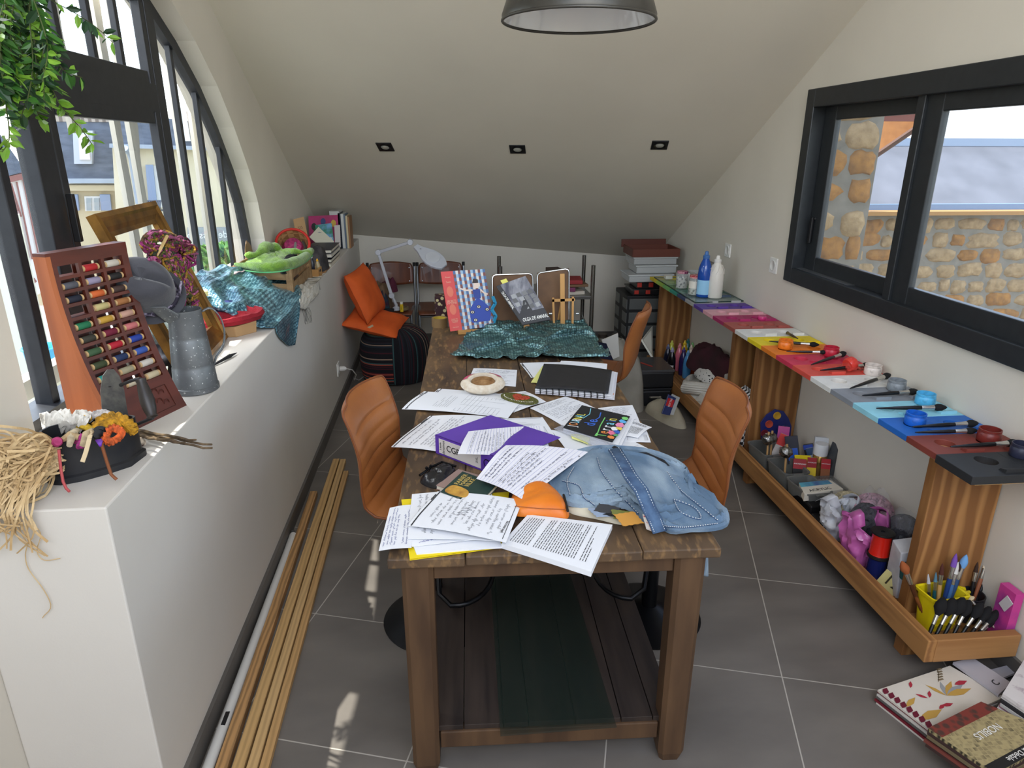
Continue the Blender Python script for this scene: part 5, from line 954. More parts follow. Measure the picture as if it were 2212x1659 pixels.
word('JOURNAL', .12, .14, .045, [Wh, Or, Cy, Wh, Yl, Cy, Yl], .7); word('de', .36, .42, .06, [Bl, Bl], .9); word('Terrain', .10, .75, .055, [Gn, Or, Wh, Wh, Cy, Bl, Yl], .8)
g = MB(); up = V((0, 0, 1)); g.ribbon([JP(.50, .22) + up * .001, JP(.72, .28) + up * .001, JP(.95, .22) + up * .001], .003, up); g.build('underline', flat(Cy, .6), jcv); g = MB(); g.ribbon([JP(.55, .46) + up * .001, JP(.7, .5) + up * .001, JP(.9, .46) + up * .001], .004, up); g.build('underline', flat(Bl, .6), jcv); g = MB(); g.ribbon([JP(.02, .68) + up * .001, JP(.4, .62) + up * .001, JP(.75, .6) + up * .001], .004, up); g.build('underline', flat(Gn, .6), jcv)
random.seed(4)
for i, (u, v, r_, c) in enumerate(((.12, .93, .016, Or), (.28, .90, .018, (230, 120, 150)), (.34, .97, .016, (60, 100, 190)), (.44, .90, .016, (240, 240, 240)), (.5, .97, .015, (236, 210, 90)), (.24, .985, .012, (90, 170, 110)), (.62, .95, .02, (232, 140, 180)), (.78, .96, .018, (100, 180, 230)), (.92, .965, .016, (130, 210, 120)))):
    g = MB(); c0 = JP(u, v) + up * .0012; e = [c0 + X.normalized() * r_ * 1.2 * math.cos(k * 1.05 + i) * (.6 + random.random() * .5) + Y.normalized() * r_ * .9 * math.sin(k * 1.05 + i) for k in range(6)]; g.add(e, [list(range(6))]); g.build('paper_shape', flat(c, .6), jcv)
# purple ring binder
B0 = onz(941, 979, TZ); Bz = .066; B1 = onz(943, 934, TZ + Bz); sd = (onz(1039, 1017, TZ) - B0); sd.z = 0; sd.normalize(); bdv = (onz(1062, 892, TZ + Bz) - B1); bdv.z = 0; bw = .30; bdp = min(.30, bdv.length); bdv.normalize()
PUR = mat('purple_card', (96, 62, 168), .4, c2=(88, 54, 158), sc_=6, coat=.2); bn = thing('ring_binder', 'purple lever arch ring binder with a labelled spine', 'ring binder', B0)
def bb(a, b_, z): return B0 + sd * a + bdv * b_ + V((0, 0, z))
for z, nm in ((0, 'back_cover'), (Bz - .003, 'front_cover')): MB().hexa([bb(0, 0, z), bb(bw, 0, z), bb(bw, bdp, z), bb(0, bdp, z)], [bb(0, 0, z + .003), bb(bw, 0, z + .003), bb(bw, bdp, z + .003), bb(0, bdp, z + .003)]).build(nm, PUR, bn, bevel=.001)
MB().hexa([bb(0, 0, 0), bb(bw, 0, 0), bb(bw, .003, 0), bb(0, .003, 0)], [bb(0, 0, Bz), bb(bw, 0, Bz), bb(bw, .003, Bz), bb(0, .003, Bz)]).build('spine', PUR, bn, bevel=.001)
MB().hexa([bb(.01, .01, .006), bb(bw - .01, .01, .006), bb(bw - .01, bdp * .8, .006), bb(.01, bdp * .8, .006)], [bb(.01, .01, Bz - .012), bb(bw - .01, .01, Bz - .012), bb(bw - .01, bdp * .8, Bz - .012), bb(.01, bdp * .8, Bz - .012)]).build('filed_pages', PAPER, bn)
lb = [bb(.018, -.0012, .008), bb(.2, -.0012, .008), bb(.2, -.0012, Bz - .008), bb(.018, -.0012, Bz - .008)]; lbo = MB().hexa([p + bdv * .001 for p in lb], lb).build('spine_label', flat((206, 200, 196), .6), bn)
UZ = V((0, 0, 1)); text('chromos', .014, PRINT, lbo, bb(.040, -.0016, Bz * .48), UZ, -sd); text('3 étoile', .009, PRINT, lbo, bb(.026, -.0016, Bz * .5), UZ, -sd); text('CGP', .030, flat((20, 20, 22), .6), lbo, bb(.082, -.0016, Bz * .5), sd, UZ); text('3XL', .012, PRINT, lbo, bb(.185, -.0016, Bz * .5), UZ, -sd)
hm = Matrix((sd, UZ, bdv)).transposed(); MB().lathe([(.014, -.0008), (.0115, -.0022), (.0115, .003), (.0, .004)], 24, c=bb(.225, 0, Bz * .5), M=hm, cap=False).build('finger_ring', flat((18, 16, 20), .3, .5), bn, smooth=True)
zt_ = TZ + Bz + .004
sheet([(989, 980), (1012, 931), (1172, 921), (1195, 995)], [zt_ + .004, zt_ + .004, zt_ - .012, zt_ - .035], 'ruled double sheet with punched holes lying over the purple binder', 'lined hand', seed=14, bend=.006, m_=PAPER2, rows=12, ink=PENC)
sheet([(1135, 1084), (1270, 976), (1093, 962), (1029, 1032)], [TZ + .035, TZ + .045, zt_ + .006, TZ + .05], 'big ruled sheet full of handwriting in front of the purple binder', 'lined hand holes', seed=15, bend=.010, m_=PAPER2, inset=.05)
# purse, books, orange pouch
pq = [onz(907, 1040, TZ), onz(955, 1012, TZ), onz(985, 1020, TZ), onz(950, 1056, TZ)]
t = thing('clasp_purse', 'black leather clasp purse near the left table edge', 'purse', pq[0].lerp(pq[2], .5)); mound('purse_body', [(p.x, p.y) for p in pq], TZ, .026, mat('black_leather', (20, 20, 23), .25, c2=(32, 32, 36), sc_=20, bump=.4), None, None, 3, .3, 30, 3, parent=t); MB().tube([pq[0] + V((0, 0, .02)), pq[0].lerp(pq[1], .5) + V((0, 0, .026)), pq[1] + V((0, 0, .022)), pq[2] + V((0, 0, .02))], .004, 8).build('clasp_frame', flat((24, 24, 27), .25, .6), t, smooth=True)
for d in (-.006, .006): MB().lathe([(0, 0), (.005, .003), (.005, .007), (0, .01)], 10, c=pq[0].lerp(pq[1], .4) + V((d, d, .026))).build('clasp_knob', flat((24, 24, 27), .25, .6), t, smooth=True)
def book(q, th_, c, label, pages=True, name='book', cat='book', group='books on the work table', cm=None, spine=0):
    nn = (q[1] - q[0]).cross(q[3] - q[0]).normalized(); nn = -nn if nn.z < 0 and abs(nn.z) > .5 else nn
    t = thing(name, label, cat, q[0].lerp(q[2], .5) - nn * th_, group=group); cm = cm or flat(c, .45)
    MB().hexa([p - nn * .002 for p in q], q).build('front_cover', cm, t, bevel=.0006); MB().hexa([p - nn * th_ for p in q], [p - nn * (th_ - .002) for p in q]).build('back_cover', cm, t)
    i = [q[0].lerp(q[2], .015), q[1].lerp(q[3], .015), q[2].lerp(q[0], .015), q[3].lerp(q[1], .015)]; MB().hexa([p - nn * (th_ - .002) for p in i], [p - nn * .002 for p in i]).build('pages', flat((222, 214, 196), .8), t)
    return t, nn
sp_ = lambda px, z: [onz(*p, z) for p in px]
t, _ = book(sp_([(942, 1048), (990, 1013), (1042, 1028), (1000, 1066)], TZ + .016), .014, (148, 124, 116), 'pale brown paperback under the dark green one beside the purse')
q = sp_([(951, 1062), (999, 1018), (1075, 1045), (1030, 1092)], TZ + .032); t, _ = book(q, .014, (34, 58, 52), 'dark green paperback with gold lettering and a yellow portrait detail'); X2, Y2 = q[1] - q[0], q[0] - q[3]
for k, s in enumerate(('RAINER', 'MARIA', 'RILKE')): text(s, .020, flat((196, 170, 96), .5), t, q[0] + X2 * .68 - Y2 * (.16 + k * .13), X2, Y2)
mound('portrait_patch', [((q[0] + X2 * a - Y2 * b_).x, (q[0] + X2 * a - Y2 * b_).y) for a, b_ in ((.06, .1), (.38, .14), (.36, .55), (.1, .6))], TZ + .0322, .0012, mat('ochre_print', (206, 160, 70), .5, c2=(150, 100, 44), sc_=30), None, None, 2, .1, parent=t)
ORL = mat('orange_leather', (226, 128, 36), .4, c2=(214, 112, 26), sc_=8, bump=.1, bs=60)
t = thing('orange_pouch', 'plump orange leather pouch between the papers and the jeans', 'pouch', onz(1175, 1095, TZ)); mound('pouch_body', [(p.x, p.y) for p in sp_([(1108, 1112), (1165, 1117), (1226, 1120), (1219, 1085), (1182, 1052), (1140, 1055), (1105, 1075)], TZ + .012)], TZ + .012, .040, ORL, None, None, 2, .22, 12, 2.6, parent=t, ang=40, ra=.5); MB().tube([p + V((0, 0, .022)) for p in sp_([(1226, 1120), (1222, 1102), (1217, 1084)], TZ + .012)], .0035, 6).build('zip_edge', BLACK, t); MB().tube([p + V((0, 0, .026)) for p in sp_([(1112, 1112), (1165, 1117), (1222, 1119)], TZ + .012)], .0012, 5).build('seam', flat((150, 76, 20), .6), t)
# lower-left stack
YF = flat((236, 212, 30), .45)
fq = sp_([(867, 1079), (1100, 1062), (1082, 1180), (885, 1207)], TZ + .006); t = thing('cardboard_folder', 'bright yellow folder under the stack of papers at the front left', 'folder', fq[0].lerp(fq[2], .5) - V((0, 0, .006))); MB().hexa([p - V((0, 0, .005)) for p in fq], [p - V((0, 0, .0035)) for p in fq]).build('back_flap', YF, t); MB().hexa([p - V((0, 0, .0015)) for p in fq], fq).build('front_flap', YF, t)
z = TZ + .008; st = 'papers stacked at the front left of the table'
sheet([(889, 1172), (1040, 1070), (1085, 1182), (900, 1197)], z, 'bottom white sheets of the stack, showing along the front edge', None, th=.004, seed=20, group=st, bend=.003)
sheet([(886, 1165), (1020, 1060), (1078, 1162), (890, 1180)], z + .005, 'sheet with blue diagrams low in the front left stack', 'notes', seed=21, group=st, bend=.003, ink=flat((60, 64, 150), .7))
sheet([(818, 1190), (842, 1097), (895, 1090), (889, 1182)], z + .007, 'narrow handwritten letter hanging over the front left corner of the table', 'hand', seed=22, group=st, bend=.003, ink=flat((90, 96, 150), .7))
sheet([(880, 1164), (890, 1067), (1060, 1056), (1080, 1168)], z + .010, 'sheet with a short black bar, left part of the stack', 'notes', seed=23, group=st, bend=.003, ink=PENC)
sheet([(930, 1085), (945, 1062), (1046, 1040), (1062, 1110)], z + .013, 'sheet at the back of the stack with slanting pencil writing', 'notes head', seed=24, group=st, bend=.004, ink=PENC)
sheet([(881, 1137), (945, 1062), (1130, 1083), (1093, 1173)], z + .018, 'top letter of the stack with pencil notes and a zigzag sketch', 'notes head foot zig', seed=25, group=st, bend=.007, ink=PENC, inset=.14, bend2=.004)
sheet([(1083, 1174), (1140, 1112), (1323, 1133), (1277, 1235)], TZ + .016, 'thick printed manuscript sticking out over the front table edge', 'print', th=.014, seed=26, group=None, bend=.002, name='manuscript', cat='manuscript', inset=.06)
# jeans
DEN = mat('washed_denim', (146, 164, 178), .85, c2=(90, 114, 138), sc_=9, st=(1, .5, 1), bump=.25, bs=260, lo=.36, hi=.62); DEN2 = mat('dark_denim', (78, 104, 136), .85, c2=(54, 76, 108), sc_=30, bump=.25)
jn = thing('jeans', 'washed-out light blue denim jeans thrown over the front right of the table', 'jeans', onz(1380, 1080, TZ))
W2 = lambda px, z=TZ + .004: [(p.x, p.y) for p in sp_(px, z)]
mound('denim_leg', W2([(1195, 1048), (1225, 1010), (1275, 985), (1330, 980), (1400, 990), (1460, 1020), (1475, 1060), (1480, 1110), (1430, 1140), (1390, 1128), (1350, 1100), (1290, 1100), (1225, 1092)]), TZ + .004, .080, DEN, None, None, 12, .35, 11, 2.2, parent=jn, rings=36, ang=-35, ra=.3, fine=.3, crk=1.15, cri=80, sup=.5)
mound('denim_leg', W2([(1405, 1000), (1460, 1015), (1500, 1050), (1540, 1095), (1562, 1137), (1500, 1148), (1440, 1150), (1400, 1100), (1385, 1040)]), TZ + .003, .052, DEN, None, None, 17, .35, 12, 2.4, parent=jn, rings=32, ang=-62, ra=.3, fine=.3, crk=1.15, cri=80, sup=.5)
wp = [onz(x, y, TZ + zz) for x, y, zz in ((1326, 970, .10), (1345, 1000, .104), (1362, 1030, .102), (1385, 1060, .09), (1400, 1095, .065), (1415, 1125, .035), (1425, 1150, .014))]
m = MB(); nn = V((.75, .25, 0)).normalized(); a = [p - nn * .02 for p in wp]; b_ = [p + nn * .022 for p in wp]; n_ = len(wp); m.add(a + b_, [(i, i + 1, n_ + i + 1, n_ + i) for i in range(n_ - 1)]); m.build('waistband', DEN2, jn, smooth=True, solid=.004)
m = MB()
for off in (-.016, .016):
    pts = [p + nn * off + V((0, 0, .003)) for p in wp]
    for a, c in zip(pts, pts[1:]):
        for k in range(6): m.ribbon([a.lerp(c, k / 6), a.lerp(c, k / 6 + .09)], .0016, UZ)
m.build('stitching', flat((200, 206, 206), .8), jn)
m = MB(); pts = [onz(x, y, TZ + .03) for x, y in ((1326, 970), (1350, 985), (1395, 985), (1430, 1000), (1450, 1018))]; m.tube(pts, [.012, .014, .013, .012, .008], 8); m.build('waist_edge', mat('black_lining', (24, 26, 32), .8), jn, smooth=True)
lp = [onz(1388, 1110, TZ + .035), onz(1408, 1118, TZ + .033), onz(1415, 1148, TZ + .012), onz(1396, 1140, TZ + .012)]; MB().hexa([p - V((0, 0, .004)) for p in lp], lp).build('floral_lining', mat('floral_print', (222, 214, 206), .8, c2=(190, 50, 70), sc_=70, lo=.55, hi=.62), jn)
m = MB(); fx = [ony(1514, 1178, 1.50), ony(1530, 1178, 1.56), ony(1531, 1246, 1.56), ony(1517, 1242, 1.50)]; m.hexa([p - V((.008, 0, 0)) for p in fx], fx); m.build('hanging_hem', DEN, jn, bevel=.003)
mound('cream_cloth', W2([(1218, 1090), (1250, 1085), (1300, 1100), (1350, 1118), (1345, 1132), (1290, 1120), (1235, 1108)]), TZ + .001, .016, mat('cream_lining', (206, 198, 176), .85), 'strip of cream cloth under the near edge of the jeans', 'cloth', 5, .3, 14)
random.seed(9)
for px, c, l in (((1312, 1100), (60, 60, 62), 'dark grey'), ((1328, 1108), (18, 18, 20), 'black'), ((1346, 1112), (120, 124, 60), 'olive patterned'), ((1358, 1120), (196, 140, 60), 'mustard'), ((1300, 1106), (150, 166, 190), 'pale blue')):
    c0 = onz(*px, TZ + .02 + random.random() * .008); a0 = random.random() * 3; e = []
    for k in range(28): t_ = k / 28 * 4; s = int(t_); f = t_ - s; cs = [(-1, -1), (1, -1), (1, 1), (-1, 1), (-1, -1)]; u = cs[s][0] + (cs[s + 1][0] - cs[s][0]) * f; v = cs[s][1] + (cs[s + 1][1] - cs[s][1]) * f; kk = 1 + (.09 if k % 2 else 0); e.append(c0 + V((math.cos(a0) * u - math.sin(a0) * v, (math.sin(a0) * u + math.cos(a0) * v) * .8, .14 * v)) * .028 * kk)
    tag(MB().hexa([p - V((0, 0, .0015)) for p in e], e).build('fabric_swatch', flat(c, .85)), l + ' pinking-sheared fabric swatch tucked under the jeans', 'fabric swatch', 'fabric swatches under the jeans')
from mathutils.bvhtree import BVHTree
for gi, (ob, lines) in enumerate(((0, [[(1215, 1040), (1250, 1050), (1262, 1075), (1285, 1092)], [(1240, 1010), (1225, 1040), (1232, 1070)], [(1290, 990), (1300, 1020), (1330, 1060), (1380, 1110)]]), (1, [[(1455, 1080), (1500, 1098), (1512, 1122), (1470, 1108), (1455, 1080)], [(1425, 1135), (1480, 1140), (1550, 1132)], [(1440, 1020), (1470, 1060), (1500, 1085), (1550, 1125)]]))):
    legs = [c for c in kids(jn) if c.name.startswith('denim_leg')]; o = legs[ob]; bv = BVHTree.FromPolygons([v.co + jn.location for v in o.data.vertices], [tuple(p.vertices) for p in o.data.polygons]); m = MB(); m2 = MB()
    for ln in lines:
        hit = []
        for k in range(31):
            c = cr([V((*p, 0)) for p in ln], k / 30); r_ = bv.ray_cast(CAM, ray(c.x, c.y).normalized())
            if r_[0]: hit.append(r_[0] + r_[1] * (.0016 if r_[1].z > 0 else -.0016))
        if len(hit) > 3:
            m2.tube(hit, .0022, 5)
            sm = m2.build('seam', DEN2, jn, smooth=True); m2 = MB()
            for a, c in zip(hit, hit[1:]): m.ribbon([a.lerp(c, .1) + V((0, -.002, .0024)), a.lerp(c, .6) + V((0, -.002, .0024))], .0022, V((0, -.5, 1)))
            m.build('stitching', flat((206, 208, 204), .8), sm); m = MB()
# ring notebook
nq = sp_([(1156, 838), (1175, 786), (1322, 800), (1314, 850)], TZ + .03); nb = thing('disc_notebook', 'black disc-bound notebook with papers sticking out, at the middle of the table', 'notebook', nq[0].lerp(nq[2], .5) - V((0, 0, .03))); MB().grid(lambda u, v: nq[0].lerp(nq[1], u).lerp(nq[3].lerp(nq[2], u), v) + V((0, 0, .006 * math.sin(v * 3.14))), 8, 14).build('cover', mat('black_leatherette', (30, 30, 33), .55, c2=(36, 36, 39), sc_=40), nb, smooth=True, solid=.002)
for k, (du, c) in enumerate(((.0, (222, 224, 228)), (.03, (226, 226, 230)), (.06, (216, 216, 222)))):
    pq = [p - V((0, 0, .006 + .007 * k)) for p in nq]; d = (nq[2] - nq[1]) * (.03 + du * .9); u_ = (nq[1] - nq[0]) * (.02 + .05 * k); pq = [pq[0], pq[1] + u_, pq[2] + d + u_, pq[3] + d]; MB().hexa([p - V((0, 0, .004)) for p in pq], pq).build('page_block', flat(c, .8), nb)
for k in range(11):
    c0 = nq[0].lerp(nq[3], .07 + k * .087) - V((0, 0, .010)); MB().lathe([(.004, -.002), (.013, -.0015), (.013, .0015), (.004, .002)], 16, c=c0, M=Matrix.Rotation(R(90), 3, 'Y')).build('binding_disc', flat((28, 30, 34), .3), nb, smooth=True)
MB().hexa([nq[3].lerp(nq[2], .06) + V((.01, .0, -.02)), nq[3].lerp(nq[2], .16) + V((.022, 0, -.02)), nq[3].lerp(nq[2], .2) + V((.012, 0, -.02)), nq[3].lerp(nq[2], .1) + V((.0, 0, -.02))], [p + V((0, 0, .001)) for p in (nq[3].lerp(nq[2], .06) + V((.01, .0, -.02)), nq[3].lerp(nq[2], .16) + V((.022, 0, -.02)), nq[3].lerp(nq[2], .2) + V((.012, 0, -.02)), nq[3].lerp(nq[2], .1) + V((.0, 0, -.02)))]).build('index_tab', flat((226, 120, 40), .6), nb)
sheet([(1147, 816), (1123, 784), (1240, 783), (1240, 812)], TZ + .004, 'white sheet with a printed margin under the left of the black notebook', 'head', seed=30, bend=.003); sheet([(1200, 800), (1212, 779), (1312, 786), (1310, 802)], TZ + .0225, 'white sheets sticking out behind the black notebook', None, seed=31, bend=.002, group='loose papers on the work table')
sheet([(1147, 826), (1172, 790), (1185, 792), (1165, 828)], TZ + .008, 'pale yellow sticky sheet at the left of the black notebook', None, seed=32, bend=.002, m_=flat((226, 226, 140), .7), name='sticky_note', cat='sticky note', group=None)
# bubble wrap: folded metallic sheet
def bubble(c, c2, name):
    m = mat(name, c, .3, .55, c2=c2, sc_=78, kind='voronoi', lo=.25, hi=.6, bump=.45, coat=.3); [setattr(q.inputs['Randomness'], 'default_value', .35) for q in m.node_tree.nodes if q.type == 'TEX_VORONOI']; return m
BW = bubble((112, 150, 148), (52, 84, 86), 'teal_bubble_film'); BWB = bubble((140, 190, 206), (58, 104, 124), 'blue_bubble_film')
crumpled('bubble_wrap', sp_([(974, 779), (1318, 781), (1262, 708), (1040, 701)], TZ), 66, 44, 1.16, TZ + .001, BW, 'crumpled teal metallic bubble wrap on the far part of the table', 'bubble wrap', 4, .045, 3.2, 90, .004, TZ + .11, 20, .5)
# two framed boards, books on stands, small easel, tape, box at the far end
HB = mat('hardboard', (112, 80, 50), .6, c2=(86, 60, 38), sc_=9, bump=.1); CHR = flat((180, 180, 178), .2, .95)
for px, Y0, l in (([(1065, 700), (1153, 698), (1150, 591), (1063, 594)], 3.67, 'brown hardboard panel with a chrome rim behind the grey book'), ([(1163, 692), (1229, 686), (1229, 580), (1160, 590)], 3.68, 'brown hardboard panel with a chrome rim behind the small easel')):
    q = [ony(*px[0], Y0), ony(*px[1], Y0 - .01), ony(*px[2], Y0 + .05), ony(*px[3], Y0 + .06)]; dz = TZ + .006 - min(q[0].z, q[1].z); q[0].z = q[1].z = TZ + .006
    t = thing('framed_board', l, 'board', q[0].lerp(q[1], .5), group='framed hardboard panels at the far end of the table'); MB().hexa([p + V((0, .006, 0)) for p in q], q).build('board', HB, t); c = [q[0], q[1], q[2], q[3]]; pts = []
    for i in range(4):
        a, b_, d = c[i - 1], c[i], c[(i + 1) % 4]; r_ = .02; e1 = (a - b_).normalized(); e2 = (d - b_).normalized(); pts += [b_ + e1 * r_, b_ + (e1 + e2) * r_ * .3, b_ + e2 * r_]
    MB().tube(pts, .005, 8, closed=True).build('chrome_rim', CHR, t, smooth=True)
def stand(p, l, yaw=0):
    t = thing('book_stand', l, 'book stand', p, (0, 0, yaw), 'little wooden book stands'); EW = flat((196, 146, 84), .5); MB().box((0, -.02, .008), (.14, .05, .014)).build('base', EW, t, local=True, bevel=.002); MB().box((0, -.042, .02), (.14, .008, .014)).build('lip', EW, t, local=True, bevel=.001); M = Matrix.Rotation(R(-18), 3, 'X'); MB().box((0, .02, .09), (.03, .008, .16), M=M).build('back_rest', EW, t, local=True); MB().box((0, .055, .05), (.02, .008, .11), M=Matrix.Rotation(R(25), 3, 'X')).build('strut', EW, t, local=True); return t
bl_ = onz(973, 716, TZ + .022); br_ = ony(1068, 704, bl_.y + .02); tl_ = ony(952, 587, bl_.y + .075); tr_ = ony(1047, 581, bl_.y + .10); br_.z = max(br_.z, TZ + .022)
q = [bl_, br_, tr_, tl_]; t, n1 = book(q, .022, (206, 62, 58), 'tall book with a red spine strip and a blue figure on its checked cover', group='books standing at the far end of the table')
def on(q, u, v, d=.0006): nn = (q[1] - q[0]).cross(q[3] - q[0]).normalized(); return q[0].lerp(q[1], u).lerp(q[3].lerp(q[2], u), v) + nn * d
def facepoly(q, uv, m_, name, par, d=.0008): MB().add([on(q, u, v, d) for u, v in uv], [list(range(len(uv)))]).build(name, m_, par)
g = [MB() for _ in range(4)]; nx, ny = 13, 17
for i in range(nx):
    for j in range(ny):
        u0, u1 = .27 + .73 * i / nx, .27 + .73 * (i + 1) / nx; v0, v1 = j / ny, (j + 1) / ny; k = (i + j * 2) % 4; g[k].add([on(q, u0, v0, .0006), on(q, u1, v0, .0006), on(q, u1, v1, .0006), on(q, u0, v1, .0006)], [(0, 1, 2, 3)])
for k, c in enumerate(((70, 104, 150), (214, 206, 196), (120, 66, 60), (150, 180, 206))): g[k].build('cover_check', flat(c, .5), t)
BLU = flat((30, 64, 160), .5); facepoly(q, [(.50 + .02, .10), (.92, .10), (.97, .22), (.94, .36), (.82, .46), (.76, .50), (.70, .50), (.62, .44), (.52, .34), (.49, .2)], BLU, 'printed_dress', t, .0012); facepoly(q, [(.66, .50), (.80, .50), (.82, .66), (.64, .66)], flat((26, 56, 140), .5), 'printed_bodice', t, .0012); facepoly(q, [(.67, .68), (.79, .68), (.82, .76), (.76, .82), (.69, .80)], flat((226, 206, 190), .5), 'printed_face', t, .0014); facepoly(q, [(.66, .77), (.80, .77), (.80, .83), (.70, .85)], flat((40, 26, 24), .5), 'printed_hair', t, .0016)
for a, c in (((.645, .655), (.36, .70)), ((.82, .655), (.97, .56))): MB().ribbon([on(q, *a, .0014), on(q, (a[0] + c[0]) / 2, (a[1] + c[1]) / 2 - .02, .0014), on(q, *c, .0014)], .008, n1).build('printed_arm', flat((226, 206, 190), .5), t)
for u, v in ((.56, .28), (.72, .36), (.90, .30), (.60, .14)):
    for r_, c in ((.05, (24, 24, 30)), (.034, (226, 216, 200)), (.016, (24, 24, 30))): facepoly(q, [(u + r_ * math.cos(k * .524), v + r_ * .62 * math.sin(k * .524)) for k in range(12)], flat(c, .5), 'printed_ring', t, .0016 + (.05 - r_) * .02)
GOLD = flat((226, 180, 150), .5); ux_, vy_ = q[1] - q[0], q[3] - q[0]
for s, v, sz in (('SECRETS', .50, .0145), ('D’ÉTOFFES', .465, .0125), ('Photos', .90, .011), ('Textes', .82, .011), ('Images de', .20, .009), ('Charlotte', .175, .010), ('Gastaut', .15, .010), ('Hors-série', .06, .008)): text(s, sz, GOLD, t, on(q, .135, v), ux_, vy_, font_sx=.9)
for v in (.66, .36): facepoly(q, [(.135 + .075 * math.cos(k * .4), v + .09 * math.sin(k * .4)) for k in range(16)], flat((216, 110, 84), .5), 'printed_ornament', t)
stand(bl_.lerp(br_, .45) + V((0, .045, TZ + .001 - bl_.lerp(br_, .45).z)), 'small wooden stand carrying the red-spined book', R(6))
q = [ony(1129, 702, 3.42), ony(1190, 690, 3.42), ony(1135, 596, 3.50), ony(1072, 618, 3.50)]; t, n2 = book(q, .03, (24, 24, 28), 'grey and black art book leaning askew on a stand at the far end', group='books standing at the far end of the table')
facepoly(q, [(.13, .27), (1, .27), (1, 1), (.13, 1)], mat('grey_weave_print', (150, 150, 156), .5, c2=(70, 70, 84), sc_=30, st=(1, 1, .3), lo=.35, hi=.65), 'cover_picture', t); text('OLGA DE AMARAL', .026, WHITE, t, on(q, .55, .10), q[1] - q[0], q[3] - q[0], font_sx=.62, bold=.0006); text('OLGA DE AMARAL', .018, WHITE, t, on(q, .055, .62), q[0] - q[3], q[1] - q[0], font_sx=.7, bold=.0004)
random.seed(8)
for k in range(16): u = .18 + (k % 4) * .2 + random.random() * .05; v = .32 + (k // 4) * .1; facepoly(q, [(u, v), (u + .16, v + .01), (u + .15, v + .1), (u + .01, v + .09)], flat((random.choice((96, 120, 160)),) * 3, .5), 'printed_tuft', t, .0012 + .0001 * k)
qq = [on(q, .22, 1.0, -.01), on(q, .42, 1.0, -.01), on(q, .42, 1.09, -.01), on(q, .22, 1.09, -.01)]; MB().hexa([p + n2 * .0005 for p in qq], qq).build('page_marker', flat((226, 220, 110), .7), t)
stand(V((q[0].x + .03, 3.50, TZ + .001)), 'small wooden stand holding the grey art book', R(-8))
EAS = flat((206, 156, 94), .5); ey = 3.61; edz = ony(1216, 702, ey).z - TZ - .006; t = thing('table_easel', 'little pine table easel at the far right of the table', 'easel', V((ony(1222, 700, ey).x, ey, TZ)))
E_ = lambda x, y, d=0: ony(x, y, ey + d) - V((0, 0, edz))
for nm, a, c, w_ in (('mast', (1216, 702), (1215, 585), .024), ('side_post', (1197, 692), (1195, 637), .011), ('side_post', (1237, 700), (1238, 635), .011), ('crossbar', (1193, 643), (1242, 641), .014), ('tray', (1208, 702), (1245, 702), .014)):
    p, r_ = E_(*a), E_(*c); d = (r_ - p).normalized(); sd_ = d.cross(V((0, 1, 0))).normalized() * w_ / 2; MB().hexa([p - sd_, p + sd_, p + sd_ + V((0, .012, 0)), p - sd_ + V((0, .012, 0))], [r_ - sd_, r_ + sd_, r_ + sd_ + V((0, .012, 0)), r_ - sd_ + V((0, .012, 0))]).build(nm, EAS, t)
MB().tube([E_(1205, 700, .05) + V((0, .02, 0)), E_(1214, 640, .014)], .006, 6).build('rear_leg', EAS, t)
for x in (1189, 1247): MB().lathe([(.007, -.008), (.007, .008)], 12, c=E_(x, 671), M=Matrix.Rotation(R(90), 3, 'Y')).build('wing_nut', STEEL, t)
tp_ = onz(950, 705, TZ); t = thing('tape_roll', 'roll of brown parcel tape on the far left corner of the table', 'tape roll', tp_); MB().lathe([(.044, 0), (.044, .05), (.036, .05), (.036, 0)], 32).build('tape', flat((134, 108, 72), .3), t, local=True, smooth=True); MB().lathe([(.036, .001), (.036, .049), (.033, .049), (.033, .001), (.036, .001)], 32, cap=False).build('core', flat((196, 170, 60), .6), t, local=True, smooth=True)
bp_ = onz(955, 694, TZ); tag(MB().box((bp_.x - .005, bp_.y + .13, TZ + .065), (.07, .09, .125)).build('patterned_box', mat('aztec_print', (214, 200, 150), .6, c2=(60, 30, 36), sc_=34, kind='voronoi', lo=.3, hi=.38), bevel=.004), 'cream box with a dark red and black pattern behind the tape roll', 'box')
m = MB(); pts = [ony(x, y, 3.55) for x, y in ((1064, 640), (1070, 655), (1062, 668), (1071, 682), (1065, 700))]; m.ribbon(pts, .016, V((0, -1, 0))); m.ribbon([p + V((.004, -.004, 0)) for p in pts], .010, V((.4, -1, 0))); tag(m.build('turquoise_ribbon', flat((50, 150, 190), .4), solid=.002), 'turquoise ribbon hanging at the right edge of the checked book', 'ribbon')
# ------------------------------------------------------------- things on the window ledge
def patch(name, net, m_, label=None, cat=None, amp=.01, fr=9, seed=0, solid=.003, nu=40, nv=30, parent=None, group=None, ridge=True, edge=False):
    m = MB()
    def f(u, v):
        p = cr([cr(r_, u) for r_ in net], v); e = noise.noise(V((u * fr + seed, v * fr * .7, seed * 1.7))); e2 = noise.noise(V((u * fr * 2.2, v * fr * 2, seed * 4.1)))
        d = amp * ((1 - 2.4 * abs(e)) if ridge else e) + amp * .35 * e2; p = p + V((d * .45, -d * .35, d))
        if edge:
            if p.x < XLED + .008: p.z = max(p.z, ZL + .012)
            if p.z < ZL + .012: p.x = max(p.x, XLED + .008)
        return p
    m.grid(f, nu, nv); o = m.build(name, m_, parent, smooth=True, solid=solid)
    if label: tag(o, label, cat, group)
    return o
W0 = V((-.36, -.93, 0)).normalized(); D0 = V((.93, -.36, 0)).normalized()
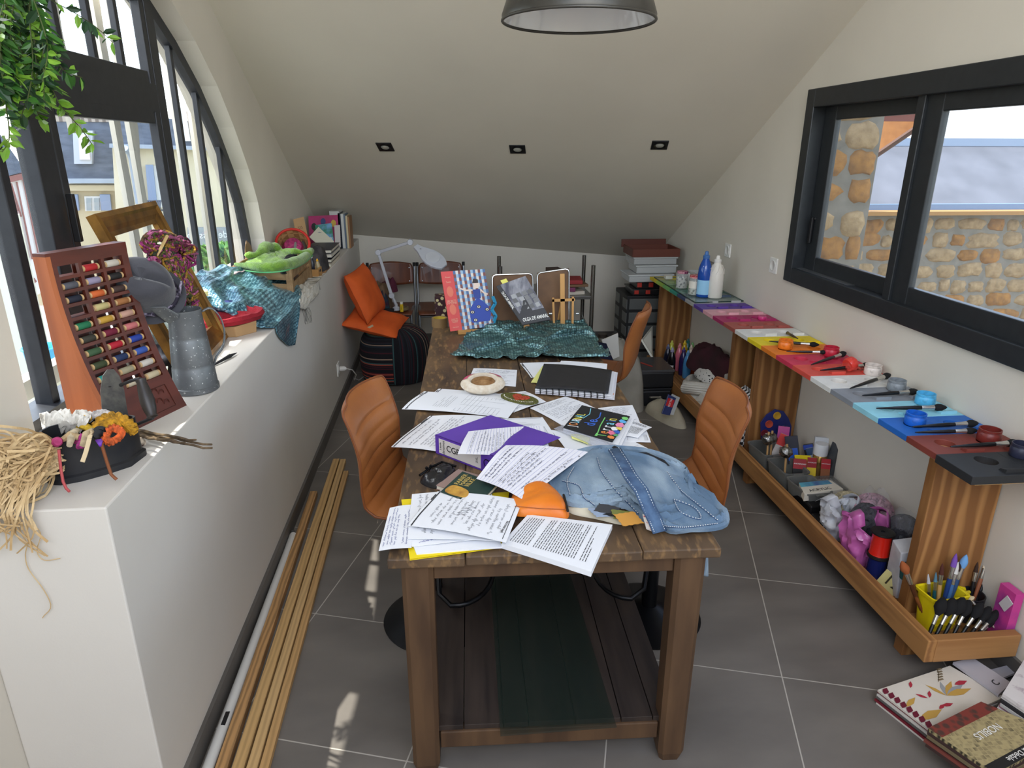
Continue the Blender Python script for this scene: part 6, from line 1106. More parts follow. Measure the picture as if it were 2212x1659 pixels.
# spool rack
MAH = mat('mahogany', (92, 40, 28), .42, c2=(72, 30, 20), sc_=5, st=(1, 1, 6), bump=.03); MAH_LIT = wood('mahogany_sunlit', (176, 100, 58), (150, 80, 44), 'z', .5)  # same wood twice: the left side's brighter tone is painted sunlight
FR = V((-.787, 1.993, ZL)); RWd, RH = .255, .472
rk = thing('spool_rack', 'curved reddish wooden display rack holding small thread spools on the ledge', 'spool rack', FR + W0 * RWd / 2)
def prof_d(t): return .155 - .118 * (1 - (1 - min(t, 1) / 1.0) ** 2.1)      # front face set-back from the base front as t rises
def fr_(t): return -(.155 - prof_d(t))
def RP(w_, t, d=0): return FR + W0 * w_ + D0 * (fr_(t) - d) + V((0, 0, RH * t))
NT = 40; bk = -.158
for w0, nm, mm in ((0, 'side_panel', MAH), (RWd - .014, 'side_panel', MAH_LIT)):
    m = MB(); a = [RP(w0, k / NT) for k in range(NT + 1)] + [FR + W0 * w0 + D0 * bk + V((0, 0, RH)), FR + W0 * w0 + D0 * bk]; m.hexa(a, [p + W0 * .014 for p in a]); m.build(nm, mm, rk)
m = MB(); a = [FR + D0 * bk, FR + D0 * (bk + .006), FR + D0 * (bk + .006) + V((0, 0, RH)), FR + D0 * bk + V((0, 0, RH))]
ROWS, TB, TT_ = 10, .20, .95; rh = (TT_ - TB) / ROWS; cw = [.022, .094, .166]; cwid = .062
slatm = MB(); floorm = MB()
def face(w0, w1, t0, t1, n_=3, dep=.010):
    for k in range(n_):
        ta, tb_ = t0 + (t1 - t0) * k / n_, t0 + (t1 - t0) * (k + 1) / n_; q = [RP(w0, ta), RP(w1, ta), RP(w1, tb_), RP(w0, tb_)]; slatm.hexa([p - D0 * dep for p in q], q)
face(.014, RWd - .014, 0, TB, 8); face(.014, RWd - .014, TT_, 1, 2)
for a, c in ((.014, cw[0]), (cw[0] + cwid, cw[1]), (cw[1] + cwid, cw[2]), (cw[2] + cwid, RWd - .014)): face(a, c, TB, TT_, 20)
for c in cw:
    for r_ in range(ROWS + 1): face(c, c + cwid, TB + rh * r_ - rh * .08, TB + rh * r_ + rh * .16, 1)
slatm.build('front_grid', MAH, rk)
for r_ in range(ROWS):
    t = TB + rh * r_ + rh * .05; q = [RP(.014, t, .006), RP(RWd - .014, t, .006), RP(RWd - .014, t, .05), RP(.014, t, .05)]; floorm.hexa([p - V((0, 0, .003)) for p in q], q)
floorm.build('shelf', MAH, rk); bkm = MB()
for r_ in range(ROWS):
    for ci in range(3):
        if r_ in (0, 3) and ci == 2: continue
        t0 = TT_ - rh * (r_ + 1); q = [RP(cw[ci], t0, .034), RP(cw[ci] + cwid, t0, .034), RP(cw[ci] + cwid, t0 + rh, .034), RP(cw[ci], t0 + rh, .034)]; bkm.hexa([p - D0 * .003 for p in q], q)
bkm.build('back_panel', MAH, rk); MB().hexa([RP(0, 1), RP(RWd, 1), FR + W0 * RWd + D0 * bk + V((0, 0, RH)), FR + D0 * bk + V((0, 0, RH))], [p + V((0, 0, .008)) for p in (RP(0, 1), RP(RWd, 1), FR + W0 * RWd + D0 * bk + V((0, 0, RH)), FR + D0 * bk + V((0, 0, RH)))]).build('top_board', MAH, rk)
m = MB()
for k in range(5): c = RP(.06 + .02 * (k % 3), .06 + .02 * k); m.tube([c + W0 * .012 * math.cos(a) * .8 + D0 * .0005 + V((0, 0, .012 * math.sin(a))) for a in [j * .6 for j in range(11)]], .0012, 5, closed=False)
m.tube([RP(.035, .03) + D0 * .001, RP(.035, .16) + D0 * .001, RP(.125, .16) + D0 * .001, RP(.125, .03) + D0 * .001], .0015, 5, closed=True); m.build('carved_ornament', flat((70, 30, 20), .5), rk)
SPC = [[(214, 206, 190), (186, 36, 40), None], [(34, 32, 32), (160, 150, 176), (92, 92, 100)], [(70, 50, 44), (220, 106, 50), (32, 36, 52)], [(170, 112, 64), (206, 190, 130), None], [(206, 160, 140), (206, 160, 60), (36, 120, 80)], [(206, 116, 116), (120, 26, 54), (60, 58, 48)], [(40, 66, 160), (190, 30, 50), (66, 96, 64)], [(60, 92, 176), (34, 52, 92), (62, 72, 44)], [(214, 206, 194), (170, 160, 130), (50, 150, 140)], [(206, 190, 156), (200, 186, 160), (196, 190, 166)]]
NMc = ['right', 'middle', 'left']; ORD = ['top', 'second', 'third', 'fourth', 'fifth', 'sixth', 'seventh', 'eighth', 'ninth', 'bottom']
CN = {(214, 206, 190): 'ivory', (186, 36, 40): 'red', (34, 32, 32): 'black', (160, 150, 176): 'lavender', (92, 92, 100): 'grey', (70, 50, 44): 'dark brown', (220, 106, 50): 'orange', (32, 36, 52): 'blackish navy', (170, 112, 64): 'tan', (206, 190, 130): 'straw', (206, 160, 140): 'flesh pink', (206, 160, 60): 'mustard', (36, 120, 80): 'green', (206, 116, 116): 'salmon', (120, 26, 54): 'burgundy', (60, 58, 48): 'dark olive', (40, 66, 160): 'royal blue', (190, 30, 50): 'crimson', (66, 96, 64): 'moss green', (60, 92, 176): 'mid blue', (34, 52, 92): 'navy', (62, 72, 44): 'olive', (214, 206, 194): 'off-white', (170, 160, 130): 'beige', (50, 150, 140): 'teal', (206, 190, 156): 'cream', (200, 186, 160): 'sand', (196, 190, 166): 'pale stone'}
sp0 = thing('thread_spool', '', 'thread spool'); ax_ = Matrix.Rotation(R(90), 3, 'Y')
thr = MB().lathe([(.0078, -.021), (.0098, -.018), (.0098, .018), (.0078, .021)], 16, M=ax_).build('thread', WHITE, sp0, local=True, smooth=True)
MB().lathe([(.003, -.021), (.0035, -.026), (.0088, -.026), (.0088, -.0205), (.0076, -.02), (.0076, .02), (.0088, .0205), (.0088, .026), (.0035, .026), (.003, .021)], 14, M=ax_).build('wooden_core', flat((190, 156, 110), .6), sp0, local=True, smooth=True)
first = True; az = math.atan2(W0.y, W0.x)
for r_ in range(ROWS):
    for ci in range(3):
        c = SPC[r_][ci]
        if c is None: continue
        t = TT_ - rh * (r_ + 1) + rh * .06; p = RP(cw[ci] + cwid / 2, t + .001, .012) + V((0, 0, .0105))
        o = sp0 if first else dup(sp0); first = False; o.location = p; o.rotation_euler = (0, 0, az)
        o['label'] = '%s thread spool, %s row, %s column of the curved rack' % (CN[c], ORD[r_], NMc[ci]); o['group'] = 'thread spools in the curved rack'
        for ch in kids(o):
            if ch.name.startswith('thread'):
                ch.data = ch.data.copy(); ch.data.materials[0] = mat('thread_%d_%d_%d' % c, c, .7, c2=tuple(int(k * .75) for k in c), sc_=900, kind='stripe', st=(1, 0, 0))
# charcoal iron
IR = mat('dark_cast_iron', (38, 39, 43), .5, .3, c2=(46, 46, 48), sc_=30, bump=.08); A0 = V((-.905, 1.475, ZL)); A1 = V((-.742, 1.588, ZL)); ia = (A1 - A0).normalized(); ib = V((-ia.y, ia.x, 0)); IL = .20; IW = .125
iron = thing('charcoal_iron', 'old black charcoal iron with its lid open, stuffed with threads, on the ledge corner', 'charcoal iron', A0 + ia * IL / 2 + ib * .05)
def il(k, z, g=0):
    pts = []
    for a, b_ in ((0, .5), (.03, .18), (.12, .04), (.3, -.02), (.55, .0), (.8, .08), (1.0, .42), (1.02, .5), (1.0, .58), (.8, .92), (.55, 1.0), (.3, 1.02), (.12, .96), (.03, .82)):
        pts.append(A0 + ia * (IL * (.5 + (a - .5) * k)) + ib * (IW * (.5 + (b_ - .5) * k)) + V((0, 0, z)))
    return pts
lv = [il(1.08, 0), il(1.08, .014), il(1.0, .018), il(.98, .105), il(.93, .105), il(.93, .02)]; m = MB(); n_ = 14; m.add(sum(lv, []), [(j * n_ + k, j * n_ + (k + 1) % n_, (j + 1) * n_ + (k + 1) % n_, (j + 1) * n_ + k) for j in range(5) for k in range(n_)] + [list(range(n_)), [5 * n_ + k for k in range(n_)]]); m.build('iron_body', IR, iron, smooth=True)
hz = A0 + ia * IL * .96 + ib * IW * .55
lc = [ony(x, y, 1.63) for x, y in ((222, 905), (217, 845), (222, 812), (232, 799), (246, 798), (258, 812), (268, 840), (274, 880), (284, 928), (240, 940))]; nn = V((.5, -.85, .1)).normalized()
MB().hexa([p - nn * .006 for p in lc], lc).build('iron_lid', mat('grey_iron_plate', (84, 84, 84), .45, .5, c2=(104, 104, 100), sc_=60, bump=.15), iron, smooth=False); MB().lathe([(.004, 0), (0, .001)], 10, c=ony(237, 835, 1.629)).build('lid_hole', BLACK, iron)
h0, h1 = ony(303, 818, 1.60), ony(330, 903, 1.56); hd = (h1 - h0); m = MB(); m.lathe([(.006, 0), (.012, .003), (.011, hd.length * .1), (.014, hd.length * .3), (.0165, hd.length * .55), (.015, hd.length * .75), (.011, hd.length * .92), (.013, hd.length * .97), (.006, hd.length)], 18, c=h0, M=hd.to_track_quat('Z', 'Y').to_matrix()); m.build('wooden_grip', flat((44, 40, 38), .4), iron, smooth=True)
MB().tube([ony(260, 832, 1.63), ony(285, 822, 1.61), h0], .004, 8).tube([h1, ony(300, 915, 1.58), ony(276, 926, 1.62)], .004, 8).build('grip_arm', IR, iron, smooth=True)
# its contents and what hangs out of it
zr_ = ZL + .105
def rope(pts, r, c, label, cat='yarn', name='yarn_strand', group=None, tw=3, c2=None):
    m = MB(); pts = [V(p) for p in pts]; N_ = 40
    for k in range(tw): m.tube([cr(pts, i / N_) + V((math.cos(i * .8 + k * 6.28 / tw), math.sin(i * .8 + k * 6.28 / tw), math.sin(i * .8 + k * 2))) * r * .7 for i in range(N_ + 1)], r * .8, 6)
    return tag(m.build(name, mat('fibre_%d_%d_%d' % c, c, .85, c2=c2 or tuple(int(k * .6) for k in c), sc_=80, bump=.3), smooth=True), label, cat, group)
IC = lambda x, y, z=.0: onz(x, y, zr_ + z)
rope([IC(200, 935), IC(215, 908, .02), IC(250, 900, .028), IC(280, 915, .02), IC(288, 930, .0), IC(270, 922, .01), IC(235, 915, .02), IC(205, 928, .01)], .008, (206, 150, 30), 'twisted golden yellow yarn skein on top of the charcoal iron', name='yarn_skein'); rope([IC(225, 950), IC(240, 925, .015), IC(262, 932, .015), IC(258, 945, .005), IC(238, 955, .002), IC(228, 945, .012)], .006, (226, 100, 40), 'bright orange yarn bundle in the charcoal iron', name='yarn_skein')
rope([IC(192, 905, .01), IC(205, 895, .02), IC(225, 892, .02), IC(240, 900, .01)], .006, (214, 206, 200), 'white wool strand behind the golden skein', name='yarn_skein'); rope([IC(165, 950), IC(178, 945, .012), IC(188, 955, .006), IC(172, 962, .004)], .006, (176, 50, 130), 'magenta wool in the charcoal iron', name='yarn_skein')
t = thing('thread_reel', 'black thread reel lying on the yarns in the charcoal iron', 'thread reel', IC(213, 936, .004)); M = Matrix.Rotation(R(60), 3, 'Y') @ Matrix.Rotation(R(40), 3, 'X'); MB().lathe([(.016, -.012), (.016, -.009), (.011, -.008), (.011, .008), (.016, .009), (.016, .012), (.008, .012), (.008, .006)], 20, M=M).build('reel_body', flat((16, 16, 18), .3), t, local=True, smooth=True)
t = thing('thread_reel', 'pink thread reel at the left end of the charcoal iron', 'thread reel', IC(122, 955, .006)); MB().lathe([(.008, -.012), (.011, -.009), (.011, .008), (.008, .012)], 16, M=M).build('reel_body', mat('pink_thread', (190, 66, 120), .8, c2=(150, 46, 92), sc_=60), t, local=True, smooth=True)
for i, (a, c, cc, l) in enumerate((((178, 962), (200, 930), (196, 176, 140), 'flat beige strip in the charcoal iron'), ((150, 962), (165, 930), (206, 190, 160), 'twine bundle in the middle of the charcoal iron'), ((135, 950), (172, 945), (186, 160, 120), 'short brown cord roll in the charcoal iron'), ((160, 920), (200, 930), (226, 186, 50), 'yellow felt scrap in the charcoal iron'), ((180, 915), (195, 905), (230, 180, 60), 'small amber felt scrap behind the golden skein'))):
    p, q = IC(*a, .006), IC(*c, .012); tag(MB().tube([p, p.lerp(q, .5) + V((0, 0, .008)), q], [.006, .010, .007], 8).build('textile_scrap', mat('scrap_%d' % i, cc, .85, c2=tuple(int(k * .8) for k in cc), sc_=60, bump=.3), smooth=True), l, 'textile scrap', 'scraps in the charcoal iron')
F = lambda x, y: ony(x, y, 1.44)
m = MB(); pts = [ony(198, 930, 1.50), ony(195, 940, 1.46), ony(186, 975, 1.44), ony(178, 998, 1.43)]; m.ribbon([cr(pts, k / 12) for k in range(13)], .009, V((0, -1, .2))); tag(m.build('cotton_tape', flat((206, 186, 150), .85), solid=.002), 'frayed beige cotton tape hanging over the front of the iron', 'tape')
tag(MB().tube([ony(127, 972, 1.435), ony(131, 1010, 1.432), ony(136, 1040, 1.43), ony(143, 1055, 1.425), ony(150, 1062, 1.42)], .003, 6).build('yarn_strand', flat((176, 76, 78), .7), smooth=True), 'dusty pink wool strand hanging down the left of the iron', 'yarn')
tag(MB().tube([ony(218, 955, 1.46), ony(230, 995, 1.462), ony(240, 1025, 1.468), ony(252, 1036, 1.468)], .0035, 6).build('leather_strip', flat((130, 76, 44), .6), smooth=True), 'brown leather strip hanging down the middle of the iron', 'leather strip'); tag(patch('violet_ribbon', [[IC(204, 950, .002), IC(225, 948, .002)], [ony(210, 958, 1.45), ony(220, 958, 1.45)], [ony(215, 965, 1.448), ony(219, 965, 1.448)]], flat((110, 50, 180), .6), solid=.001, amp=.001, nu=6, nv=6), 'small violet ribbon end at the rim of the iron', 'ribbon')
tag(patch('crumpled_paper', [[onz(85, 900, 1.0), onz(140, 890, 1.03), onz(200, 895, 1.03)], [onz(90, 925, .96), onz(140, 915, 1.04), onz(190, 915, 1.05)], [onz(95, 950, .94), onz(130, 945, .98), onz(170, 940, 1.01)]], mat('white_tissue', (226, 224, 218), .8, c2=(212, 208, 200), sc_=9, bump=.3), amp=.012, solid=.001, seed=4), 'crumpled white paper behind the raffia and the iron', 'paper')
# raffia: uncountable strands, one object
random.seed(12); m = MB(); rc = V((-.955, 1.435, ZL + .075))
def rq(pts, wd):
    q = [cr(pts, j / 14) for j in range(15)]
    for p in q:
        if p.y > 1.366: p.z = max(p.z, ZL + .004)
    m.ribbon(q, wd, V((.2 + random.gauss(0, .3), -.8, .4 + random.gauss(0, .3))))
for k in range(420):
    el = lambda s: rc + V((random.gauss(0, .034) * s, random.gauss(0, .022) * s - .012, random.gauss(0, .034) * s)); p = V((-.885 + random.gauss(0, .006), 1.47 + random.gauss(0, .012), ZL + .05 + .06 * random.random())); e = rc + V((-.075 + .11 * random.random(), -.035 - .02 * random.random(), random.gauss(-.01, .045)))
    rq([p, p.lerp(e, .35) + V((random.gauss(0, .012), random.gauss(0, .010), .012 + random.gauss(0, .014))), p.lerp(e, .75) + V((random.gauss(0, .018), random.gauss(0, .012), random.gauss(0, .018))), e + V((random.gauss(0, .014), 0, random.gauss(-.012, .02)))], .0024 + .0034 * random.random())
for k in range(34):
    x = -.985 + .10 * random.random(); p = V((x + random.gauss(0, .01), 1.42, ZL + .07)); y = 1.352 - .014 * random.random(); z = ZL - .015 - .085 * random.random() ** 1.6
    rq([p, V((x, 1.395, ZL + .045)), V((x + random.gauss(0, .012), y, ZL + .012)), V((x + random.gauss(0, .018), y, (ZL + z) / 2)), V((x + random.gauss(0, .024), y - .003, z))], .0026 + .003 * random.random())
tag(m.build('raffia_bundle', mat('raffia', (210, 184, 140), .7, c2=(180, 148, 102), sc_=14), solid=.0006), 'loose bundle of straw-coloured raffia spilling over the front ledge corner', 'raffia', kind='stuff')
for i, (pts, l) in enumerate((([(38, 1130), (45, 1150), (58, 1175), (55, 1200), (62, 1230), (95, 1275), (110, 1310), (95, 1330), (92, 1335)], 'long single raffia strand hanging down the white pillar, the lower one'), ([(68, 1108), (72, 1130), (88, 1155), (80, 1190), (95, 1210), (130, 1206)], 'thin raffia strand curling on the white pillar, the shorter one'))):
    q = [ony(*p, 1.362) for p in pts]; tag(MB().tube([cr(q, k / 30) for k in range(31)], .0011, 5).build('raffia_strand', MATS['raffia']), l, 'raffia strand', 'raffia strands on the pillar')
# twigs
for i, (a, c) in enumerate((((296, 934), (458, 962)), ((292, 938), (460, 970)), ((298, 930), (425, 952)), ((294, 941), (400, 958)))):
    p, q = onz(*a, ZL + .018 + .006 * i), onz(*c, ZL + .03 + .004 * i); m = MB(); m.tube([p.lerp(q, k / 8) + V((.003 * math.sin(k * 2 + i), .003 * math.cos(k * 3 + i), .002 * math.sin(k * 1.7))) for k in range(9)], [.0042 - .0002 * k for k in range(9)], 6); tag(m.build('twig', mat('twig_bark', (120, 100, 74), .9, c2=(70, 56, 40), sc_=40, bump=.4), smooth=True), 'thin dry twig jutting past the ledge right of the iron, ' + ('longest in the middle', 'lowest of the bundle', 'uppermost of the bundle', 'shortest of the bundle')[i], 'twig', 'bundle of dry twigs on the ledge')
p = onz(303, 955, ZL + .012); tag(MB().lathe([(0, -.012), (.012, -.008), (.014, 0), (.008, .012), (0, .014)], 14, c=p).build('small_figurine', mat('shell_paint', (206, 190, 170), .5, c2=(60, 40, 36), sc_=40, lo=.5, hi=.6), smooth=True), 'tiny cream and dark ornament at the right end of the iron', 'ornament')
# pitcher
GALV = mat('galvanised_zinc', (124, 128, 130), .45, .45, c2=(98, 102, 104), sc_=14, bump=.03, lo=.3, hi=.7)
n = GALV.node_tree.nodes; L = GALV.node_tree.links; b = n['Principled BSDF']; src = b.inputs['Base Color'].links[0].from_socket; t2 = n.new('ShaderNodeTexNoise'); t2.inputs['Scale'].default_value = 120; tc = n.new('ShaderNodeTexCoord'); L.new(tc.outputs['Object'], t2.inputs['Vector']); rr2 = n.new('ShaderNodeValToRGB'); rr2.color_ramp.elements[0].position = .66; rr2.color_ramp.elements[1].position = .70; L.new(t2.outputs[0], rr2.inputs[0]); mx = n.new('ShaderNodeMix'); mx.data_type = 'RGBA'; L.new(rr2.outputs[0], mx.inputs[0]); L.new(src, mx.inputs[6]); mx.inputs[7].default_value = lin((196, 198, 196)); L.new(mx.outputs[2], b.inputs['Base Color'])
PPt = V((-.805, 2.135, ZL)); pt_ = thing('zinc_pitcher', 'tall galvanised zinc pitcher with a big handle on the ledge beside the spool rack', 'pitcher', PPt)
m = MB(); H_ = .262; m.lathe([(.0, .002), (.066, .002), (.069, .004), (.069, .018), (.066, .02), (.062, .08), (.060, .085), (.061, .09), (.055, .17), (.053, .175), (.054, .18), (.0475, H_ - .01), (.049, H_ - .006), (.049, H_), (.046, H_), (.046, H_ - .01), (.058, .1), (.063, .02)], 40, cap=False); m.build('pitcher_body', GALV, pt_, local=True, smooth=True)
# open spout: a half-funnel on the window side, rising above the rim
sd_ = V((-.80, -.60, 0)).normalized(); se = V((-sd_.y, sd_.x, 0)); m = MB()
def spf(u, v): a = (u - .5) * 2; w_ = .046 + .010 * v; return sd_ * (.030 + .075 * v * (1 - .55 * a * a)) + se * (a * w_ * (1 - .12 * v)) + V((0, 0, H_ - .055 * (1 - abs(a) ** 1.5) * (1 - v) - .004 + .028 * v))
m.grid(spf, 20, 10); m.build('spout', GALV, pt_, local=True, smooth=True, solid=.002); MB().tube([spf(k / 20, 1) for k in range(21)], .0022, 6).build('spout_rim', GALV, pt_, local=True, smooth=True)
hdv = V((.92, .40, 0)).normalized(); hp = [hdv * r_ + V((0, 0, z)) for r_, z in ((.048, H_ - .012), (.075, H_ - .004), (.098, H_ - .035), (.105, H_ - .085), (.095, H_ - .13), (.072, H_ - .16), (.062, H_ - .185))]
m = MB(); q = [cr(hp, k / 24) for k in range(25)]; hs_ = V((-hdv.y, hdv.x, 0)) * .009; m.add([p - hs_ for p in q] + [p + hs_ for p in q], [(k, k + 1, 26 + k, 25 + k) for k in range(24)]); m.build('handle', GALV, pt_, local=True, smooth=True, solid=.004)
# gilded frame, hat, skein, vase
GILT = mat('gilded_wood', (150, 108, 46), .4, .55, c2=(96, 66, 28), sc_=12, bump=.15); BLf, BRf, Vf = V((-.873, 2.197, ZL)), V((-.91, 2.751, ZL)), V((-.186, -.093, .534))
Wf = BRf - BLf; Vf = Vf - Wf * (Vf.dot(Wf) / Wf.dot(Wf)); fn = Wf.cross(Vf).normalized(); fn = fn if fn.x > 0 else -fn
pf = thing('picture_frame', 'empty gilded picture frame leaning against the arched window', 'picture frame', BLf.lerp(BRf, .5)); wl_, vl_ = Wf.length, Vf.length; wu, vu = Wf.normalized(), Vf.normalized()
def FP(a, b_, d): return BLf + wu * a + vu * b_ + fn * d
def rail(p0, p1, i0, i1, nm):
    m = MB(); k = [(0, -.012), (0, .016), (.22, .020), (.35, .012), (.6, .010), (.8, .004), (1, .006), (1, -.012)]
    a = [FP(p0[0] + (i0[0] - p0[0]) * s, p0[1] + (i0[1] - p0[1]) * s, d + .013) for s, d in k]; c = [FP(p1[0] + (i1[0] - p1[0]) * s, p1[1] + (i1[1] - p1[1]) * s, d + .013) for s, d in k]; m.hexa(a, c); m.build(nm, GILT, pf)
fw = .075; rail((0, 0), (wl_, 0), (fw, fw), (wl_ - fw, fw), 'frame_rail'); rail((wl_, 0), (wl_, vl_), (wl_ - fw, fw), (wl_ - fw, vl_ - fw), 'frame_rail'); rail((wl_, vl_), (0, vl_), (wl_ - fw, vl_ - fw), (fw, vl_ - fw), 'frame_rail'); rail((0, vl_), (0, 0), (fw, vl_ - fw), (fw, fw), 'frame_rail')
hc = onx(308, 618, -.90); HAT = mat('grey_felt_hat', (74, 74, 80), .9, c2=(62, 62, 68), sc_=10, bump=.1, bs=120, sheen=.3)
ht = thing('felt_hat', 'dark grey felt hat with a creased crown hanging on a glass vase behind the pitcher', 'hat', hc - V((0, 0, .06))); M = (V((.30, -.76, .58))).to_track_quat('Z', 'X').to_matrix() @ Matrix.Rotation(R(70), 3, 'Z')
m = MB()
def hf(u, v):
    a = u * 6.2832
    if v < .3: r_ = .104 - .026 * v / .3; z = -.05 + .014 * math.sin(a * 2 + .6) * (1 - v / .3)
    else:
        s = (v - .3) / .7; r_ = .078 * max(0, 1 - s ** 3.2) ** .5 * (1 - .06 * s); z = -.05 + .105 * math.sin(s * 1.5708) ** .8 * 1.25
        z -= .026 * math.exp(-(math.sin(a) * r_ / .011) ** 2) * min(1, max(0, s - .35) / .3)
    return hc + M @ V((r_ * 1.12 * math.cos(a), r_ * .92 * math.sin(a), z))
m.grid(hf, 64, 44); m.build('felt_body', HAT, ht, smooth=True, solid=.003)
MB().tube([hc + M @ V((.082 * 1.1 * math.cos(a), .075 * math.sin(a), -.036)) for a in [k * .2618 for k in range(24)]], .008, 8, closed=True).build('hat_band', mat('patterned_band', (40, 34, 50), .7, c2=(160, 150, 170), sc_=60, lo=.5, hi=.6), ht, smooth=True)
q = [hc + M @ V((-.10, -.03 + dx, -.02 + dz)) for dx, dz in ((-.02, -.015), (.02, -.02), (.028, .01), (-.015, .02))]; MB().hexa(q, [p + V((-.004, -.008, 0)) for p in q]).build('hat_bow', mat('patterned_band', (40, 34, 50)), ht)
vb = onz(322, 770, ZL); vb.x = min(vb.x, -.955); t = thing('glass_vase', 'clear glass vase carrying the grey hat behind the gilded frame', 'vase', V((-.985, 2.36, ZL))); MB().lathe([(.04, .002), (.045, .006), (.03, .06), (.034, .12), (.05, .19), (.047, .19), (.031, .12), (.027, .06), (.04, .01)], 28, cap=False).build('vase_glass', mat('vase_glass', (190, 204, 196), .05, alpha=.3, spec=.8, coat=.6), t, local=True, smooth=True)
mound('dark_scarf', [(-1.05, 2.28), (-.98, 2.2), (-.93, 2.24), (-.92, 2.36), (-.95, 2.5), (-1.03, 2.5)], ZL, .10, mat('navy_print_cloth', (26, 28, 38), .85, c2=(60, 62, 74), sc_=30, lo=.5, hi=.7), 'dark navy cloth heaped behind the pitcher under the frame', 'cloth', 8, .5, 14)
tag(patch('pale_cloth', [[onz(330, 800, ZL + .03), onz(362, 795, ZL + .04)], [onz(335, 825, ZL + .02), onz(360, 825, ZL + .03)], [onz(345, 850, ZL + .004), onz(362, 850, ZL + .004)]], flat((206, 222, 200), .8), amp=.006, nu=10, nv=10), 'pale green and white cloth end between the rack and the pitcher', 'cloth')
random.seed(6); yk = thing('yarn_skein', 'multicoloured pink, green and ochre art yarn skein tied over the frame corner', 'yarn skein', onx(375, 600, -.90) - V((0, 0, .1)))
YC = [(176, 60, 130), (110, 116, 50), (186, 140, 50), (130, 40, 80), (60, 70, 50), (206, 110, 160), (120, 90, 60)]
for ci, c in enumerate(YC):
    m = MB()
    for k in range(40):
        s = random.random(); lob = random.random()
        if lob < .5:
            cx, cy, rx, ry = ((345, 525, 40, 32), (388, 548, 38, 42), (355, 560, 36, 30))[random.randrange(3)]; a0 = random.random() * 6.28; el = random.random(); pts = []
            for j in range(11): a = a0 + j * .45; rr_ = .2 + .85 * random.random(); pts.append(onx(cx + rx * math.cos(a) * rr_, cy + ry * math.sin(a) * rr_ * (.6 + .4 * el), -.90 + .045 * math.sin(a * 1.3 + el * 6) * 1))
        else:
            x0 = 352 + 50 * random.random(); x1 = 378 + 42 * random.random(); y1 = 630 + 42 * random.random(); pts = [onx(x0 + (x1 - x0) * (j / 9) + 7 * math.sin(j * 1.1 + s * 9), 560 + (y1 - 560) * (j / 9), -.885 + .03 * math.sin(s * 20 + j * .7)) for j in range(10)] + [onx(x1 + 10, y1 - 8, -.87)]
        m.tube([cr(pts, j / 26) for j in range(27)], .0034 + .0018 * random.random(), 5)
    m.build('yarn_strands', mat('art_yarn_%d' % ci, c, .95, c2=tuple(int(q * .55) for q in c), sc_=120, bump=.4), yk, smooth=True)
m = MB(); m.tube([onx(338, 552, -.86), onx(348, 535, -.845), onx(361, 510, -.85)], .005, 6); m.build('paper_tie', flat((206, 176, 120), .7), yk)
tag(MB().tube([onz(455, 792, ZL + .004), onz(480, 778, ZL + .008), onz(498, 768, ZL + .008)], [.003, .005, .007], 6).tube([onz(498, 768, ZL + .008), onz(512, 762, ZL + .006)], [.006, .001], 6).build('feather', mat('dark_feather', (26, 26, 30), .8)), 'small dark feather or brush lying on the ledge right of the pitcher', 'feather')
# red fabrics, cardboard box, bubble wrap, white cloth
CARD = mat('cardboard', (186, 150, 106), .8, c2=(172, 136, 94), sc_=6)
tag(MB().hexa([V((-1.04, 2.78, ZL)), V((-.86, 2.78, ZL)), V((-.80, 2.86, ZL)), V((-1.0, 3.05, ZL))], [V((-1.05, 2.78, ZL + .05)), V((-.86, 2.77, ZL + .045)), V((-.795, 2.86, ZL + .05)), V((-1.0, 3.06, ZL + .05))]).build('cardboard_box', CARD, bevel=.003), 'low cardboard box under the red fabric on the ledge', 'box')
RED = mat('red_towel', (168, 32, 46), .9, c2=(140, 22, 36), sc_=10, bump=.4, bs=120)
mound('red_fabric', [(-1.08, 2.80), (-.98, 2.74), (-.88, 2.76), (-.81, 2.83), (-.79, 2.92), (-.88, 3.02), (-1.0, 3.08)], ZL + .051, .070, RED, 'folded red towelling under the blue bubble wrap', 'fabric', 7, .3, 12, 2.8, rings=20, crk=1.12, cri=50); mound('navy_fabric', [(-1.03, 2.80), (-.95, 2.79), (-.88, 2.86), (-.90, 2.98), (-1.0, 2.98)], ZL + .10, .022, flat((30, 44, 96), .85), 'navy fabric fold between the red towelling and the bubble wrap', 'fabric', 9, .3, 12)
ux_ = lambda x, y, X: onx(x, y, X)
net = [[ux_(408, 612, -1.12), ux_(445, 585, -1.12), ux_(500, 578, -1.10), ux_(560, 586, -1.03), ux_(612, 600, -.96)], [ux_(412, 632, -1.06), ux_(455, 605, -1.04), ux_(515, 597, -1.0), ux_(580, 600, -.93), ux_(640, 600, -.85)], [ux_(420, 650, -1.0), ux_(470, 632, -.97), ux_(530, 625, -.92), ux_(595, 625, -.85), ux_(650, 620, -.78)], [ux_(436, 664, -.96), ux_(490, 664, -.90), ux_(545, 668, -.84), ux_(605, 672, -.765), ux_(646, 668, -.728)], [ux_(452, 668, -.95), ux_(505, 690, -.87), ux_(562, 712, -.79), ux_(604, 728, -.731), ux_(638, 742, -.722)]]
patch('bubble_wrap', net, BWB, 'sheet of blue metallic bubble wrap draped over the ledge edge', 'bubble wrap', amp=.022, fr=5.0, seed=3, solid=.004, nu=80, nv=60, edge=True)
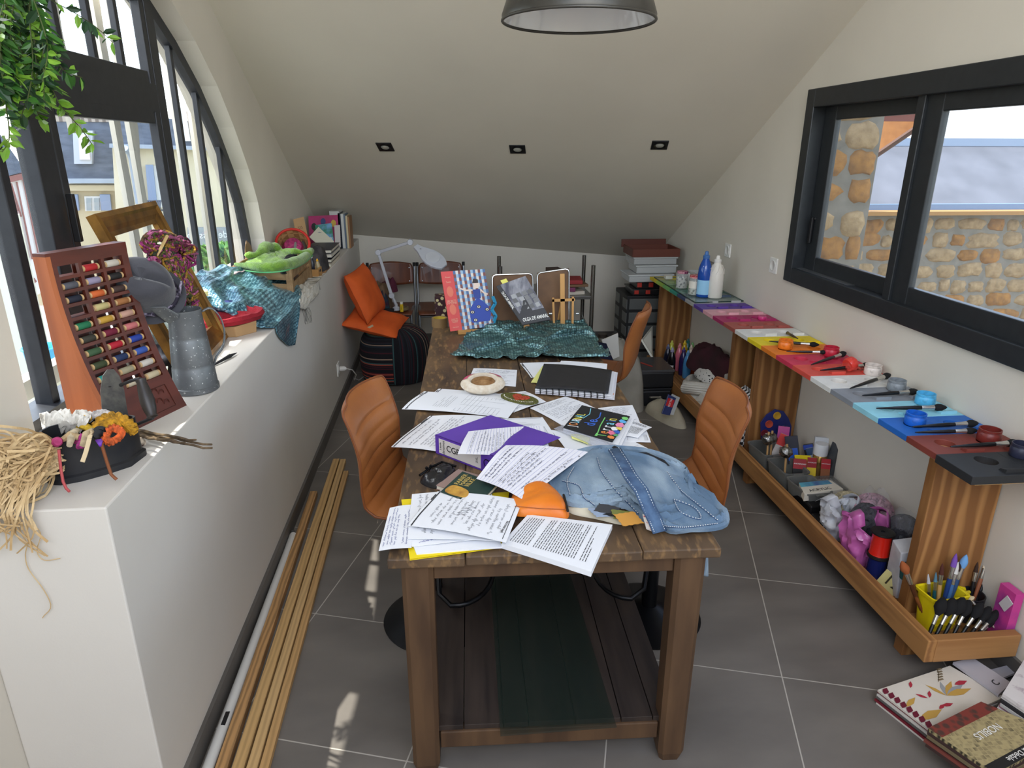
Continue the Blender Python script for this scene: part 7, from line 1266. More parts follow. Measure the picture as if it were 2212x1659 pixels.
for i, (px, c, l) in enumerate((((430, 640), (214, 196, 130), 'small yellow wooden block poking out of the bubble wrap'), ((440, 622), (206, 186, 140), 'pale card scrap on the bubble wrap by the window'))): p = onx(*px, -1.0 if i == 0 else -1.05); tag(MB().box(p + V((.0, 0, .012)), (.07, .05, .02), M=Matrix.Rotation(R(20), 3, 'Z')).build('wood_block', flat(c, .7), bevel=.002), l, 'block')
wc = [[ux_(640, 605, -.84), ux_(665, 600, -.84), ux_(684, 606, -.82)], [ux_(645, 625, -.77), ux_(670, 618, -.76), ux_(690, 622, -.755)], [ux_(646, 650, -.728), ux_(668, 645, -.726), ux_(688, 636, -.728)], [ux_(648, 668, -.724), ux_(660, 668, -.724), ux_(672, 652, -.724)]]
tag(patch('white_cloth', wc, mat('speckled_white_cloth', (206, 200, 188), .9, c2=(150, 140, 130), sc_=60, lo=.6, hi=.75), amp=.010, seed=6, edge=True), 'speckled white cloth hanging over the ledge right of the bubble wrap', 'cloth'); tag(patch('pink_cloth', [[ux_(490, 585, -1.06), ux_(545, 568, -1.08)], [ux_(505, 592, -1.0), ux_(560, 582, -1.0)]], flat((226, 190, 190), .85), amp=.008, nu=12, nv=8), 'pale pink cloth between the bubble wrap and the crate', 'cloth')
m = MB(); random.seed(2)
for k in range(9): p = onx(652 + 2 * k, 664, -.724); m.tube([p, p + V((.004, .01 * math.sin(k), -.03)), p + V((.006, .012 * math.cos(k), -.07 - .02 * random.random()))], .0008, 4)
tag(m.build('loose_threads', flat((40, 38, 38), .8)), 'dark loose threads hanging under the white cloth', 'threads', kind='stuff')
# crate with green towel
CR = mat('crate_wood', (158, 126, 88), .75, c2=(128, 98, 64), sc_=3, st=(1.5, 6, 10), bump=.1); c0, c1, c2_, c3 = V((-1.09, 3.57, 0)), V((-.775, 3.47, 0)), V((-.79, 4.06, 0)), V((-1.09, 4.10, 0))
ct = thing('wooden_crate', 'slatted wooden fruit crate on the ledge holding a green towel', 'crate', V((-.93, 3.8, ZL)))
for a, c in ((c0, c1), (c1, c2_), (c2_, c3), (c3, c0)):
    d = (c - a).normalized(); nn = V((d.y, -d.x, 0)) * .008
    for z0, z1 in ((.03, .085), (.105, .16)): q = [a + V((0, 0, ZL + z0)), c + V((0, 0, ZL + z0)), c + V((0, 0, ZL + z1)), a + V((0, 0, ZL + z1))]; MB().hexa([p - nn for p in q], q).build('slat', CR, ct, bevel=.001)
for a in (c0, c1, c2_, c3): i = a.lerp((c0 + c1 + c2_ + c3) / 4, .05); MB().box(i + V((0, 0, ZL + .08)), (.03, .03, .16)).build('corner_post', CR, ct)
MB().hexa([p + V((0, 0, ZL + .03)) for p in (c0, c1, c2_, c3)], [p + V((0, 0, ZL + .038)) for p in (c0, c1, c2_, c3)]).build('crate_floor', CR, ct)
GT = mat('lime_plush', (116, 154, 42), .95, c2=(86, 122, 28), sc_=30, bump=.8, bs=160, sheen=.4)
gt = thing('green_towel', 'lime green plush towel bulging out of the wooden crate', 'towel', V((-.93, 3.8, ZL + .1)))
mound('towel_body', [(-1.06, 3.60), (-.92, 3.56), (-.80, 3.52), (-.80, 3.72), (-.81, 3.98), (-.95, 4.02), (-1.06, 4.02)], ZL + .10, .065, GT, None, None, 14, .8, 9, 3.4, parent=gt, ang=30, ra=.6)
m = MB(); pts = [onz(508, 571, ZL + .172), onz(560, 577, ZL + .178), onz(610, 574, ZL + .182), onz(650, 560, ZL + .18), onz(672, 542, ZL + .175)]; m.tube([cr(pts, k / 30) + V((0, .006 * noise.noise(V((k * .4, 1, 2))), .008 * noise.noise(V((k * .3, 5, 2))))) for k in range(31)], [.008 + .020 * math.sin(min(1, k / 14) * 1.57) - .010 * max(0, k - 20) / 10 for k in range(31)], 14); m.build('towel_fold', GT, gt, smooth=True)
m = MB(); p2 = [onz(532, 556, ZL + .19), onz(560, 545, ZL + .21), onz(582, 532, ZL + .225), onz(606, 540, ZL + .20), onz(640, 545, ZL + .20), onz(668, 545, ZL + .19)]; m.tube([cr(p2, k / 30) + V((.006 * noise.noise(V((k * .5, 3, 1))), 0, .010 * noise.noise(V((k * .35, 7, 1))))) for k in range(31)], [.016 + .012 * math.exp(-((k - 11) / 5) ** 2) + .004 * math.sin(k * .9) for k in range(31)], 16); m.build('towel_fold', GT, gt, smooth=True)
m = MB(); pts = [p + V((.010, -.022, -.022)) for p in pts]; m.tube([cr(pts, k / 24) for k in range(25)], .004, 6); m.build('towel_hem', flat((96, 170, 110), .8), gt, smooth=True)
mound('black_fabric', [(-.83, 3.5), (-.785, 3.5), (-.80, 3.85), (-.85, 3.85)], ZL + .14, .05, mat('black_speckle', (20, 20, 22), .9, c2=(70, 66, 66), sc_=50, lo=.6, hi=.7), 'black fabric showing at the right edge of the crate', 'fabric', 3, .4, 16)
# beyond the crate
wb = mat('woven_straw', (190, 146, 96), .8, c2=(150, 108, 66), sc_=30, kind='checker', bump=.4); bc = V((-.93, 4.32, ZL)); t = thing('straw_basket', 'tipped straw basket with a red rim behind the crate', 'basket', bc); M = V((.15, -.75, .55)).to_track_quat('Z', 'Y').to_matrix(); hc2 = bc + V((0, 0, .155))
MB().lathe([(.06, -.13), (.085, -.05), (.095, .02), (.098, .05), (.092, .05), (.08, -.05), (.05, -.12)], 28, c=hc2, M=M, cap=False).build('basket_weave', wb, t, smooth=True); MB().tube([hc2 + M @ V((.097 * math.cos(a), .097 * math.sin(a), .052)) for a in [k * .2618 for k in range(24)]], .008, 8, closed=True).build('rim_binding', flat((196, 44, 34), .6), t, smooth=True); MB().lathe([(.07, -.02), (.05, .03), (0, .04)], 20, c=hc2, M=M).build('red_filling', mat('magenta_lace', (170, 50, 100), .7, c2=(120, 30, 70), sc_=60), t, smooth=True)
mound('blue_cloth', [(-1.10, 4.06), (-1.0, 4.05), (-.98, 4.12), (-1.04, 4.13)], ZL + .0, .18, flat((52, 84, 170), .85), 'blue cloth bunched between the green towel and the straw basket', 'cloth', 5, .3, 12); mound('tan_cloth', [(-1.12, 3.95), (-1.10, 3.86), (-1.095, 3.9), (-1.095, 4.08), (-1.13, 4.1)], ZL, .2, flat((150, 120, 90), .85), 'tan cloth against the window beside the crate', 'cloth', 2, .3, 12)
def upright(px4, X_or_Y, th_, c, label, txt=None, tc_=(240, 240, 238), cm=None, name='book', cat='book', grp='books and bags at the far end of the ledge'):
    q = [ony(x, y, Yv) for (x, y), Yv in zip(px4, X_or_Y)]; zb = min(q[0].z, q[1].z)
    t, nn = book(q, th_, c, label, name=name, cat=cat, group=grp, cm=cm)
    if txt: text(txt, (q[1] - q[0]).length * .34, flat(tc_, .5), t, on(q, .5, .6), q[1] - q[0], q[3] - q[0], font_sx=.9)
    return t, q
t, q = upright([(643, 528), (667, 520), (656, 468), (633, 474)], (4.78, 4.80, 4.84, 4.82), .03, (180, 146, 110), 'brown kraft paper bag lettered TIS beside the straw basket', 'TIS', (120, 70, 40), CARD, 'kraft_bag', 'bag')
t, q = upright([(668, 528), (732, 524), (729, 464), (666, 467)], (5.30, 5.30, 5.36, 5.36), .012, (170, 40, 100), 'magenta picture book standing among the books in the far corner', cm=mat('magenta_cover', (176, 44, 104), .45, c2=(150, 34, 86), sc_=12))
for u, v, c in ((.18, .62, (40, 30, 36)), (.5, .78, (50, 60, 110)), (.85, .7, (196, 160, 60)), (.25, .45, (50, 110, 60)), (.7, .5, (90, 50, 110))): facepoly(q, [(u + .09 * math.cos(k * .6), v + .13 * math.sin(k * .6)) for k in range(10)], flat(c, .5), 'cover_figure', t)
t, q = upright([(690, 534), (722, 532), (716, 482), (680, 486)], (5.20, 5.20, 5.25, 5.25), .012, (60, 130, 100), 'blue-green illustrated booklet with white letters leaning on the magenta book', cm=mat('blue_green_cover', (52, 130, 96), .5, c2=(110, 160, 200), sc_=9, lo=.45, hi=.55)); text('sse', .035, WHITE, t, on(q, .86, .28), q[3] - q[0], q[0] - q[1])
t, q = upright([(668, 512), (700, 540), (722, 522), (688, 490)], (5.12, 5.12, 5.14, 5.16), .008, (206, 200, 176), 'cream illustrated card lying aslant before the booklets'); facepoly(q, [(.3 + .16 * math.cos(k * .6), .6 + .25 * math.sin(k * .6)) for k in range(10)], flat((90, 110, 130), .5), 'cover_figure', t)
upright([(724, 534), (736, 534), (734, 486), (722, 487)], (5.28, 5.28, 5.3, 5.3), .008, (206, 196, 190), 'white leaflet with an orange face, right of the blue-green booklet')
for i, (x0, x1, y0, c, l) in enumerate(((716, 738, 456, (190, 190, 186), 'thin pale file behind the magenta book'), (734, 740, 460, (30, 36, 52), 'dark blue file spine, second from the magenta book'), (740, 746, 462, (206, 206, 200), 'white file spine, third from the magenta book'), (746, 750, 463, (96, 110, 126), 'grey-blue file spine in the corner'), (750, 754, 466, (206, 190, 150), 'cream file spine in the corner'), (754, 758, 468, (150, 106, 66), 'brown file spine at the right end of the corner row'))):
    a, c_2 = ony(x0, 525, 5.38), ony(x1, 525, 5.38); tp2 = ony(x1, y0, 5.38).z; tag(MB().box(((a.x + c_2.x) / 2, 5.46, (ZL + .002 + tp2) / 2), (max(.006, (c_2.x - a.x) * .95), .16, tp2 - ZL - .004)).build('file', flat(c, .5)), l, 'file', 'files standing in the far corner of the ledge')
for i, (z, x0, x1, y0, y1, c, l) in enumerate(((0, -.93, -.70 - .045, 4.52, 4.92, (196, 186, 166), 'cream book at the bottom of the flat pile on the ledge'), (.022, -.92, -.75, 4.56, 4.98, (46, 48, 54), 'dark ring-bound album second from the bottom of the flat pile'), (.05, -.93, -.75, 4.58, 5.0, (186, 184, 182), 'pale magazine with a dark title in the flat pile'), (.075, -.94, -.755, 4.6, 5.02, (56, 54, 62), 'dark cover book on top of the flat pile'))):
    q = [V((x0, y0, ZL + z + .02)), V((x1, y0 + .01 * i, ZL + z + .02)), V((x1, y1, ZL + z + .02)), V((x0, y1, ZL + z + .02))]; book(q, .02, c, l, group='books lying flat at the far end of the ledge')
mound('grey_scarf', [(-.99, 4.24), (-.90, 4.22), (-.84, 4.3), (-.83, 4.46), (-.90, 4.5), (-1.0, 4.45)], ZL, .15, mat('grey_lurex', (120, 116, 110), .6, c2=(90, 86, 82), sc_=14, bump=.3), 'grey shimmering scarf heaped between the crate and the flat books', 'scarf', 11, .5, 12)
t = thing('ankle_boot', 'dark laced item with a brown sole behind the little caddy', 'boot', V((-.80, 4.36, ZL))); mound('upper', [(-.85, 4.30), (-.78, 4.26), (-.745, 4.32), (-.75, 4.46), (-.82, 4.48)], ZL + .012, .12, mat('dark_suede', (40, 38, 40), .9, c2=(66, 62, 62), sc_=20), None, None, 3, .3, 12, 3, parent=t); MB().prism([(-.85, 4.29), (-.78, 4.25), (-.742, 4.31), (-.747, 4.47), (-.82, 4.49)], 'z', ZL + .0005, ZL + .014).build('sole', flat((150, 112, 76), .7), t)
t = thing('wooden_caddy', 'small wooden box with handle holes holding glue bottles beside the crate', 'box', V((-.80, 4.17, ZL))); bx(-.845, -.757, 4.10, 4.22, ZL + .001, ZL + .055, .008).build('caddy_box', mat('bamboo', (190, 144, 86), .55, c2=(170, 124, 70), sc_=8), t, bevel=.001); MB().box((-.752, 4.16, ZL + .04), (.004, .035, .012)).build('handle_hole', BLACK, t)
for x, y, r_, h, c, cc, l in ((-.825, 4.13, .017, .12, (226, 222, 180), (230, 228, 220), 'cream glue bottle in the little wooden box, tallest'), (-.795, 4.15, .015, .105, (30, 36, 50), (206, 206, 202), 'black-labelled glue bottle in the little wooden box'), (-.77, 4.19, .015, .075, (170, 150, 110), (226, 170, 40), 'small bottle with a yellow cap in the little wooden box')): bottle(V((x, y, ZL + .010)), r_, h + .02, c, cc, l, 'glue bottles in the little wooden box', .3)
tag(MB().box((-.70 - .046, 5.5, ZL + .03), (.01, .12, .06)).build('wooden_strip', flat((74, 50, 42), .6)), 'dark wooden strip at the far corner of the ledge', 'wood strip')
# ------------------------------------------------------------- back of the room
PLY = mat('brown_plywood', (112, 62, 38), .4, c2=(88, 46, 28), sc_=3, st=(8, 1, 1), coat=.2); TUB = flat((128, 130, 132), .35, .7)
def school_chair(x, y, yaw, label):
    t = thing('school_chair', label, 'chair', (x, y, 0), (0, 0, yaw), 'school chairs along the back wall')
    def shell(f, nu, nv, nm): m = MB(); m.grid(f, nu, nv); m.build(nm, PLY, t, local=True, smooth=True, solid=.009)
    rc = lambda u, e: 1 - .12 * max(0, abs(2 * u - 1) - .6) ** 2 * 6 * e
    shell(lambda u, v: V(((u - .5) * .36 * (1 - .10 * max(0, (v - .75) * 4) ** 2), .205 + .022 * (1 - (2 * u - 1) ** 2) + .03 * v, .585 + .19 * v - .015 * (2 * u - 1) ** 2 * (1 if v > .5 else -1) * abs(2 * v - 1))), 14, 10, 'backrest')
    shell(lambda u, v: V(((u - .5) * .37 * (1 - .10 * max(0, (.3 - v) * 3) ** 2), -.19 + .37 * v, .445 - .012 * math.sin(v * 3.1) + (.0 if v > .15 else -.02 * (1 - v / .15)))), 14, 12, 'seat')
    for s in (-1, 1):
        MB().tube([(s * .19, .16, .01), (s * .19, .17, .3), (s * .19, .20, .46), (s * .19, .25, .74)], .010, 8).build('rear_leg', TUB, t, local=True, smooth=True); MB().tube([(s * .17, -.17, .01), (s * .17, -.15, .42), (s * .17, -.10, .432), (s * .18, .16, .432)], .010, 8).build('front_leg', TUB, t, local=True, smooth=True)
        MB().lathe([(.012, 0), (.012, .03)], 10, c=(s * .19, .25, .735)).build('end_cap', BLACK, t, local=True)
        for z in (.62, .73): MB().lathe([(.006, 0), (0, .002)], 8, c=(s * .15, .196, z), M=Matrix.Rotation(R(90), 3, 'X')).build('rivet', STEEL, t, local=True)
    MB().tube([(-.17, -.14, .40), (.17, -.14, .40)], .009, 8).build('crossbar', TUB, t, local=True, smooth=True); return t
school_chair(-.455, 5.42, 0, 'brown plywood school chair in the left back corner, carrying the lamp and a bag'); school_chair(-.05, 5.42, 0, 'brown plywood school chair beside the corner one, with a white sheet on it')
LW = flat((198, 200, 206), .4); lb = V((-.40, 5.30, .452)); lm = thing('magnifier_lamp', 'white articulated magnifier lamp rising from the corner school chair', 'magnifier lamp', lb)
pj = [ony(853, 655, 5.30), ony(846, 638, 5.30), ony(817, 545, 5.28), ony(886, 523, 5.18), ony(897, 532, 5.14), ony(950, 570, 5.05)]
MB().lathe([(.03, 0), (.03, .02), (.012, .03), (.012, .05)], 16, c=lb).build('clamp', LW, lm, smooth=True); MB().tube([lb + V((0, 0, .04)), pj[1]], .011, 8).build('pin', LW, lm, smooth=True)
for nm, a, c in (('lower_arm', pj[1], pj[2]), ('upper_arm', pj[2], pj[3])): d = (c - a).normalized(); s = d.cross(V((0, 1, 0))).normalized() * .012; m = MB(); m.hexa([a - s + V((0, -.012, 0)), a + s + V((0, -.012, 0)), a + s + V((0, .012, 0)), a - s + V((0, .012, 0))], [c - s * .9 + V((0, -.012, 0)), c + s * .9 + V((0, -.012, 0)), c + s * .9 + V((0, .012, 0)), c - s * .9 + V((0, .012, 0))]); m.build(nm, LW, lm, bevel=.004)
for p in (pj[1], pj[2], pj[3]): MB().lathe([(.02, -.018), (.022, -.014), (.022, .014), (.02, .018)], 16, c=p, M=Matrix.Rotation(R(90), 3, 'X')).build('joint', LW, lm, smooth=True)
a, c = pj[4], ony(960, 577, 5.0); d = (c - a); Lh = d.length; d.normalize(); sv = V((.35, .75, .55)); sv = (sv - d * sv.dot(d)).normalized(); uv_ = d.cross(sv).normalized(); uv_ = uv_ if uv_.z > 0 else -uv_
ol = [(0, .022), (.15, .03), (.3, .05), (.45, .068), (.6, .074), (.75, .07), (.88, .055), (1, .03)]; top = [a + d * Lh * s + sv * w_ for s, w_ in ol] + [a + d * Lh * s - sv * w_ for s, w_ in ol[::-1]]; lhd = MB().hexa([p - uv_ * .012 for p in top], [p + uv_ * .012 for p in top]).build('lamp_head', LW, lm, bevel=.006); MB().lathe([(.055, .0), (.052, .006), (.0, .008)], 28, c=a + d * Lh * .6 + uv_ * .012, M=Matrix((d, sv, d.cross(sv))).transposed() if d.cross(sv).z > 0 else Matrix((sv, d, sv.cross(d))).transposed()).build('lens_cover', flat((206, 208, 212), .35), lhd, smooth=True); MB().lathe([(.008, 0), (0, .002)], 12, c=a + d * Lh * .18 + uv_ * .0125).build('knob', BLACK, lhd)
mound('brown_bag', [(-.62, 5.33), (-.55, 5.28), (-.47, 5.28), (-.44, 5.38), (-.46, 5.52), (-.60, 5.54)], .455, .17, mat('taupe_fabric', (126, 100, 76), .85, c2=(104, 82, 62), sc_=10), 'slouchy brown bag with wool on the corner chair', 'bag', 6, .3, 9, 3); mound('wool_ball', [(-.56, 5.29), (-.50, 5.27), (-.455, 5.29), (-.46, 5.34), (-.54, 5.35)], .455, .12, mat('dark_wool', (64, 22, 44), .95, c2=(30, 70, 80), sc_=30, bump=.5), 'maroon and teal wool in front of the brown bag', 'wool', 8, .4, 20); mound('burgundy_scarf', [(-.54, 5.52), (-.44, 5.50), (-.40, 5.56), (-.48, 5.60)], .55, .10, flat((88, 34, 52), .9), 'burgundy scarf on the bag against the chair back', 'scarf', 4, .4, 16)
t = thing('glue_stick', 'yellow glue stick standing on the corner chair beside the lamp', 'glue stick', (-.355, 5.24, .452)); MB().lathe([(.013, 0), (.013, .06)], 16).build('tube', flat((226, 190, 40), .4), t, local=True, smooth=True); MB().lathe([(.0125, .06), (.0125, .08), (0, .081)], 16).build('cap', flat((224, 222, 210), .4), t, local=True, smooth=True); tlocal('UHU', .014, BLACK, t, (0, -.0135, .03), (0, 0, 1), (-1, 0, 0))
tag(MB().lathe([(.04, 0), (.04, .022), (.03, .022), (.03, 0)], 24, c=(-.345, 5.31, .4525)).build('tape_roll', flat((120, 104, 76), .4), smooth=True), 'small brown tape roll lying behind the glue stick', 'tape roll'); tag(MB().box((-.47, 5.245, .465), (.11, .012, .024)).build('black_strip', flat((24, 24, 26), .5)), 'short black ruler-like strip at the seat edge of the corner chair', 'strip')
tag(MB().grid(lambda u, v: V((-.10 + .19 * u, 5.25 + .22 * v, .452 + .05 * u * u)), 8, 8).build('paper_sheet', PAPER, smooth=True, solid=.001), 'white sheet lying on the right school chair', 'paper')
# pouf and cushions
PC_ = V((-.405, 5.0, 0)); pof = thing('knitted_pouf', 'round pouf wrapped in dark multicoloured braided stripes', 'pouf', PC_)
PF_ = mat('braided_stripes', (24, 22, 28), .95, c2=(24, 22, 28), sc_=1); N = PF_.node_tree; n = N.nodes; L = N.links; b = n['Principled BSDF']
tc = n.new('ShaderNodeTexCoord'); mp = n.new('ShaderNodeMapping'); L.new(tc.outputs['UV'], mp.inputs[0]); sx_ = n.new('ShaderNodeSeparateXYZ'); L.new(mp.outputs[0], sx_.inputs[0])
wn = n.new('ShaderNodeTexWhiteNoise'); wn.noise_dimensions = '1D'; fl = n.new('ShaderNodeMath'); fl.operation = 'FLOOR'; ml = n.new('ShaderNodeMath'); ml.operation = 'MULTIPLY'; ml.inputs[1].default_value = 70; L.new(sx_.outputs[0], ml.inputs[0]); L.new(ml.outputs[0], fl.inputs[0]); L.new(fl.outputs[0], wn.inputs['W'])
cr_ = n.new('ShaderNodeValToRGB'); cr_.color_ramp.interpolation = 'CONSTANT'; els = cr_.color_ramp.elements; els[0].color = lin((22, 22, 30)); els[1].position = .34; els[1].color = lin((96, 26, 44))
for p_, c in ((.42, (26, 26, 34)), (.52, (186, 84, 66)), (.58, (30, 44, 54)), (.68, (150, 140, 110)), (.74, (20, 20, 26)), (.84, (60, 104, 104)), (.9, (176, 150, 130)), (.95, (40, 24, 34))): e = els.new(p_); e.color = lin(tuple(min(255, int(k * 1.25)) for k in c))
L.new(wn.outputs['Value'], cr_.inputs[0]); wv = n.new('ShaderNodeTexWave'); wv.bands_direction = 'DIAGONAL'; wv.inputs['Scale'].default_value = 1; mp2 = n.new('ShaderNodeMapping'); mp2.inputs['Scale'].default_value = (70, 30, 1); L.new(tc.outputs['UV'], mp2.inputs[0]); L.new(mp2.outputs[0], wv.inputs[0])
mr = n.new('ShaderNodeValToRGB'); mr.color_ramp.elements[0].position = .35; mr.color_ramp.elements[1].position = .5; L.new(wv.outputs[1], mr.inputs[0]); mx = n.new('ShaderNodeMix'); mx.data_type = 'RGBA'; L.new(mr.outputs[0], mx.inputs[0]); mx.inputs[6].default_value = lin((24, 22, 28)); L.new(cr_.outputs[0], mx.inputs[7]); L.new(mx.outputs[2], b.inputs['Base Color']); bp = n.new('ShaderNodeBump'); bp.inputs['Strength'].default_value = .6; bp.inputs['Distance'].default_value = .01; L.new(wv.outputs[1], bp.inputs['Height']); L.new(bp.outputs[0], b.inputs['Normal'])
pr = [(.0, .0), (.21, .0), (.245, .03), (.26, .12), (.262, .2), (.252, .29), (.22, .35), (.15, .39), (.06, .402), (0, .403)]
def pofm(sect, nm):
    m = MB(); NU, NV = 24, 30; a0, a1 = sect
    def f(u, v):
        q = cr([V((r_, 0, z)) for r_, z in pr], v); a = R(a0 + (a1 - a0) * u); return V((q.x * math.cos(a), q.x * math.sin(a), q.z + .006 * math.sin(a * 3)))
    m.grid(f, NU, NV); o = m.build(nm, PF_, pof, local=True, smooth=True); uvl = o.data.uv_layers.new(name='UVMap'); W_ = NU + 1
    for lp_ in o.data.loops: i = lp_.vertex_index; u, v = (i % W_) / NU, (i // W_) / NV; uvl.data[lp_.index].uv = (u * .9 + a0 / 120, v * 2) if (a0 // 120) % 2 == 0 else (v * 1.3 + .3, u * 1.7)
for a0 in (30, 150, 270): pofm((a0, a0 + 120), 'knitted_panel') if a0 != 270 else pofm((270, 390), 'knitted_panel')
OR = mat('orange_cotton', (222, 96, 34), .8, c2=(204, 84, 26), sc_=6, bump=.08, bs=14)
def cushion(c, ex, ey, ez, w_, h, th_, label, tagl=False):
    t = thing('cushion', label, 'cushion', c, group='orange cushions on the pouf'); m = MB(); ex, ey, ez = V(ex).normalized(), V(ey).normalized(), V(ez).normalized()
    def f(s): 
        def g(u, v):
            a, b_ = 2 * u - 1, 2 * v - 1; k = (1 - a ** 4) * (1 - b_ ** 4); pin = 1 - .10 * (abs(a) ** 2 * (1 - abs(b_) ** 3) + abs(b_) ** 2 * (1 - abs(a) ** 3)) ; return c + ex * a * w_ / 2 * (1 - .06 * (1 - b_ * b_) * abs(a)) + ey * b_ * h / 2 * (1 - .06 * (1 - a * a) * abs(b_)) + ez * s * th_ / 2 * max(0, k) ** .55 + ez * .006 * noise.noise(V((u * 6, v * 6, w_ * 9)))
        return g
    m.grid(f(1), 20, 20); m.grid(f(-1), 20, 20); cv_ = m.build('cushion_cover', OR, t, smooth=True); e = [f(0)(u, v) for u, v in [(k / 10, 0) for k in range(10)] + [(1, k / 10) for k in range(10)] + [(1 - k / 10, 1) for k in range(10)] + [(0, 1 - k / 10) for k in range(10)]]; MB().tube(e, .0025, 5, closed=True).build('piping', flat((176, 70, 20), .8), cv_, smooth=True)
    if tagl: p = f(1)(.5, .05); MB().box(p + ez * .004, (.045, .004, .014), M=Matrix.Rotation(R(-25), 3, 'Y')).build('fabric_tag', flat((196, 176, 140), .7), t)
cushion(V((-.525, 4.93, .455)), (.9, .05, -.26), (.2, .9, .18), (.25, -.2, 1), .40, .36, .09, 'orange cushion lying on the pouf, underneath', True); cushion(V((-.59, 4.95, .66)), (.24, .85, .1), (-.36, .1, .85), (.9, -.3, .3), .36, .37, .13, 'orange cushion propped upright against the ledge wall')
# steel trolley
tr = thing('steel_trolley', 'stainless steel shelf trolley behind the far end of the table', 'trolley', (.72, 5.2, 0)); SS = flat((150, 150, 146), .25, .95)
for x in (.39, 1.08):
    for y, h in ((4.95, .84), (5.45, .84)): MB().tube([(x + (.03 if y > 5 else 0), y, .02), (x + (.03 if y > 5 else 0), y, h)], .016, 12).build('post', SS, tr, smooth=True)
for z in (.12, .60): MB().box((.735, 5.2, z), (.70, .52, .025)).build('shelf', flat((120, 120, 118), .3, .8), tr, bevel=.003)
MB().tube([(.39, 4.95, .34), (1.08, 4.95, .34)], .007, 8).tube([(1.08, 4.95, .34), (1.11, 5.45, .34)], .007, 8).build('rail', SS, tr, smooth=True)
random.seed(15)
for i, (x, z, w_, h, c, l) in enumerate(((.90, .613, .24, .026, (206, 196, 180), 'cream paperback at the bottom of the pile on the trolley'), (.86, .64, .22, .03, (120, 50, 90), 'purple patterned book in the pile on the trolley'), (.93, .672, .24, .02, (120, 90, 64), 'brown folder on the pile on the trolley'), (.96, .694, .12, .03, (150, 40, 44), 'red purse-sized book on top of the trolley pile'), (.82, .694, .10, .1, (76, 60, 52), 'dark books stacked highest on the trolley behind the panel'))): tag(MB().box((x, 5.08, z + h / 2), (w_, .2, h), M=Matrix.Rotation(random.random() * .3 - .15, 3, 'Z')).build('book', flat(c, .6), bevel=.003), l, 'book', 'books on the steel trolley')
# floor stuff at the back right
GB = mat('grey_tote', (148, 144, 134), .85, c2=(132, 128, 118), sc_=8, bump=.15)
bgc = [(1.02, 4.32), (1.12, 4.16), (1.24, 4.1), (1.30, 4.2), (1.30, 4.5), (1.18, 4.62), (1.06, 4.55)]; t = thing('tote_bags', 'pile of grey and white cloth bags on the floor behind the far stool', 'bags', (1.16, 4.36, 0)); mound('bag_heap', bgc, 0, .34, GB, None, None, 7, .4, 7, 2.6, parent=t); q = [ony(1288, 738, 4.05), ony(1310, 742, 4.0), ony(1332, 795, 4.0), ony(1300, 800, 4.0)]
MB().hexa([p - V((0, -.004, 0)) for p in q], q).build('navy_panel', flat((26, 30, 56), .8), t); text('ia', .05, WHITE, t, q[2].lerp(q[3], .35) + V((0, -.006, .03)), (1, 0, .2), (0, 0, 1)); MB().hexa([ony(1300, 735, 4.1), ony(1335, 720, 4.1), ony(1338, 770, 4.1), ony(1315, 780, 4.1)], [p + V((0, .01, 0)) for p in (ony(1300, 735, 4.1), ony(1335, 720, 4.1), ony(1338, 770, 4.1), ony(1315, 780, 4.1))]).build('white_panel', flat((206, 204, 196), .8), t)
for x, y, l in ((1.28, 5.4, 'small dark-lidded jar on the floor by the back wall, left one'), (1.40, 5.4, 'small dark-lidded jar on the floor by the back wall, right one')): t = thing('floor_jar', l, 'jar', (x, y, 0), group='jars on the floor by the back wall'); MB().lathe([(.04, 0), (.042, .01), (.042, .16), (.034, .17)], 16).build('jar_glass', flat((90, 84, 70), .2), t, local=True, smooth=True); MB().lathe([(.04, .17), (.04, .195), (0, .196)], 16).build('lid', flat((60, 52, 44), .4), t, local=True, smooth=True)
for z, x, y, l in ((0, 1.36, 4.36, 'black tool case on the floor beside the bench, lower one'), (.13, 1.37, 4.36, 'black organiser case with a clear lid, on top of the lower case')):
    t = thing('tool_case', l, 'case', (x, y, z), group='cases on the floor by the bench'); MB().box((x, y, z + .055), (.26, .30, .11)).build('case_body', flat((24, 25, 28), .45), t, bevel=.01); MB().box((x, y, z + .118), (.265, .305, .018)).build('case_lid', mat('smoked_lid', (74, 74, 76), .2) if z else flat((30, 31, 34), .4), t, bevel=.004)
    if z: MB().box((x - .03, y - .02, z + .129), (.012, .12, .004), M=Matrix.Rotation(R(30), 3, 'Z')).build('pencil', flat((170, 60, 50), .5), t)
    else: MB().tube([(x - .02, y - .16, .07), (x - .02, y - .18, .075), (x + .05, y - .18, .075), (x + .05, y - .16, .07)], .006, 6).build('latch', flat((190, 186, 176), .3, .7), t, smooth=True)
t = thing('linen_bag', 'beige linen bag lying on the floor against the bench rail', 'bag', (1.40, 3.98, 0)); mound('bag_cloth', [(1.29, 4.13), (1.33, 3.95), (1.40, 3.82), (1.47, 3.82), (1.485, 4.0), (1.44, 4.14), (1.35, 4.2)], 0, .09, mat('linen', (176, 168, 148), .9, c2=(160, 152, 132), sc_=9, bump=.2), None, None, 5, .3, 9, parent=t)
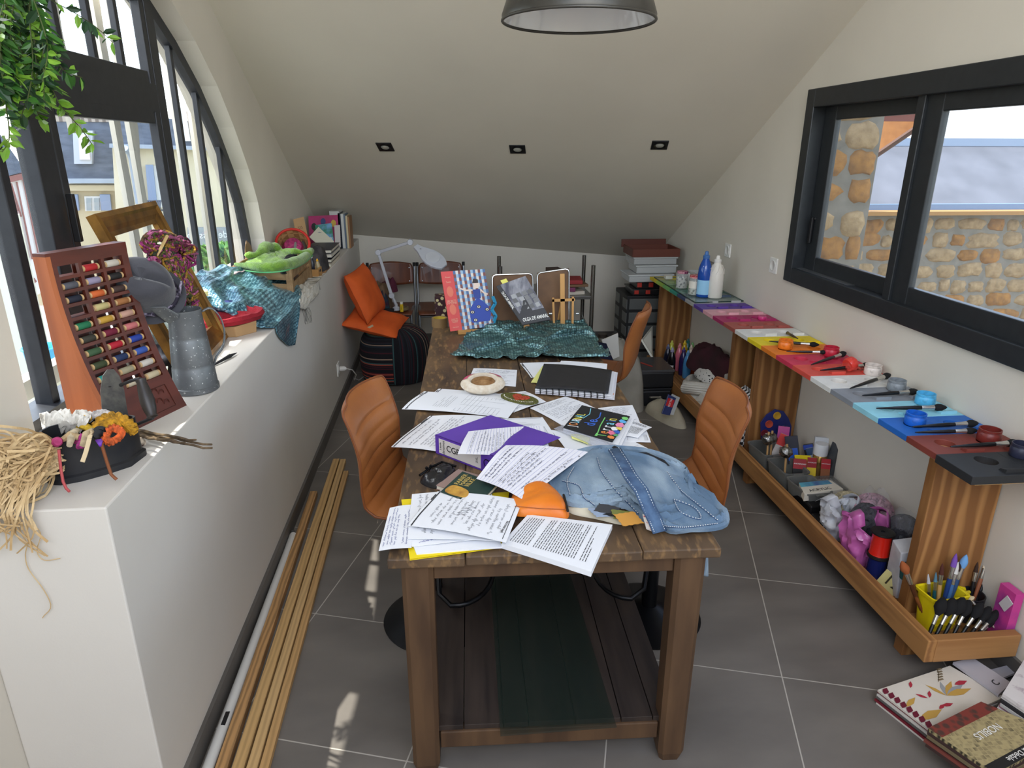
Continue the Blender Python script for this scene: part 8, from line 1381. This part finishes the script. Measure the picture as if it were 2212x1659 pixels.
q = [ony(1429, 894, 3.78), ony(1447, 898, 3.78), ony(1461, 860, 3.82), ony(1444, 852, 3.82)]; q = [p + V((0, 0, max(0, .02 - min(p.z for p in q)))) for p in q]; t = thing('glue_pack', 'red and blue glue tube in a clear blister leaning on the linen bag', 'pack', q[0].lerp(q[1], .5)); MB().hexa([p + V((0, .012, 0)) for p in q], q).build('tube', flat((40, 50, 96), .4), t, bevel=.003); facepoly(q, [(.1, .45), (.9, .45), (.9, .85), (.1, .85)], flat((180, 40, 44), .4), 'label', t, .0015); text('TEXTILE', .016, WHITE, t, on(q, .5, .65, .0025), q[3] - q[0], q[0] - q[1]); qq = [p + V((.025, .006, 0)) for p in q]; MB().hexa([p + V((0, .006, 0)) for p in qq], qq).build('blister', CLR, t)
# battens along the ledge wall
for i, (a, c, w_, h, cc, l, dx) in enumerate((((-.655, 1.18), (-.693, 3.126), .034, .028, (186, 142, 92), 'knotty pine batten on the floor next to the white tube', 0), ((-.612, 1.18), (-.637, 3.50), .034, .028, (196, 158, 104), 'pale batten on the floor, middle of the three side by side', 0), ((-.575, 1.20), (-.600, 3.50), .030, .024, (200, 164, 112), 'pale batten on the floor, third from the white tube', 0), ((-.543, 1.22), (-.566, 3.36), .026, .02, (190, 150, 98), 'thin batten on the floor farthest from the ledge wall', 0))):
    a, c = V((*a, 0)), V((*c, 0)); d = (c - a).normalized(); s = V((d.y, -d.x, 0)) * w_ / 2; m = MB(); m.hexa([a - s, a + s, c + s, c - s], [p + V((0, 0, h)) for p in (a - s, a + s, c + s, c - s)]); tag(m.build('wooden_batten', mat('batten_%d' % i, cc, .6, c2=tuple(int(k * (.80 if i == 0 else .9)) for k in cc), sc_=7, st=(2.5, .35, 1), kind='wave', lo=.2, hi=.9), bevel=.0015), l, 'batten', 'battens lying along the ledge wall')
t = thing('white_tube', 'long white plastic tube lying on the floor along the baseboard', 'tube', (-.70, 2.0, 0)); a, c = V((-.697, 1.18, .017)), V((-.714, 2.73, .017)); MB().tube([a, c], .0165, 14).build('tube_body', flat((206, 204, 198), .4), t, smooth=True); MB().box(a.lerp(c, .32) + V((.004, 0, .016)), (.012, .05, .003)).build('printed_mark', BLACK, t); MB().tube([c, c + V((-.006, .02, .012))], .008, 8).build('end_fitting', flat((60, 60, 60), .5), t)
# fabric sample books on the floor, front right
def lay(px, z, th_, m_, label, name='sample_book', layers=0, cols=(), grp='fabric sample books on the floor at the front right'):
    q = [onz(x, y, z) for x, y in px]; t = thing(name, label, 'sample book', q[0].lerp(q[2], .5) - V((0, 0, th_)), group=grp); n_ = max(1, layers)
    for k in range(n_):
        z0, z1 = -th_ + th_ * k / n_, -th_ + th_ * (k + 1) / n_ - (.0006 if k < n_ - 1 else 0); off = V((-.004 * math.sin(k * 2.3), -.005 * math.cos(k * 1.9), 0)) if k < n_ - 1 else V(); mm = m_ if k == n_ - 1 else flat(cols[k % len(cols)], .75)
        MB().hexa([p + off + V((0, 0, z0)) for p in q], [p + off + V((0, 0, z1)) for p in q]).build('cover' if k == n_ - 1 else 'sample_leaf', mm, t)
    return t, q
IV = mat('ivory_print', (214, 206, 194), .8, c2=(204, 196, 182), sc_=5); t, q = lay([(2006, 1575), (2170, 1506), (2052, 1438), (1896, 1490)], .05, .05, IV, 'ivory fabric sample book printed with red birds and ochre leaves', layers=7, cols=((206, 200, 190), (120, 30, 44), (214, 206, 196), (90, 86, 84)))
X3, Y3 = q[1] - q[0], q[3] - q[0]; SQ = lambda u, v, z=.001: q[0] + X3 * u + Y3 * v + V((0, 0, z))
LZ = [0]
def leaf(u, v, du, dv, w_, c, nm='printed_leaf', z=.001): LZ[0] += 1; z = .0008 + .00012 * LZ[0]; w_ *= .55; a, b_ = SQ(u, v, z), SQ(u + du, v + dv, z); d = (b_ - a); s = V((-d.y, d.x, 0)) * w_; MB().add([a, a.lerp(b_, .25) + s * .7, a.lerp(b_, .55) + s, b_, a.lerp(b_, .55) - s, a.lerp(b_, .25) - s * .7], [list(range(6))]).build(nm, flat(c, .75), t)
OC, RB, GY, DR = (190, 150, 72), (168, 44, 60), (150, 152, 154), (104, 20, 44)
for du, dv, c in ((-.05, .34, OC), (.12, .30, GY), (.22, .22, OC), (.28, .08, GY), (.3, -.05, OC)): leaf(.52, .42, du, dv, .22, c)
for a in ((.02, .2, .30, .02), (.05, .5, .18, .1)): leaf(*a, .25, OC)
for u, v, du, dv in ((.33, .50, -.06, .16), (.35, .5, .08, .12), (.30, .24, .10, .05), (.30, .80, .08, .12), (.36, .27, .12, -.03), (.72, .55, .16, -.02)): leaf(u, v, du, dv, .30, RB, 'printed_bird')
for k in range(8): leaf(-.0, .02 + .12 * k, .0 + .09, .10, .5, DR, 'printed_border')
m = MB(); m.ribbon([SQ(.62, .72), SQ(.72, .86), SQ(.78, .98)], .002, UZ)
for k in range(5): m.ribbon([SQ(.64 + .03 * k, .75 + .05 * k), SQ(.70 + .03 * k, .74 + .05 * k)], .006, UZ)
m.build('printed_fern', flat((120, 104, 80), .75), t)
HON = mat('gold_honeycomb', (176, 160, 116), .5, .2, c2=(60, 54, 44), sc_=75, kind='edge', lo=.04, hi=.22); [setattr(k.inputs['Randomness'], 'default_value', .15) for k in HON.node_tree.nodes if k.type == 'TEX_VORONOI']; t, q = lay([(2150, 1672), (2300, 1590), (2119, 1516), (2005, 1573)], .115, .06, HON, 'gold honeycomb fabric sample book lettered NOBILIS lying on the ivory one', layers=6, cols=((60, 40, 36), (120, 60, 50), (40, 36, 36), (110, 96, 70)))
facepoly(q, [(0, .78), (1, .78), (1, 1), (0, 1)], mat('red_brown_weave', (74, 48, 40), .8, c2=(120, 50, 40), sc_=40, kind='voronoi', lo=.3, hi=.5), 'woven_spine', t, .001); facepoly(q, [(0, 0), (1, 0), (1, .16), (0, .16)], flat((20, 20, 22), .4), 'black_band', t, .001); text('NOBILIS', .030, WHITE, t, on(q, .50, .56, .001), q[0] - q[1], q[0] - q[3], font_sx=.95); text('Nîmes & Dédale', .022, WHITE, t, on(q, .5, .08, .0015), q[0] - q[1], q[0] - q[3])
t, q = lay([(2157, 1500), (2185, 1475), (2102, 1421), (2059, 1430)], .062, .010, mat('grey_card', (176, 172, 178), .6), 'pale grey sample card with a letter C, sticking out from under the bench end', 'sample_card'); text('C', .03, PRINT, t, on(q, .45, .2, .001), q[1] - q[0], q[3] - q[0])
t, q = lay([(2140, 1475), (2200, 1450), (2180, 1436), (2125, 1450)], .03, .008, mat('grey_card', (176, 172, 178)), 'grey sample card farther under the bench end, half hidden', 'sample_card')
t, q = lay([(2166, 1498), (2290, 1580), (2300, 1455), (2212, 1425)], .14, .075, mat('sprigged_white', (206, 200, 198), .85, c2=(150, 130, 140), sc_=30, lo=.55, hi=.7), 'white sprigged fabric sample book at the very right, on a stack of leaves', layers=7, cols=((206, 200, 196), (214, 210, 206), (170, 120, 140), (190, 186, 180), (40, 38, 40)))
t, q = lay([(2150, 1530), (2290, 1640), (2300, 1560), (2166, 1500)], .064, .06, flat((60, 58, 60), .6), 'dark-backed sample book under the white sprigged one', layers=5, cols=((206, 200, 190), (40, 38, 38), (190, 180, 170)))
# ------------------------------------------------------------- hanging plant, top left
random.seed(21); hp0 = onx(40, -120, -.97); pl2 = thing('hanging_plant', 'trailing green plant hanging in front of the arched window at the top left', 'hanging plant', hp0)
MB().lathe([(.05, 0), (.075, .10), (.08, .105), (.07, .1), (.0, .09)], 24, c=hp0).build('pot', flat((70, 66, 62), .6), pl2, smooth=True); MB().tube([hp0 + V((0, 0, .1)), V((hp0.x, hp0.y, ceilz(hp0.x, hp0.y)))], .002, 5).build('hanging_cord', BLACK, pl2)
STR = [([(60, -40), (111, 0), (165, 30), (209, 60), (245, 93)], 26), ([(70, -20), (105, 60), (120, 110), (135, 150), (178, 168)], 34), ([(60, 60), (100, 160), (122, 212), (139, 238), (175, 278), (199, 312)], 40), ([(20, 60), (10, 160), (12, 205), (15, 240), (20, 300), (5, 328)], 38), ([(40, 100), (60, 180), (75, 230), (88, 258)], 30)]
for k in range(36): x = -10 + 118 * random.random(); STR.append(([(30 + 40 * random.random(), -60), (x * .9, 30 + 40 * random.random()), (x, 110 + 50 * random.random()), (x + random.gauss(0, 10), 165 + 120 * random.random() * (1 - abs(x - 45) / 110))], 30))
LM = [mat('leaf_bright', (128, 172, 56), .45, c2=(98, 146, 42), sc_=20), mat('leaf_mid', (66, 116, 44), .45, c2=(48, 92, 34), sc_=20), mat('leaf_dark', (36, 70, 38), .5, c2=(28, 56, 30), sc_=20)]
lm_ = [MB() for _ in range(3)]; stm = MB()
for i, (pts, nl) in enumerate(STR):
    X0 = -.97 + (.0 if i < 4 else random.gauss(0, .05)); q = [onx(x, y, X0 + .01 * j) for j, (x, y) in enumerate(pts)]; stm.tube([cr(q, k / 16) for k in range(17)], .0013, 4)
    for j in range(nl):
        s = (j + random.random()) / nl; p = cr(q, s); d = (cr(q, min(1, s + .03)) - p).normalized(); sd = d.cross(V((random.gauss(0, 1), random.gauss(0, 1), random.gauss(0, 1)))).normalized(); d = (d * .5 + sd + V((0, 0, -.25))).normalized(); L_ = .025 + .017 * random.random(); wv_ = d.cross(V((random.gauss(0, 1), random.gauss(0, 1), random.gauss(0, 1)))).normalized() * L_ * .24; nn = d.cross(wv_).normalized() * L_ * .08
        kx = 0 if (i in (2, 3, 4) or random.random() < .3) else (1 if random.random() < .45 else 2)
        lm_[kx].add([p, p + d * L_ * .3 + wv_ * .85 + nn, p + d * L_ * .65 + wv_ * .8 + nn, p + d * L_, p + d * L_ * .65 - wv_ * .8 + nn, p + d * L_ * .3 - wv_ * .85 + nn, p + d * L_ * .5], [(0, 1, 6), (1, 2, 6), (2, 3, 6), (3, 4, 6), (4, 5, 6), (5, 0, 6)])
stm.build('stems', flat((72, 84, 40), .7), pl2)
for m, mm in zip(lm_, LM): o = m.build('foliage', mm, pl2)
